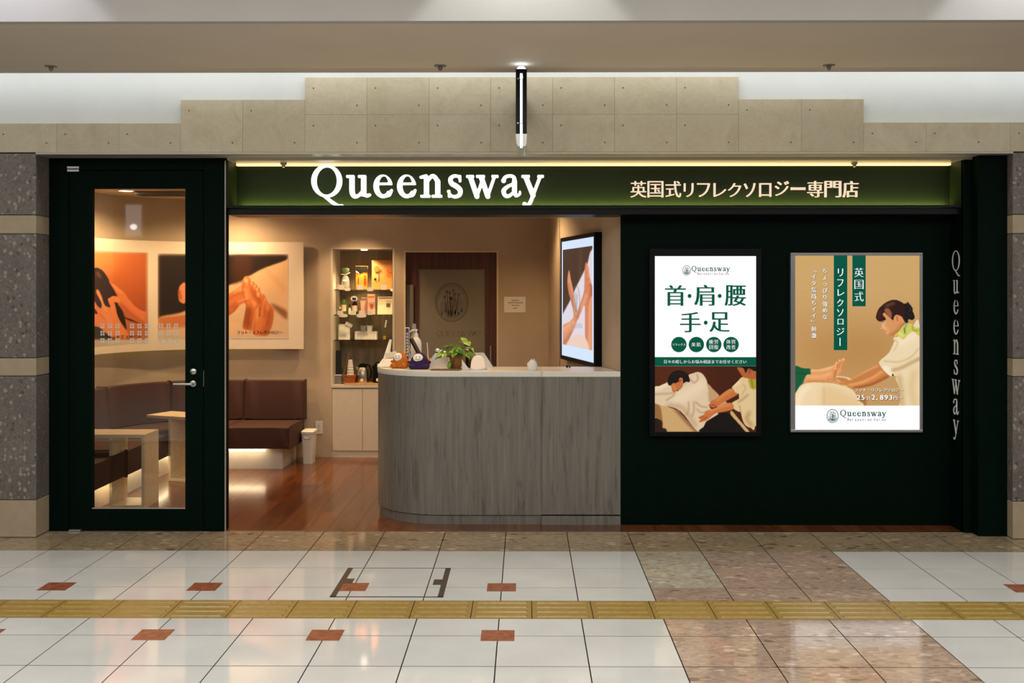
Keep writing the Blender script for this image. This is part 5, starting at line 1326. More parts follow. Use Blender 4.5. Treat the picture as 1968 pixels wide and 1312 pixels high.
    # tunic
    tn = p.poly([(1140, 390), (1170, 340), (1260, 260), (1300, 190), (1340, 90), (1320, 80), (1370, 10), (1420, -20), (1480, 30), (1560, -60), (1660, -110), (1660, 950), (1410, 950), (1420, 860), (1400, 700), (1350, 580), (1390, 580), (1320, 545), (1290, 555), (1200, 480)], (236, 214, 174), 3)
    p.poly([(1180, 440), (1240, 420), (1310, 480), (1310, 560), (1240, 520)], (244, 228, 196), 4, clip=tn)
    p.stroke([(1200, 360), (1400, 370), (1560, 300), (1650, 200)], 16, (196, 162, 112), 8, clip=tn, a=.7); p.stroke([(1310, 480), (1420, 450), (1560, 380), (1660, 330)], 34, (178, 138, 86), 16, clip=tn, a=.8)
    p.stroke([(1420, 120), (1500, 60), (1600, 40)], 90, (246, 228, 196), 40, clip=tn, a=.9); p.stroke([(1400, 560), (1420, 700), (1440, 940)], 60, (198, 160, 106), 26, clip=tn, a=.8); p.stroke([(1600, 500), (1560, 700), (1600, 900)], 90, (216, 182, 130), 36, clip=tn, a=.7)
    p.stroke([(1340, 90), (1380, 130), (1330, 230)], 12, (206, 176, 130), 6, clip=tn, a=.8)
    p.poly([(1305, 540), (1318, 526), (1330, 540), (1318, 554)], (40, 20, 14), 2)
    # head: neck, face, hair, scarf
    p.poly(up([(560, 760), (600, 700), (680, 600), (760, 540), (760, 620), (700, 720), (620, 800), (570, 820)]), (188, 122, 70), 3)
    fc = p.poly(up([(320, 470), (330, 540), (322, 600), (302, 665), (318, 690), (352, 694), (372, 700), (365, 722), (392, 742), (400, 770), (440, 798), (490, 802), (560, 780), (640, 690), (690, 600), (730, 520), (700, 380), (520, 330), (380, 360)]), (216, 152, 96), 2)
    p.stroke(up([(350, 560), (360, 640), (420, 720)]), 40, (238, 186, 134), 16, clip=fc, a=.9); p.stroke(up([(480, 800), (600, 720), (690, 600)]), 40, (174, 106, 58), 18, clip=fc, a=.8)
    p.stroke(up([(376, 716), (412, 708)]), 7, (164, 60, 42), 2, clip=fc); p.stroke(up([(328, 552), (360, 546)]), 6, (60, 30, 20), 2); p.stroke(up([(332, 690), (360, 684)]), 6, (150, 84, 50), 2.5, clip=fc)
    hr = p.poly(up([(225, 490), (222, 440), (260, 330), (330, 250), (420, 185), (520, 150), (600, 155), (680, 190), (740, 240), (780, 320), (760, 480), (800, 545), (770, 570), (730, 530), (690, 460), (640, 430), (580, 420), (545, 460), (530, 520), (505, 500), (440, 440), (370, 380), (345, 420), (400, 500), (330, 535), (270, 535)]), (48, 20, 18), 2)
    p.stroke(up([(400, 260), (480, 230), (540, 210)]), 36, (126, 78, 52), 14, clip=hr, a=.8); p.stroke(up([(290, 360), (280, 470)]), 26, (110, 44, 40), 12, clip=hr, a=.7); p.stroke(up([(330, 370), (400, 470), (500, 500)]), 12, (70, 32, 24), 5, clip=hr)
    p.poly(up([(370, 330), (440, 300), (500, 380), (500, 470), (430, 430)]), (184, 122, 76), 7, a=.75)
    p.poly(up([(555, 460), (590, 420), (635, 440), (650, 510), (630, 570), (600, 590), (575, 540)]), (224, 148, 98), 2); p.stroke(up([(595, 450), (610, 530)]), 9, (150, 72, 40), 4)
    p.poly(up([(725, 240), (745, 210), (770, 220), (785, 185), (830, 230), (880, 300), (880, 350), (910, 420), (915, 480), (870, 515), (810, 500), (790, 545), (740, 540), (730, 440), (745, 340)]), (26, 18, 16), 2)
    p.stroke(up([(800, 250), (850, 320), (800, 350)]), 8, (66, 56, 48), 4, a=.8); p.stroke(up([(780, 400), (850, 430)]), 8, (60, 50, 44), 4, a=.8)
    sf = p.poly(up([(560, 780), (620, 730), (690, 640), (760, 580), (860, 580), (920, 640), (1000, 660), (1005, 800), (950, 760), (880, 720), (780, 800), (715, 865), (650, 820), (610, 790), (580, 815)]), (206, 202, 96), 2)
    p.poly(up([(740, 600), (800, 590), (760, 660), (730, 720)]), (146, 168, 130), 4, clip=sf, a=.8); p.stroke(up([(730, 660), (745, 750)]), 14, (92, 102, 62), 5, clip=sf); p.stroke(up([(640, 740), (700, 800)]), 22, (232, 228, 150), 9, clip=sf); p.stroke(up([(880, 620), (900, 700), (980, 700)]), 20, (164, 158, 66), 8, clip=sf)
    p.noise(1.0, 8)
    return p
ft = foot_therapy().contrast(1.04)
ft.object('photo_print', flat(Vector((s0.x, 0, zpic)), Vector((s1.x, 0, s1.z)), YL - 0.0005), 300, 360, 'print_lit', lb)

# ================================================================== screen on the angled wall
u_ = Vector((rc[0] - rb[0], rc[1] - rb[1], 0)).normalized(); nrm = Vector((u_.y, -u_.x, 0)); nrm = nrm if nrm.x < 0 else -nrm
def on_wall(px, off):
    d = W(px, PPY, 0) - Vector((0, CAMY, CAMZ)); o_ = Vector((0, CAMY, 0)); q = Vector((rb[0], rb[1], 0)) + nrm * off
    t = (q - o_).dot(nrm) / Vector((d.x, d.y, 0)).dot(nrm); return o_ + Vector((d.x, d.y, 0)) * t
A, B = on_wall(1079.5, 0.05), on_wall(1142, 0.05)
za, zb_ = 1.063, 1.985
sw = (B - A).length
scn = thing('wall_screen', tuple((A + B) / 2)[:2] + (za - 0.03,), 'bright wall screen with black frame showing bare feet, on the angled wall', 'screen')
ang = math.atan2(u_.y, u_.x); M = Matrix.Rotation(ang, 3, 'Z')
cm = (A + B) / 2 - nrm * 0.025
for (ca, cb, ha, hb) in ((0, zb_ + 0.012, sw / 2 + 0.028, 0.016), (0, za - 0.012, sw / 2 + 0.028, 0.016), (-sw / 2 - 0.014, (za + zb_) / 2, 0.014, (zb_ - za) / 2), (sw / 2 + 0.014, (za + zb_) / 2, 0.014, (zb_ - za) / 2)):
    c = cm + u_ * ca; MB().obb((c.x, c.y, cb), (ha, 0.03, hb), M).build('frame_side', 'black_plastic', scn, bevel=0.002)
c = cm + nrm * 0.012; MB().obb((c.x, c.y, (za + zb_) / 2), (sw / 2, 0.012, (zb_ - za) / 2), M).build('panel', 'screen_bluewhite', scn)
def feet_screen():
    p = Pic(960, 400, 3.858, 440, 180, 730, 1160, 170, (70, 50, 40))
    p.poly([(460, 310), (700, 260), (700, 420), (600, 520), (460, 800)], (74, 54, 42), 4, False); p.stroke([(600, 300), (600, 520)], 16, (96, 76, 62), 8, a=.6)
    p.poly([(700, 280), (670, 330), (650, 420), (600, 520), (560, 600), (520, 690), (460, 800), (460, 1030), (700, 1090)], (224, 216, 226), 3, False)
    p.poly([(650, 560), (700, 620), (700, 1090), (640, 1000)], (210, 160, 130), 6, False)
    l1 = p.poly([(515, 458), (530, 530), (545, 600), (560, 700), (580, 800), (560, 880), (530, 940), (500, 1010), (462, 1025), (462, 880), (520, 840), (550, 790), (530, 690), (512, 620), (503, 540)], (222, 150, 114), 2)
    p.stroke([(510, 560), (545, 730)], 12, (180, 100, 70), 5, clip=l1, a=.7); p.stroke([(470, 900), (540, 850)], 26, (236, 172, 134), 10, clip=l1); p.stroke([(480, 1000), (540, 920)], 26, (170, 104, 72), 10, clip=l1, a=.7)
    l2 = p.poly([(640, 400), (655, 430), (665, 490), (675, 540), (690, 590), (690, 640), (672, 720), (660, 800), (656, 1000), (636, 970), (634, 820), (630, 720), (600, 780), (585, 820), (560, 830), (600, 700), (625, 620), (630, 540), (632, 450)], (212, 132, 98), 2)
    p.stroke([(660, 520), (680, 600), (665, 720)], 14, (168, 84, 60), 6, clip=l2, a=.8); p.stroke([(645, 640), (610, 740)], 16, (238, 176, 138), 7, clip=l2, a=.8)
    for x, y in ((655, 455), (660, 500), (668, 540)): p.poly([(x - 10, y), (x, y - 22), (x + 10, y), (x, y + 22)], (226, 148, 112), 2)
    p.poly([(662, 700), (692, 680), (692, 1080), (655, 1060), (660, 860)], (226, 158, 120), 3); p.poly([(500, 1020), (560, 940), (635, 960), (655, 1060)], (236, 206, 190), 4)
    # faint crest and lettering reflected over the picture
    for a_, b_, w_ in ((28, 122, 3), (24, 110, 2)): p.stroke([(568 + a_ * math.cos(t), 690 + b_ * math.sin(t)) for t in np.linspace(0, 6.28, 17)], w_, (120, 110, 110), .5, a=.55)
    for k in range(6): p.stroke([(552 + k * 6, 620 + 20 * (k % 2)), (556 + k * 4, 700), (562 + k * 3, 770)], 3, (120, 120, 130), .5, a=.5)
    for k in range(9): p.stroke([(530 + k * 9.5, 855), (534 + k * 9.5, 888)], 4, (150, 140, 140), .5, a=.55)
    return p
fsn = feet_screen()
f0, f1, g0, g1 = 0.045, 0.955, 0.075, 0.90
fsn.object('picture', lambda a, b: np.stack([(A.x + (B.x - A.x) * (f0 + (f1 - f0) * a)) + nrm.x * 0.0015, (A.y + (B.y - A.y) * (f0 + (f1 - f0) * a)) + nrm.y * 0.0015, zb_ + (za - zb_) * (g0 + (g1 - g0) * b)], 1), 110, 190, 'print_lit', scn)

# ================================================================== blade sign under the soffit
bl = thing('blade_sign', (wx(1002, -0.90), -0.7, 2.40), 'dark projecting blade sign seen edge on with a glowing white tube', 'sign')
bxl, bxr_ = wx(991.2, -0.90), wx(1012.5, -0.90); bcx = (bxl + bxr_) / 2
zt_, zm_, zb2 = wz(132, -0.90), wz(257, -0.90), wz(281, -0.90)
MB().box(bxl, bxr_, -0.90, -0.46, zm_, zt_).build('sign_box', 'black_metal', bl, bevel=0.003)
MB().vprism([(bxl - 0.0005, zm_), (bxl + 0.004, zb2 + 0.02), (bxl + 0.012, zb2), (bxr_ - 0.008, zb2), (bxr_ - 0.001, zb2 + 0.02), (bxr_ + 0.0005, zm_)], -0.90, -0.46).build('metal_foot', 'steel', bl)
MB().box(bcx - 0.03, bcx + 0.03, -0.46, FRONT + 0.002, zm_ + 0.17, zm_ + 0.23).build('wall_bracket', 'black_metal', bl)
MB().box(bcx - 0.03, bcx + 0.03, -0.46, FRONT + 0.002, zt_ - 0.11, zt_ - 0.05).build('wall_bracket', 'black_metal', bl)
ztb = wz(141, -0.91)
MB().tube([(bcx, -0.908, wz(284, -0.91)), (bcx, -0.908, wz(238, -0.91))], 0.0078, 10).build('light_tube', 'tube_cool', bl, smooth=True)
MB().tube([(bcx, -0.908, wz(236.5, -0.91)), (bcx, -0.908, wz(152, -0.91))], 0.0072, 10).build('light_tube', 'tube_cool', bl, smooth=True)
MB().tube([(bcx, -0.908, wz(150.5, -0.91)), (bcx, -0.908, ztb)], [0.0095, 0.0075], 10).build('light_tube', 'tube_cool', bl, smooth=True)
for yy, xx in ((151, 995.5), (236.5, 995.5)):
    q = W(xx, yy, -0.905); d = MB().lathe([(0.006, 0), (0.006, 0.004), (0.0001, 0.005)], n=10); d.v = [(q.x + v[0], -0.901 - v[2], q.z + v[1]) for v in d.v]; d.build('screw', 'steel', bl)
MB().lathe([(0.026, 0), (0.026, 0.012), (0.018, 0.022), (0.0001, 0.026)], (bcx, -0.84, zt_), 16).build('top_lamp', 'blue_glow', bl, smooth=True)

# ================================================================== reception counter
KX, KY, KR = -0.567, 0.71, 0.50      # rounded end
XE = wx(1193, GW) - 0.002            # end at the green wall
XJ = wx(1041, GW)                    # joint between the two front panels
ZT0, ZT1 = wz(724, GW), wz(713.3, GW)
YA = 1.55                            # back end of the left arm
def outl(r, y_front, wdt, xa, xb, n=18, back=YA):
    "plan outline of a strip of counter: outer radius r, width wdt"
    o_ = [(xb, y_front)] + [(KX - r * math.sin(R(90 * i / n)), KY - r * math.cos(R(90 * i / n))) for i in range(n + 1)] + [(KX - r, back)]
    ri = r - wdt
    i_ = [(KX - ri, back)] + [(KX - ri * math.sin(R(90 * i / n)), KY - ri * math.cos(R(90 * i / n))) for i in range(n, -1, -1)] + [(xb, y_front + wdt)]
    return o_ + i_
def strip2(mb, r, yf, wdt, xb, z0, z1, n=24):
    O = [(xb, yf)] + [(KX - r * math.sin(R(90 * i / n)), KY - r * math.cos(R(90 * i / n))) for i in range(n + 1)] + [(KX - r, YA)]
    ri = r - wdt
    I = [(xb, yf + wdt)] + [(KX - ri * math.sin(R(90 * i / n)), KY - ri * math.cos(R(90 * i / n))) for i in range(n + 1)] + [(KX - ri, YA)]
    return strip(mb, O, I, z0, z1)
ct = thing('reception_counter', (-0.3, 0.5, 0), 'grey wood-grain reception counter with rounded end and cream top', 'counter')
zg = wz(990, GW)
strip2(MB(), KR, GW, 0.03, XJ - 0.001, zg + 0.002, ZT0).build('curved_front_panel', 'grey_laminate', ct, smooth=True)
strip2(MB(), KR - 0.012, GW + 0.012, 0.03, XJ, 0.0, zg - 0.003).build('curved_plinth', 'grey_laminate', ct, smooth=True)
MB().box(XJ + 0.001, XE, GW, GW + 0.03, zg + 0.006, ZT0).build('front_panel', 'grey_laminate', ct)
MB().box(XJ, XE, GW - 0.002, GW + 0.03, 0.0, zg - 0.004).build('plinth', 'grey_laminate', ct)
strip2(MB(), KR - 0.03, GW + 0.03, 0.02, XE - 0.02, 0.0, ZT0 - 0.002).build('core', 'dark_joint', ct)
strip2(MB(), KR + 0.004, GW - 0.004, 0.44, XJ - 0.0008, ZT0, ZT1).build('counter_top', 'counter_white', ct, smooth=True, bevel=0.004)
MB().prism([(XJ + 0.0008, GW - 0.004), (XE, GW - 0.004), (XE - 0.012, GW + 0.03), (XE - 0.098, GW + 0.436), (XJ + 0.0008, GW + 0.436)], ZT0, ZT1).build('counter_top', 'counter_white', ct, bevel=0.004)
MB().box(KX - KR + 0.4, XE - 0.11, GW + 0.40, GW + 0.42, 0.0, ZT0).build('inner_panel', 'white_laminate', ct)
TOPZ = ZT1 + 0.0005

def CW(x, y, Y): return W(x, y, Y)
def at_top(x, Y):
    return Vector((wx(x, Y), Y, TOPZ))
# --- plush toys
def fluffy(mb, seed, amp):
    rn = random.Random(seed); out = []
    for v in mb.v: out.append((v[0] + rn.uniform(-amp, amp), v[1] + rn.uniform(-amp, amp), v[2] + rn.uniform(-amp, amp) * 0.6))
    mb.v = out; return mb
def plush(x, Y, w, h, mat, label, seed, tilt):
    b = at_top(x, Y); o = thing('plush_toy', b, label, 'plush toy', 'plush toys on the counter')
    o.rotation_euler = (0, 0, tilt)
    hw = w / 2
    n = 26; prof = [(0.0001, 0.002), (0.75, 0.004), (0.98, 0.10), (1.0, 0.25), (0.92, 0.45), (0.76, 0.65), (0.56, 0.82), (0.32, 0.94), (0.0001, 1.0)]
    m = MB().lathe([(r * hw, z * h) for r, z in prof], n=n, sx=1.0, sy=0.72)
    fluffy(m, seed, 0.0018).build('body', mat, o, local=True, smooth='all')
    for s in (-1, 1): fluffy(MB().ell((s * hw * 0.62, -hw * 0.52, h * 0.16), (hw * 0.40, hw * 0.34, h * 0.17), 14, 8), seed + s, 0.0012).build('foot', mat, o, local=True, smooth='all')
    for s in (-1, 1): fluffy(MB().ell((s * hw * 0.98, -hw * 0.12, h * 0.40), (hw * 0.16, hw * 0.16, h * 0.08), 10, 6), seed + 5 + s, 0.001).build('hand', mat, o, local=True, smooth='all')
    M = Matrix.Rotation(R(-20), 3, 'X')
    f = MB().ell((-hw * 0.12, -hw * 0.47, h * 0.68), (hw * 0.48, hw * 0.12, h * 0.25), 22, 10, M).build('face', 'plush_face', o, local=True, smooth='all')
    for s in (-1, 1): MB().ell((-hw * 0.12 + s * hw * 0.17, -hw * 0.565, h * 0.72), (hw * 0.04, hw * 0.03, h * 0.05), 8, 6).build('eye', 'dark_print', f, local=True, smooth='all')
    MB().tube([(-hw * 0.12 + q * hw * 0.24, -hw * 0.625, h * (0.575 + 0.06 * q * q)) for q in (-1, -0.5, 0, 0.5, 1)], 0.0018, 6).build('mouth', 'dark_print', f, local=True)
    return o
plush(769.5, 0.50, 0.125, 0.118, 'plush_orange', 'orange fluffy plush toy with a white face on the counter', 1, R(-14))
plush(806, 0.42, 0.145, 0.118, 'plush_purple', 'purple fluffy plush toy with a smiling white face on the counter', 2, R(4))

def leaf_mesh(L, wd, curl=0.25, seed=0):
    rn = random.Random(seed); vs = []; n = 7; prof = [0.25, 0.8, 1.0, 0.92, 0.7, 0.38, 0.03]
    for i in range(n):
        t = i / (n - 1); z = curl * L * (t - t * t * 1.6)
        for s, k in ((-1, 1.0), (0, 0), (1, 1.0)): vs.append((s * wd / 2 * prof[i], t * L - (0.10 * L if s and i == 0 else 0), z - abs(s) * 0.10 * wd * (1 - t) + (0.12 * wd if s else 0)))
    fs_ = []
    for i in range(n - 1):
        for j in (0, 1): a = 3 * i + j; fs_.append((a, a + 1, a + 4, a + 3))
    return vs, fs_
# --- potted plant
b = at_top(876.5, 0.40)
pp = thing('potted_plant', b, 'trailing green pothos in a terracotta pot on the counter', 'plant')
MB().lathe([(0.0001, 0.001), (0.047, 0.001), (0.049, 0.006), (0.038, 0.007), (0.0001, 0.007)], n=22).build('saucer', 'terracotta', pp, local=True, smooth=True)
MB().lathe([(0.0001, 0.008), (0.034, 0.008), (0.038, 0.03), (0.050, 0.092), (0.054, 0.092), (0.055, 0.108), (0.049, 0.108), (0.046, 0.096), (0.0001, 0.096)], n=26).build('pot', 'terracotta', pp, local=True, smooth=True)
MB().lathe([(0.0001, 0.099), (0.046, 0.098), (0.046, 0.094)], n=20).build('soil', 'soil', pp, local=True)
s = (0.40 - CAMY) / F
LV = [  # px offset of tip from pot centre x=876.5 , y of tip, depth offset, size, light?
 (848, 681, -0.03, 0.085, 1), (856, 668, 0.0, 0.085, 1), (862, 676, -0.05, 0.07, 0), (868, 664, 0.03, 0.075, 0), (873, 679, -0.06, 0.07, 1), (880, 672, -0.02, 0.075, 1),
 (891, 660, 0.0, 0.085, 1), (893, 655, 0.02, 0.07, 1), (900, 666, -0.02, 0.08, 0), (907, 676, -0.01, 0.075, 0), (896, 682, -0.05, 0.08, 1), (866, 700, -0.055, 0.06, 0), (864, 703, -0.06, 0.055, 1), (884, 684, -0.06, 0.06, 0), (903, 672, 0.03, 0.08, 1), (851, 676, 0.03, 0.07, 0), (889, 668, 0.04, 0.08, 0), (845, 686, 0.0, 0.07, 0), (858, 682, -0.06, 0.08, 1), (875, 668, 0.02, 0.08, 1), (884, 676, -0.05, 0.085, 0), (898, 660, -0.03, 0.075, 1), (906, 683, -0.03, 0.07, 1), (869, 674, -0.05, 0.08, 1)]
sm_ = MB()
for k, (px, py, dd, L, li) in enumerate(LV):
    c = W(px, py, 0.40 + dd) - b
    root = Vector((0.012 * math.cos(k * 2.4), 0.012 * math.sin(k * 2.4), 0.10))
    rn = random.Random(k); yaw = math.atan2(c.y * 0.6 - 0.35 * abs(c.x) - 0.02, c.x) - R(90) + rn.uniform(-.5, .5)
    vs, f_ = leaf_mesh(L, L * 0.78, 0.3, k)
    pit = R(rn.uniform(-55, -15)) if py < 690 else R(-80)
    M = Matrix.Rotation(yaw, 3, 'Z') @ Matrix.Rotation(pit + R(10), 3, 'X') @ Matrix.Rotation(R(rn.uniform(-40, 40)), 3, 'Y')
    lm = MB().add([c + M @ (Vector(v) - Vector((0, L * 0.45, 0))) for v in vs], f_)
    lm.build('leaf', 'leaf_light' if li else 'leaf_dark', pp, local=True, smooth='all')
    base = c + M @ Vector((0, -L * 0.45, 0)); mid = (root + base) / 2 + Vector((0, 0, 0.03 if base.z > 0.06 else 0.05))
    sm_.tube([root, mid, base], 0.0018, 5)
sm_.build('stems', 'stem_green', pp, local=True)
# --- straw mat
single('straw_mat', MB().box(wx(828, 0.30), wx(884, 0.30), 0.262, 0.343, TOPZ, TOPZ + 0.008), 'straw', 'flat brown straw mat lying in front of the plant pot', 'mat', bevel=0.003)
# --- white acrylic box with dark band
x0, x1 = wx(826, 0.52), wx(857, 0.52); z1_ = wz(673, 0.52)
ub = thing('card_box', ((x0 + x1) / 2, 0.55, TOPZ), 'slanted white card box with a dark band beside the plant', 'box')
MB().vprism([(x0, TOPZ), (x1 + 0.02, TOPZ), (x1 + 0.02, z1_ - 0.045), (x0 + 0.045, z1_ - 0.012), (x0 + 0.015, z1_ - 0.05)], 0.50, 0.62).build('box_body', 'paper_white', ub)
MB().vprism([(x0 + 0.040, z1_ - 0.014), (x1 + 0.021, z1_ - 0.048), (x1 + 0.021, z1_ - 0.040), (x0 + 0.042, z1_ - 0.006)], 0.498, 0.622).build('dark_band', 'dark_print', ub)
MB().vprism([(x0 + 0.042, z1_ - 0.006), (x1 + 0.021, z1_ - 0.040), (x1 + 0.021, z1_ - 0.024), (x0 + 0.044, z1_ + 0.010)], 0.50, 0.62).build('lid', 'paper_white', ub)
# --- dome lamp, leaning frame, dark bottle, curved paper
b = at_top(918.5, 0.36)
dl = thing('dome_lamp', b, 'small glowing frosted dome lamp on a round base on the counter', 'lamp')
MB().lathe([(0.0001, 0), (0.062, 0), (0.064, 0.006), (0.058, 0.012), (0.0001, 0.012)], n=26).build('base', 'white_plastic', dl, local=True, smooth=True)
MB().lathe([(0.050, 0.012), (0.050, 0.03), (0.046, 0.055), (0.038, 0.078), (0.026, 0.092), (0.012, 0.098), (0.0001, 0.099)], n=26).build('dome', 'dome_glow', dl, local=True, smooth=True)
a0, a1 = W(910, 712, 0.55), W(943, 679, 0.55)
lf = thing('display_easel', (a0.x + 0.06, 0.56, TOPZ), 'pale upright display frame behind the dome lamp', 'frame')
fx, fz = a0.x, TOPZ
MB().vprism([(fx, fz), (fx + 0.135, fz), (fx + 0.072, a1.z), (fx, a1.z)], 0.55, 0.556).build('sheet', 'paper_white', lf)
MB().tube([(fx + 0.137, 0.548, fz + 0.004), (fx + 0.073, 0.548, a1.z + 0.002)], 0.004, 6).build('edge_bar', 'white_plastic', lf)
MB().tube([(fx, 0.548, a1.z + 0.002), (fx + 0.073, 0.548, a1.z + 0.002)], 0.004, 6).build('edge_bar', 'white_plastic', lf)
b = at_top(900, 0.48)
bo = thing('dark_bottle', b, 'dark round bottle with a pale cap beside the plant pot', 'bottle')
MB().lathe([(0.0001, 0), (0.020, 0), (0.021, 0.01), (0.021, 0.085), (0.012, 0.10), (0.0001, 0.10)], n=18).build('bottle_body', 'amber_glass', bo, local=True, smooth=True)
MB().lathe([(0.013, 0.10), (0.013, 0.118), (0.0001, 0.118)], n=14).build('cap', 'silver_frame', bo, local=True, smooth=True)
cp = MB(); n = 8; x0, x1 = wx(888, 0.33), wx(904, 0.33)
A_ = []; B_ = []
for i in range(n + 1):
    t = i / n; hgt = 0.07 * (1 - t) ** 1.4 + 0.004; xx = x0 + (x1 - x0) * t
    A_.append((xx, 0.315 + 0.02 * math.sin(t * 3), TOPZ + hgt)); B_.append((xx, 0.317 + 0.02 * math.sin(t * 3), TOPZ))
cp.add([p_ for p_ in A_] + [p_ for p_ in B_] + [(p_[0], p_[1] + 0.003, p_[2]) for p_ in A_] + [(p_[0], p_[1] + 0.003, p_[2]) for p_ in B_],
       [(i, n + 1 + i, n + 2 + i, i + 1) for i in range(n)] + [(2 * (n + 1) + i, 2 * (n + 1) + i + 1, 3 * (n + 1) + i + 1, 3 * (n + 1) + i) for i in range(n)] + [(i, i + 1, 2 * (n + 1) + i + 1, 2 * (n + 1) + i) for i in range(n)])
single('curved_card', cp, 'paper_white', 'small curved white card between the plant pot and the dome lamp', 'card', smooth=True)
# --- owl-shaped diffuser with cable
b = at_top(1023.5, 0.30)
ow = thing('ceramic_diffuser', b, 'small white ceramic diffuser with its cable hanging over the counter edge', 'diffuser')
MB().lathe([(0.0001, 0), (0.030, 0), (0.034, 0.012), (0.034, 0.035), (0.030, 0.052), (0.022, 0.064), (0.010, 0.070), (0.0001, 0.071)], n=22, sy=0.85).build('shell', 'white_plastic', ow, local=True, smooth=True)
for s_ in (-0.008, 0.010): MB().ell((s_, 0, 0.072), (0.006, 0.005, 0.006), 10, 6).build('top_bump', 'white_plastic', ow, local=True, smooth='all')
MB().ell((-0.03, -0.004, 0.04), (0.008, 0.01, 0.014), 10, 6).build('wing', 'white_plastic', ow, local=True, smooth='all')
xj = XJ - b.x
MB().tube([(0.03, 0, 0.012), (0.045, -0.03, 0.008), (xj - 0.006, -0.06, 0.006), (xj, -0.092, 0.005), (xj, -0.0985, -0.004), (xj, -0.0985, -0.045)], 0.0022, 6).build('cable', 'cable_white', ow, local=True, smooth='all')
c = at_top(1092, 0.52)
kk = thing('glasses_stand', c, 'tiny dark object lying on the counter below the wall screen', 'trinket')
MB().ell((-0.008, 0, 0.010), (0.009, 0.006, 0.010), 10, 6).build('lens_part', 'dark_print', kk, local=True, smooth='all')
MB().ell((0.010, 0, 0.007), (0.007, 0.006, 0.007), 10, 6).build('lens_part', 'dark_print', kk, local=True, smooth='all')
# --- items on the rounded end: pump bottle, sprayer, card pillar, tablet, reed jar, papers
b = at_top(800, 0.95)
pb_ = thing('pump_bottle', b, 'white pump bottle of sanitiser on the counter', 'bottle')
MB().lathe([(0.0001, 0), (0.038, 0), (0.040, 0.006), (0.040, 0.15), (0.034, 0.175), (0.018, 0.195), (0.014, 0.20), (0.0001, 0.20)], n=22).build('bottle_body', 'white_plastic', pb_, local=True, smooth=True)
MB().lathe([(0.015, 0.20), (0.015, 0.222), (0.006, 0.224), (0.006, 0.245), (0.011, 0.247), (0.011, 0.256), (0.0001, 0.258)], n=14).build('pump_head', 'white_plastic', pb_, local=True, smooth=True)
MB().tube([(0.0, 0, 0.251), (-0.03, -0.005, 0.25), (-0.048, -0.008, 0.236)], [0.005, 0.0045, 0.004], 8).build('spout', 'white_plastic', pb_, local=True, smooth=True)
b = at_top(796, 1.12)
cb = thing('clear_bottle', b, 'tall clear spray bottle standing behind the pump bottle', 'bottle')
MB().lathe([(0.0001, 0), (0.026, 0), (0.027, 0.005), (0.027, 0.19), (0.013, 0.215), (0.0001, 0.215)], n=18).build('bottle_body', 'clear_plastic', cb, local=True, smooth=True)
MB().lathe([(0.014, 0.215), (0.014, 0.285), (0.013, 0.292), (0.0001, 0.293)], n=14).build('cap', 'clear_plastic', cb, local=True, smooth=True)
b = at_top(782.7, 1.05); ph = wz(629, 1.05) - TOPZ
cp_ = thing('display_card', b, 'narrow upright dark card with pale writing beside the pump bottle', 'card')
MB().box(-0.015, 0.015, -0.004, 0.004, 0, ph).build('card_panel', 'paper_white', cp_, local=True)
MB().box(-0.012, 0.012, -0.006, -0.004, 0.02, ph - 0.006).build('dark_strip', 'navy_print', cp_, local=True)
mk = MB()
for k in range(8): z = 0.05 + k * (ph - 0.08) / 8; mk.box(-0.007, 0.007, -0.0068, -0.006, z, z + 0.006).box(-0.003, 0.004, -0.0068, -0.006, z + 0.009, z + 0.016)
mk.build('printed_marks', 'paper_white', cp_, local=True)
tb_ = thing('tablet', at_top(800, 0.80), 'dark tablet leaning on its stand behind the purple plush toy', 'tablet')
q0, q1 = W(789.5, 650, 0.80), W(810, 688, 0.80); dd = (q1 - q0); L = dd.length; ta = math.atan2(dd.z, dd.x)
MB().obb(tuple((q0 + q1) / 2), (L / 2, 0.09, 0.005), Matrix.Rotation(-ta, 3, 'Y')).build('tablet_body', 'black_plastic', tb_, bevel=0.003)
MB().obb(tuple((q0 + q1) / 2 + Vector((0.004, 0, 0.004))), (L / 2 - 0.006, 0.084, 0.0015), Matrix.Rotation(-ta, 3, 'Y')).build('tablet_screen', 'dark_print', tb_)
MB().tube([((q0.x + q1.x) / 2, 0.80, (q0.z + q1.z) / 2), ((q0.x + q1.x) / 2 - 0.02, 0.80, TOPZ)], 0.006, 8).box((q0.x + q1.x) / 2 - 0.05, (q0.x + q1.x) / 2 + 0.01, 0.75, 0.85, TOPZ, TOPZ + 0.006).build('stand', 'white_plastic', tb_)
cbm = MB(); b = at_top(789, 0.92)
single('white_cable', MB().tube([b + Vector(v) for v in ((-0.01, 0, 0.003), (0.012, 0.005, 0.05), (0.0, 0, 0.10), (-0.012, 0, 0.15), (-0.02, 0.01, 0.10), (0.0, 0.02, 0.05), (-0.018, 0.02, 0.003))], 0.0025, 6), 'cable_white', 'thin white cable looping up beside the pump bottle', 'cable', smooth='all')
b = at_top(822.5, 0.78)
rj = thing('reed_jar', b, 'small glass jar of amber oil with an upright white reed', 'jar')
MB().lathe([(0.0001, 0), (0.017, 0), (0.018, 0.004), (0.018, 0.045), (0.010, 0.055), (0.010, 0.062), (0.0001, 0.062)], n=16).build('jar_body', 'yellow_liquid', rj, local=True, smooth=True)
MB().tube([(0.0, 0, 0.06), (-0.006, 0, 0.165)], 0.0035, 8).build('reed', 'white_plastic', rj, local=True)
MB().tube([(0.004, 0, 0.06), (0.012, 0, 0.15)], 0.0012, 6).build('reed', 'clear_plastic', rj, local=True)
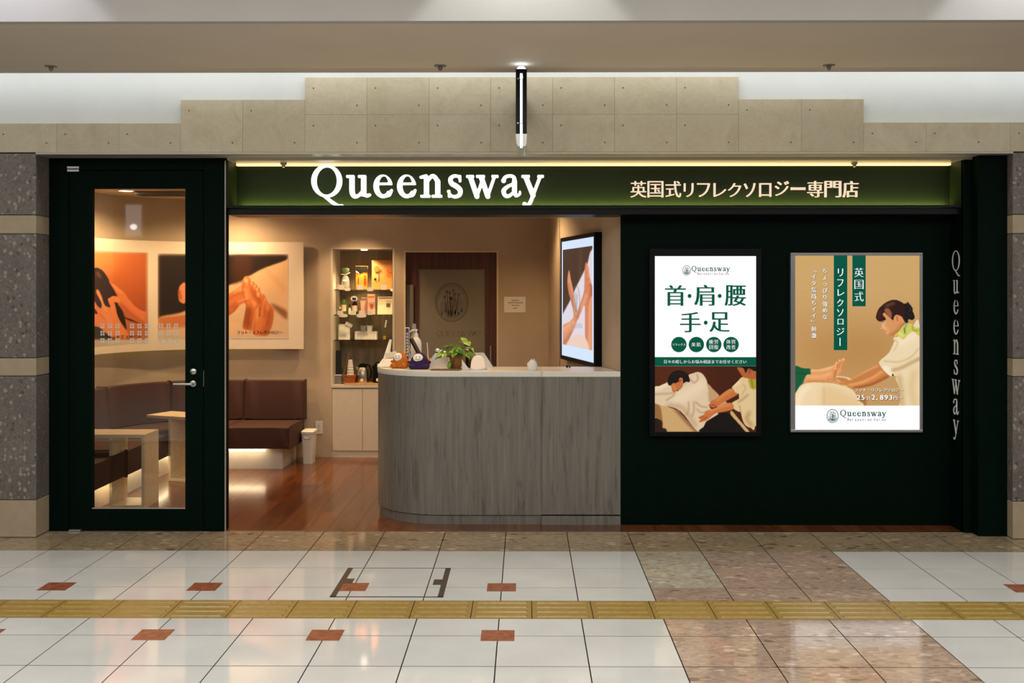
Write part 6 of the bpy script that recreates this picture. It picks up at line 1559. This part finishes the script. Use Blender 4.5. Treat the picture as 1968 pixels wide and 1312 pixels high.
# leaflets at the rounded end
st_ = thing('leaflet_stand', at_top(742, 0.78), 'white leaflet stand leaning back at the rounded counter end', 'stand')
q0, q1 = W(749, 652, 0.85), W(731, 695, 0.72); M = Matrix.Rotation(R(0), 3, 'Z')
a_ = q0; b_ = Vector((wx(733, 0.72), 0.72, TOPZ + 0.004))
MB().add([a_ + Vector((0, 0, 0)), a_ + Vector((0.012, 0.03, -0.002)), b_ + Vector((0.05, 0.03, 0)), b_, a_ + Vector((-0.003, 0.004, 0)), a_ + Vector((0.009, 0.034, -0.002)), b_ + Vector((0.047, 0.034, 0)), b_ + Vector((-0.003, 0.004, 0))],
         [(0, 1, 2, 3), (7, 6, 5, 4), (0, 3, 7, 4), (1, 5, 6, 2), (0, 4, 5, 1), (3, 2, 6, 7)]).build('back_sheet', 'paper_white', st_)
MB().box(b_.x - 0.03, b_.x + 0.03, 0.715, 0.735, TOPZ, TOPZ + 0.014).build('foot_rail', 'white_plastic', st_, bevel=0.003)
cal = thing('desk_card', at_top(752, 0.72), 'small framed card tilted beside the orange plush toy', 'card')
c = W(751, 682, 0.70); MM = Matrix.Rotation(R(-9), 3, 'Y') @ Matrix.Rotation(R(-28), 3, 'X')
MB().obb(tuple(c), (0.042, 0.004, 0.022), MM).build('frame', 'white_plastic', cal, bevel=0.002)
MB().obb(tuple(c + MM @ Vector((0, -0.0045, 0))), (0.037, 0.001, 0.017), MM).build('insert', 'tissue_bag', cal)
MB().box(c.x - 0.03, c.x + 0.03, c.y, c.y + 0.04, TOPZ, c.z - 0.012).build('prop', 'white_plastic', cal)
fl = thing('flyer', at_top(740, 0.60), 'white flyer with small red print lying at the counter edge', 'flyer')
c0_ = at_top(741, 0.60); ML = Matrix.Rotation(R(-14), 3, 'Z') @ Matrix.Rotation(R(24), 3, 'X')
MB().obb(tuple(c0_ + Vector((0.0, 0.02, 0.028))), (0.046, 0.06, 0.0012), ML).build('sheet', 'paper_white', fl)
fm = MB()
for k in range(4):
    for j in range(5): fm.obb(tuple(c0_ + Vector((0, 0.02, 0.028)) + ML @ Vector((-0.03 + j * 0.015, -0.035 + k * 0.02, 0.0015))), (0.004, 0.004, 0.0004), ML)
fm.build('print_marks', 'pink_box', fl)
MB().box(c0_.x - 0.03, c0_.x + 0.03, 0.64, 0.66, TOPZ, TOPZ + 0.04).build('prop', 'white_plastic', fl)

# ================================================================== goods on the shelves
YI = YB + 0.16; sI = (YI - CAMY) / F
def sx_(x, Y=YI): return wx(x, Y)
def pouch(name, xa, xb, yt, z0, label, mat, Y=YI, depth=0.05, cat='pouch'):
    X0, X1 = wx(xa, Y), wx(xb, Y); H = wz(yt, Y) - z0; w = (X1 - X0) / 2
    o = thing(name, ((X0 + X1) / 2, Y, z0), label, cat)
    rings = []
    for t, ww, dd_ in ((0, 0.97, 1.0), (0.12, 0.99, 0.95), (0.45, 0.97, 0.75), (0.8, 0.985, 0.3), (0.9, 1.0, 0.07), (1.0, 1.0, 0.05)):
        rings.append((rrect(w * ww, max(0.003, depth / 2 * dd_), min(0.008, max(0.0015, depth / 2 * dd_ * 0.8)), 3), 0.0005 + H * t))
    loft(MB(), rings).build('pouch_body', mat, o, local=True, smooth=True)
    return o, w, H
Z1, Z2, Z3 = SHZ
# cellophane gift bag
b = Vector((wx(664, YI), YI, Z1 + 0.0005))
gb = thing('gift_bag', b, 'small clear gift bag with green filling tied with ribbon on the top shelf', 'bag')
MB().lathe([(0.0001, 0), (0.036, 0.0), (0.042, 0.02), (0.040, 0.07), (0.030, 0.11), (0.012, 0.135)], n=16, sy=0.6).build('wrapper', 'clear_plastic', gb, local=True, smooth='all')
MB().ell((0, 0, 0.045), (0.030, 0.018, 0.04), 12, 8).build('filling', 'chip_brown', gb, local=True, smooth='all')
MB().ell((-0.006, -0.004, 0.025), (0.036, 0.022, 0.022), 12, 8).build('filling', 'wrap_green', gb, local=True, smooth='all')
MB().lathe([(0.012, 0.135), (0.030, 0.16), (0.040, 0.19), (0.028, 0.205)], n=12, sy=0.35).build('ruffle', 'wrap_green', gb, local=True, smooth='all')
MB().tube([(-0.04, -0.01, 0.145), (-0.01, -0.012, 0.138), (0.01, -0.012, 0.14), (0.045, -0.01, 0.16)], 0.004, 6).build('ribbon', 'cream_bag', gb, local=True, smooth='all')
MB().box(-0.02, 0.02, -0.026, -0.024, 0.075, 0.092).build('tag', 'paper_white', gb, local=True)
def front_text(o, text, x, z, size, y, mat, pitch=1.0, vertical=True, name='lettering'):
    pl_ = Plane((o.location.x, o.location.y, o.location.z), (1, 0, 0), (0, 0, 1)); mb_ = MB()
    put_text(mb_, pl_, text, x, z, size, -y, smear=0.04, thin=0.006, vertical=vertical, pitch=pitch, steps=2)
    return mb_.build(name, mat, o)
o, w, H = pouch('tea_pouch', 683, 707, 511, Z1, 'orange tea pouch with black top on the top shelf', 'pouch_orange', YI - 0.01)
pl_ = Plane((o.location.x, o.location.y, o.location.z), (1, 0, 0), (0, 0, 1))
m = MB(); m.vprism([(-w * 1.0, H * 0.80), (-w * 0.2, H * 0.70), (w * 0.4, H * 0.78), (w, H * 0.74), (w * 1.0, H * 0.99), (-w * 1.0, H * 0.99)], -0.0185, -0.0165); m.build('black_top', 'pouch_black', o, local=True)
MB().vprism([(-w * 0.98, 0.004), (-w * 0.88, 0.004), (-w * 0.88, H * 0.8), (-w * 0.98, H * 0.8)], -0.0262, -0.0255).build('side_band', 'pouch_black', o, local=True)
MB().vprism([(-w * 0.9, H * 0.80), (-w * 0.5, H * 0.74), (-w * 0.3, H * 0.66), (-w * 0.8, H * 0.72)], -0.0225, -0.0215).build('highlight_print', 'paper_white', o, local=True)
front_text(o, 'ねじめびわ茶', -w * 0.24, H * 0.62, 0.030, 0.0262, 'dark_print', 0.95)
MB().vprism([(-w * 0.5, H * 0.1), (-w * 0.38, H * 0.1), (-w * 0.38, H * 0.52), (-w * 0.5, H * 0.52)], -0.0262, -0.0255).build('dark_line', 'dark_print', o, local=True)
m = MB()
for k in range(4): m.box(w * 0.42, w * 0.8, -0.0262, -0.0255, H * (0.18 + 0.11 * k), H * (0.26 + 0.11 * k))
m.build('red_seals', 'print_red', o, local=True)
o, w, H = pouch('kraft_pouch', 714.5, 754.5, 500, Z1, 'large kraft tea pouch with orange sun on the top shelf', 'pouch_kraft', YI, 0.07)
pl_ = Plane((o.location.x, o.location.y - 0.0305, o.location.z), (1, 0, 0), (0, 0, 1))
m = MB(); put_disc(m, pl_, -w * 0.5, H * 0.70, w * 0.30, w * 0.30, 0, 20); put_disc(m, pl_, w * 0.66, H * 0.62, w * 0.20, w * 0.20, 0.0004, 14); put_disc(m, pl_, w * 0.66, H * 0.48, w * 0.2, w * 0.18, 0.0004, 14); m.build('sun_print', 'print_orange', o)
m = MB(); put_disc(m, pl_, -w * 0.62, H * 0.34, w * 0.12, w * 0.13, 0.004, 14); put_rect(m, pl_, -w * 0.3, -w * 0.24, H * 0.25, H * 0.55, 0.004); m.build('dark_seal', 'dark_print', o)
front_text(o, 'ねじめびわ茶', -w * 0.16, H * 0.70, 0.042, 0.0355, 'dark_print', 0.92)
# bottles on the middle shelf
def bottle(name, x, Y, z0, r, h, mat, capmat, label, neck=0.45, caph=0.2, labelmat=None):
    o = thing(name, (wx(x, Y), Y, z0 + 0.0005), label, 'bottle')
    hb = h * (1 - caph)
    MB().lathe([(0.0001, 0), (r * 0.95, 0), (r, 0.004), (r, hb * 0.72), (r * neck, hb * 0.96), (r * neck, hb), (0.0001, hb)], n=18).build('bottle_body', mat, o, local=True, smooth=True)
    MB().lathe([(r * neck * 1.15, hb), (r * neck * 1.15, h * 0.98), (r * neck * 0.9, h), (0.0001, h)], n=14).build('cap', capmat, o, local=True, smooth=True)
    if labelmat: MB().lathe([(r * 1.02, hb * 0.2), (r * 1.02, hb * 0.62)], n=18).build('label', labelmat, o, local=True, smooth=True)
    return o
bottle('oil_bottle', 661, YI, Z2, 0.022, 0.185, 'bottle_green', 'pouch_black', 'green oil bottle with cream label on the second shelf', labelmat='cream_bag')
o = bottle('amber_bottle', 681.5, YI, Z2, 0.026, 0.17, 'amber_glass', 'pouch_black', 'dark amber bottle with a round hang tag on the second shelf', labelmat='cream_bag')
d = MB(); d.vprism([(0.034 * math.cos(t) * (1 + .06 * math.cos(8 * t)), 0.150 + 0.026 * math.sin(t)) for t in np.linspace(0, 6.283, 33)[:-1]], -0.0305, -0.029); d.build('hang_tag', 'paper_white', o, local=True)
MB().vprism([(-0.02, 0.140), (0.016, 0.134), (0.02, 0.158), (-0.016, 0.162)], -0.032, -0.0306).build('tag_print', 'navy_print', o, local=True)
bottle('dropper_bottle', 672, YI - 0.05, Z2, 0.013, 0.10, 'cream_bag', 'pouch_black', 'tiny white dropper bottle between the two dark bottles', caph=0.35)
bottle('dropper_bottle', 653.5, YI - 0.05, Z2, 0.014, 0.075, 'amber_glass', 'pink_box', 'tiny dark dropper bottle at the shelf end by the niche side', caph=0.35)
def carton(x0, x1, yt, Y, z0, label, mat, accent, dp_=0.04):
    X0, X1 = wx(x0, Y), wx(x1, Y); H = wz(yt, Y) - z0
    o = thing('carton', ((X0 + X1) / 2, Y, z0 + 0.0005), label, 'box'); w = (X1 - X0) / 2
    MB().box(-w, w, -dp_ / 2, dp_ / 2, 0, H).build('carton_body', mat, o, local=True, bevel=0.001)
    MB().box(-w * 0.8, w * 0.8, -dp_ / 2 - 0.0008, -dp_ / 2, H * 0.82, H * 0.9).build('printed_band', accent, o, local=True)
    MB().box(-w * 0.2, w * 0.5, -dp_ / 2 - 0.0008, -dp_ / 2, H * 0.25, H * 0.5).build('printed_mark', accent, o, local=True)
    return o
carton(694.5, 705.5, 571, YI + 0.03, Z2, 'short pink carton on the second shelf behind the cream tube', 'pink_box', 'print_orange')
carton(706.5, 721.5, 565, YI, Z2, 'tall pink carton on the second shelf', 'pink_box', 'print_orange')
b = Vector((wx(697.5, YI - 0.04), YI - 0.04, Z2 + 0.0005))
o = thing('cream_tube', b, 'white cream tube standing in front of the pink cartons', 'tube')
loft(MB(), [(rrect(0.014, 0.012, 0.006, 3), 0), (rrect(0.014, 0.012, 0.006, 3), 0.03), (rrect(0.02, 0.012, 0.006, 3), 0.034), (rrect(0.025, 0.002, 0.001, 3), 0.132)]).build('tube_body', 'pink_box', o, local=True, smooth=True)
MB().box(-0.026, 0.026, -0.003, 0.003, 0.125, 0.136).build('crimp', 'paper_white', o, local=True)
o, w, H = pouch('paper_bag', 725.5, 755, 570, Z2, 'cream printed bag filling the end of the second shelf', 'cream_bag', YI, 0.06, 'bag')
MB().box(-w * 0.8, w, -0.0055, -0.004, H * 0.90, H * 0.95).build('printed_band', 'brochure_brown', o, local=True); MB().box(w * 0.2, w * 0.72, -0.0300, -0.028, H * 0.42, H * 0.62).build('printed_photo', 'brochure_brown', o, local=True)
# third shelf
o, w, H = pouch('folded_bag', 650.5, 673, 623, Z3, 'white folded paper bag with a loose flap on the third shelf', 'paper_white', YI, 0.05, 'bag')
MB().obb((w * 0.8, -0.01, H * 0.98), (0.035, 0.003, 0.016), Matrix.Rotation(R(28), 3, 'Y')).build('flap', 'paper_white', o, local=True)
for k in range(7):
    xa = 682.5 + k * 6.1; X0, X1 = wx(xa, YI), wx(xa + 5.9, YI); H = wz(637, YI) - Z3
    o = single('tissue_pack', MB().box(X0, X1, YI - 0.03, YI + 0.05, Z3 + 0.0005, Z3 + H), 'paper_white', ['first', 'second', 'third', 'fourth', 'fifth', 'sixth', 'seventh'][k] + ' white packet from the niche side in the row on the third shelf', 'packet', 'white packets on the third shelf', bevel=0.003)
for x, lb in ((698, 'clear plastic cup in front of the white packets, nearer the folded bag'), (710, 'pale plastic cup standing on the white packets')):
    b = Vector((wx(x, YI), YI + 0.01, Z3 + wz(637, YI) - Z3 + 0.001)); o = thing('plastic_cup', b, lb, 'cup', 'cups on the third shelf')
    MB().lathe([(0.0001, 0.001), (0.024, 0.001), (0.030, 0.055), (0.0315, 0.056), (0.026, 0.056), (0.020, 0.004)], n=18).build('cup_wall', 'clear_plastic' if x < 700 else 'paper_white', o, local=True, smooth=True)
    MB().lathe([(0.0300, 0.052), (0.032, 0.053), (0.032, 0.057), (0.0300, 0.057)], n=18).build('rim', 'clear_plastic', o, local=True, smooth=True)
b = Vector((wx(739.5, YI), YI, Z3 + 0.0005))
o = thing('scent_bottle', b, 'little square bottle of yellow oil with a paper tag on a stick', 'bottle')
MB().box(-0.014, 0.014, -0.012, 0.012, 0, 0.034).build('bottle_body', 'yellow_liquid', o, local=True, bevel=0.003)
MB().tube([(0, 0, 0.034), (0.006, 0, 0.20)], 0.0014, 6).build('stick', 'dark_print', o, local=True)
MB().obb((0.010, -0.004, 0.15), (0.008, 0.001, 0.036), Matrix.Rotation(R(10), 3, 'Y')).build('paper_tag', 'paper_white', o, local=True)
# worktop of the niche
ZN = nz0 + 0.0005; YW = YB + 0.16
zN = lambda y, Y=YW: wz(y, Y)
tr = thing('wooden_tray', (wx(700, YB + 0.1), YB + 0.12, ZN), 'pale wooden tray under the kettles in the niche', 'tray')
MB().box(wx(665, YB + 0.1), nx1 - 0.02, YB + 0.0, YB + 0.26, ZN, ZN + 0.010).build('tray_board', 'tray_wood', tr, bevel=0.003)
MB().box(wx(665, YB + 0.1), nx1 - 0.02, YB + 0.0, YB + 0.008, ZN + 0.010, ZN + 0.018).build('tray_lip', 'tray_wood', tr, bevel=0.002)
ZTr = ZN + 0.0105
bx_ = wx(651.5, YW)
bi = thing('brochure_holder', (bx_, YW, ZN), 'clear plastic holder at the niche side', 'holder')
loft(MB(), [(rrect(0.030, 0.05, 0.008, 3), 0.001), (rrect(0.036, 0.056, 0.008, 3), 0.088)]).build('tub', 'clear_plastic', bi, local=True, smooth=True)
MB().box(-0.037, 0.037, -0.060, -0.054, 0.082, 0.092).build('tub_rim', 'white_plastic', bi, local=True)
for dx_, h_, t_, mt, lb in ((-0.024, 0.22, 8, 'brochure_brown', 'brown brochure leaning at the edge of the clear holder'), (-0.004, 0.30, 1, 'brochure_dark', 'black brochure standing upright in the clear holder'), (0.030, 0.29, -14, 'brochure_brown', 'brown brochure tilting out of the clear holder')):
    M = Matrix.Rotation(R(-t_), 3, 'Y'); c = Vector((bx_ + dx_, YW, ZN + 0.02))
    hw = 0.032 if mt == 'brochure_dark' else 0.012
    single('brochure', MB().obb(tuple(c + M @ Vector((0, 0, h_ / 2))), (hw, 0.004 if dx_ else 0.01, h_ / 2), M), mt, lb, 'brochure', 'brochures in the clear holder', bevel=0.001)
bk = thing('cup_basket', (wx(673, YW), YW - 0.02, ZTr), 'brown woven basket in the niche', 'basket')
loft(MB(), [(rrect(0.050, 0.05, 0.012, 3), 0.0005), (rrect(0.058, 0.058, 0.012, 3), 0.075)]).build('weave', 'basket_brown', bk, local=True)
m = MB()
for k in range(3): loft(m, [(rrect(0.054 + 0.0025 * k, 0.054 + 0.0025 * k, 0.012, 3), 0.010 + 0.024 * k), (rrect(0.057 + 0.0025 * k, 0.057 + 0.0025 * k, 0.012, 3), 0.020 + 0.024 * k)])
m.build('woven_bands', 'basket_brown', bk, local=True)
for k in range(4):
    b = Vector((wx(674, YW), YW - 0.02, ZTr + 0.076 + 0.026 * k))
    o = thing('paper_cup', b, ['white paper cup at the bottom of the upturned stack in the basket', 'second white paper cup from the bottom of the upturned stack', 'third white paper cup from the bottom of the upturned stack', 'white paper cup on top of the upturned stack in the basket'][k], 'cup', 'stacked paper cups in the niche')
    MB().lathe([(0.0375, 0.0), (0.0375, 0.005), (0.034, 0.006), (0.026, 0.066), (0.0001, 0.066)], n=20).build('cup_wall', 'paper_white', o, local=True, smooth=True)
    o.scale = (1 - 0.07 * k,) * 2 + (1,)
def kettle(x, mat, lid, label, h, r):
    b = Vector((wx(x, YW), YW, ZTr)); o = thing('kettle', b, label, 'kettle')
    MB().lathe([(0.0001, 0.0005), (r, 0.0005), (r * 1.02, 0.008), (r * 1.0, h * 0.4), (r * 0.86, h * 0.68), (r * 0.66, h * 0.8), (0.0001, h * 0.8)], n=26).build('kettle_body', mat, o, local=True, smooth=True)
    MB().lathe([(r * 0.68, h * 0.8), (r * 0.68, h * 0.9), (r * 0.4, h * 0.97), (r * 0.16, h), (0.0001, h)], n=20).build('lid', lid, o, local=True, smooth=True)
    MB().tube([(r * 0.55, -0.01, h * 0.94), (r * 1.15, -0.012, h * 0.9), (r * 1.5, -0.014, h * 0.62), (r * 1.4, -0.012, h * 0.3), (r * 1.0, -0.01, h * 0.14)], 0.009, 8).build('handle', lid, o, local=True, smooth=True)
    MB().tube([(-r * 0.7, 0, h * 0.66), (-r * 1.05, 0, h * 0.82)], [0.018, 0.009], 8).build('spout', mat, o, local=True, smooth=True)
    MB().box(-0.012, 0.012, -r * 1.03, -r * 0.99, h * 0.08, h * 0.22).build('sticker', 'paper_white', o, local=True)
kettle(697, 'steel', 'black_plastic', 'shiny steel thermal kettle with black handle in the niche', 0.185, 0.058)
kettle(727, 'black_plastic', 'black_plastic', 'black thermal kettle half hidden behind the counter end', 0.20, 0.052)
# price cards
def tagcard(x0, x1, y0, y1, Y, lb, rnd=False):
    A_, B_ = W(x0, y1, Y), W(x1, y0, Y); cx, cz, hw, hh = (A_.x + B_.x) / 2, (A_.z + B_.z) / 2, (B_.x - A_.x) / 2, (B_.z - A_.z) / 2
    m = MB()
    if rnd: m.vprism([(cx + hw * math.copysign(abs(math.cos(t)) ** 0.6, math.cos(t)), cz + hh * math.copysign(abs(math.sin(t)) ** 0.8, math.sin(t))) for t in np.linspace(0, 6.2832, 21)[:-1]], Y, Y + 0.002)
    else: m.box(A_.x, B_.x, Y, Y + 0.002, A_.z, B_.z)
    single('price_card', m, 'paper_white', lb, 'price card', 'price cards on the glass shelves')
YT = YB + 0.045
for a_ in ((651, 662, 547, 556.5, 'white price card under the clear gift bag'), (686.5, 698, 547, 556.5, 'white price card under the orange tea pouch'), (732, 743, 547, 556.5, 'white price card under the large kraft pouch'),
          (648.5, 659.5, 596.5, 605, 'white price card at the niche-side end of the second shelf'), (674, 684.5, 596.5, 605, 'white price card under the amber bottle'), (690, 701, 596.5, 606, 'white price card under the cream tube'), (706, 716, 596.5, 605, 'white price card under the tall pink carton')):
    tagcard(*a_[:4], YT, a_[4])
for a_ in ((662, 673.5, 552.5, 559, 'oval shelf tag beside the gift bag price card'), (704.5, 718, 552, 559.5, 'oval shelf tag between the two tea pouches'), (750, 756, 554, 559.5, 'small oval shelf tag at the kraft pouch corner'),
           (651, 668, 603, 609.5, 'oval shelf tag below the green oil bottle'), (685, 704, 602.5, 610, 'oval shelf tag below the cream tube')):
    tagcard(*a_[:4], YT - 0.004, a_[4], True)
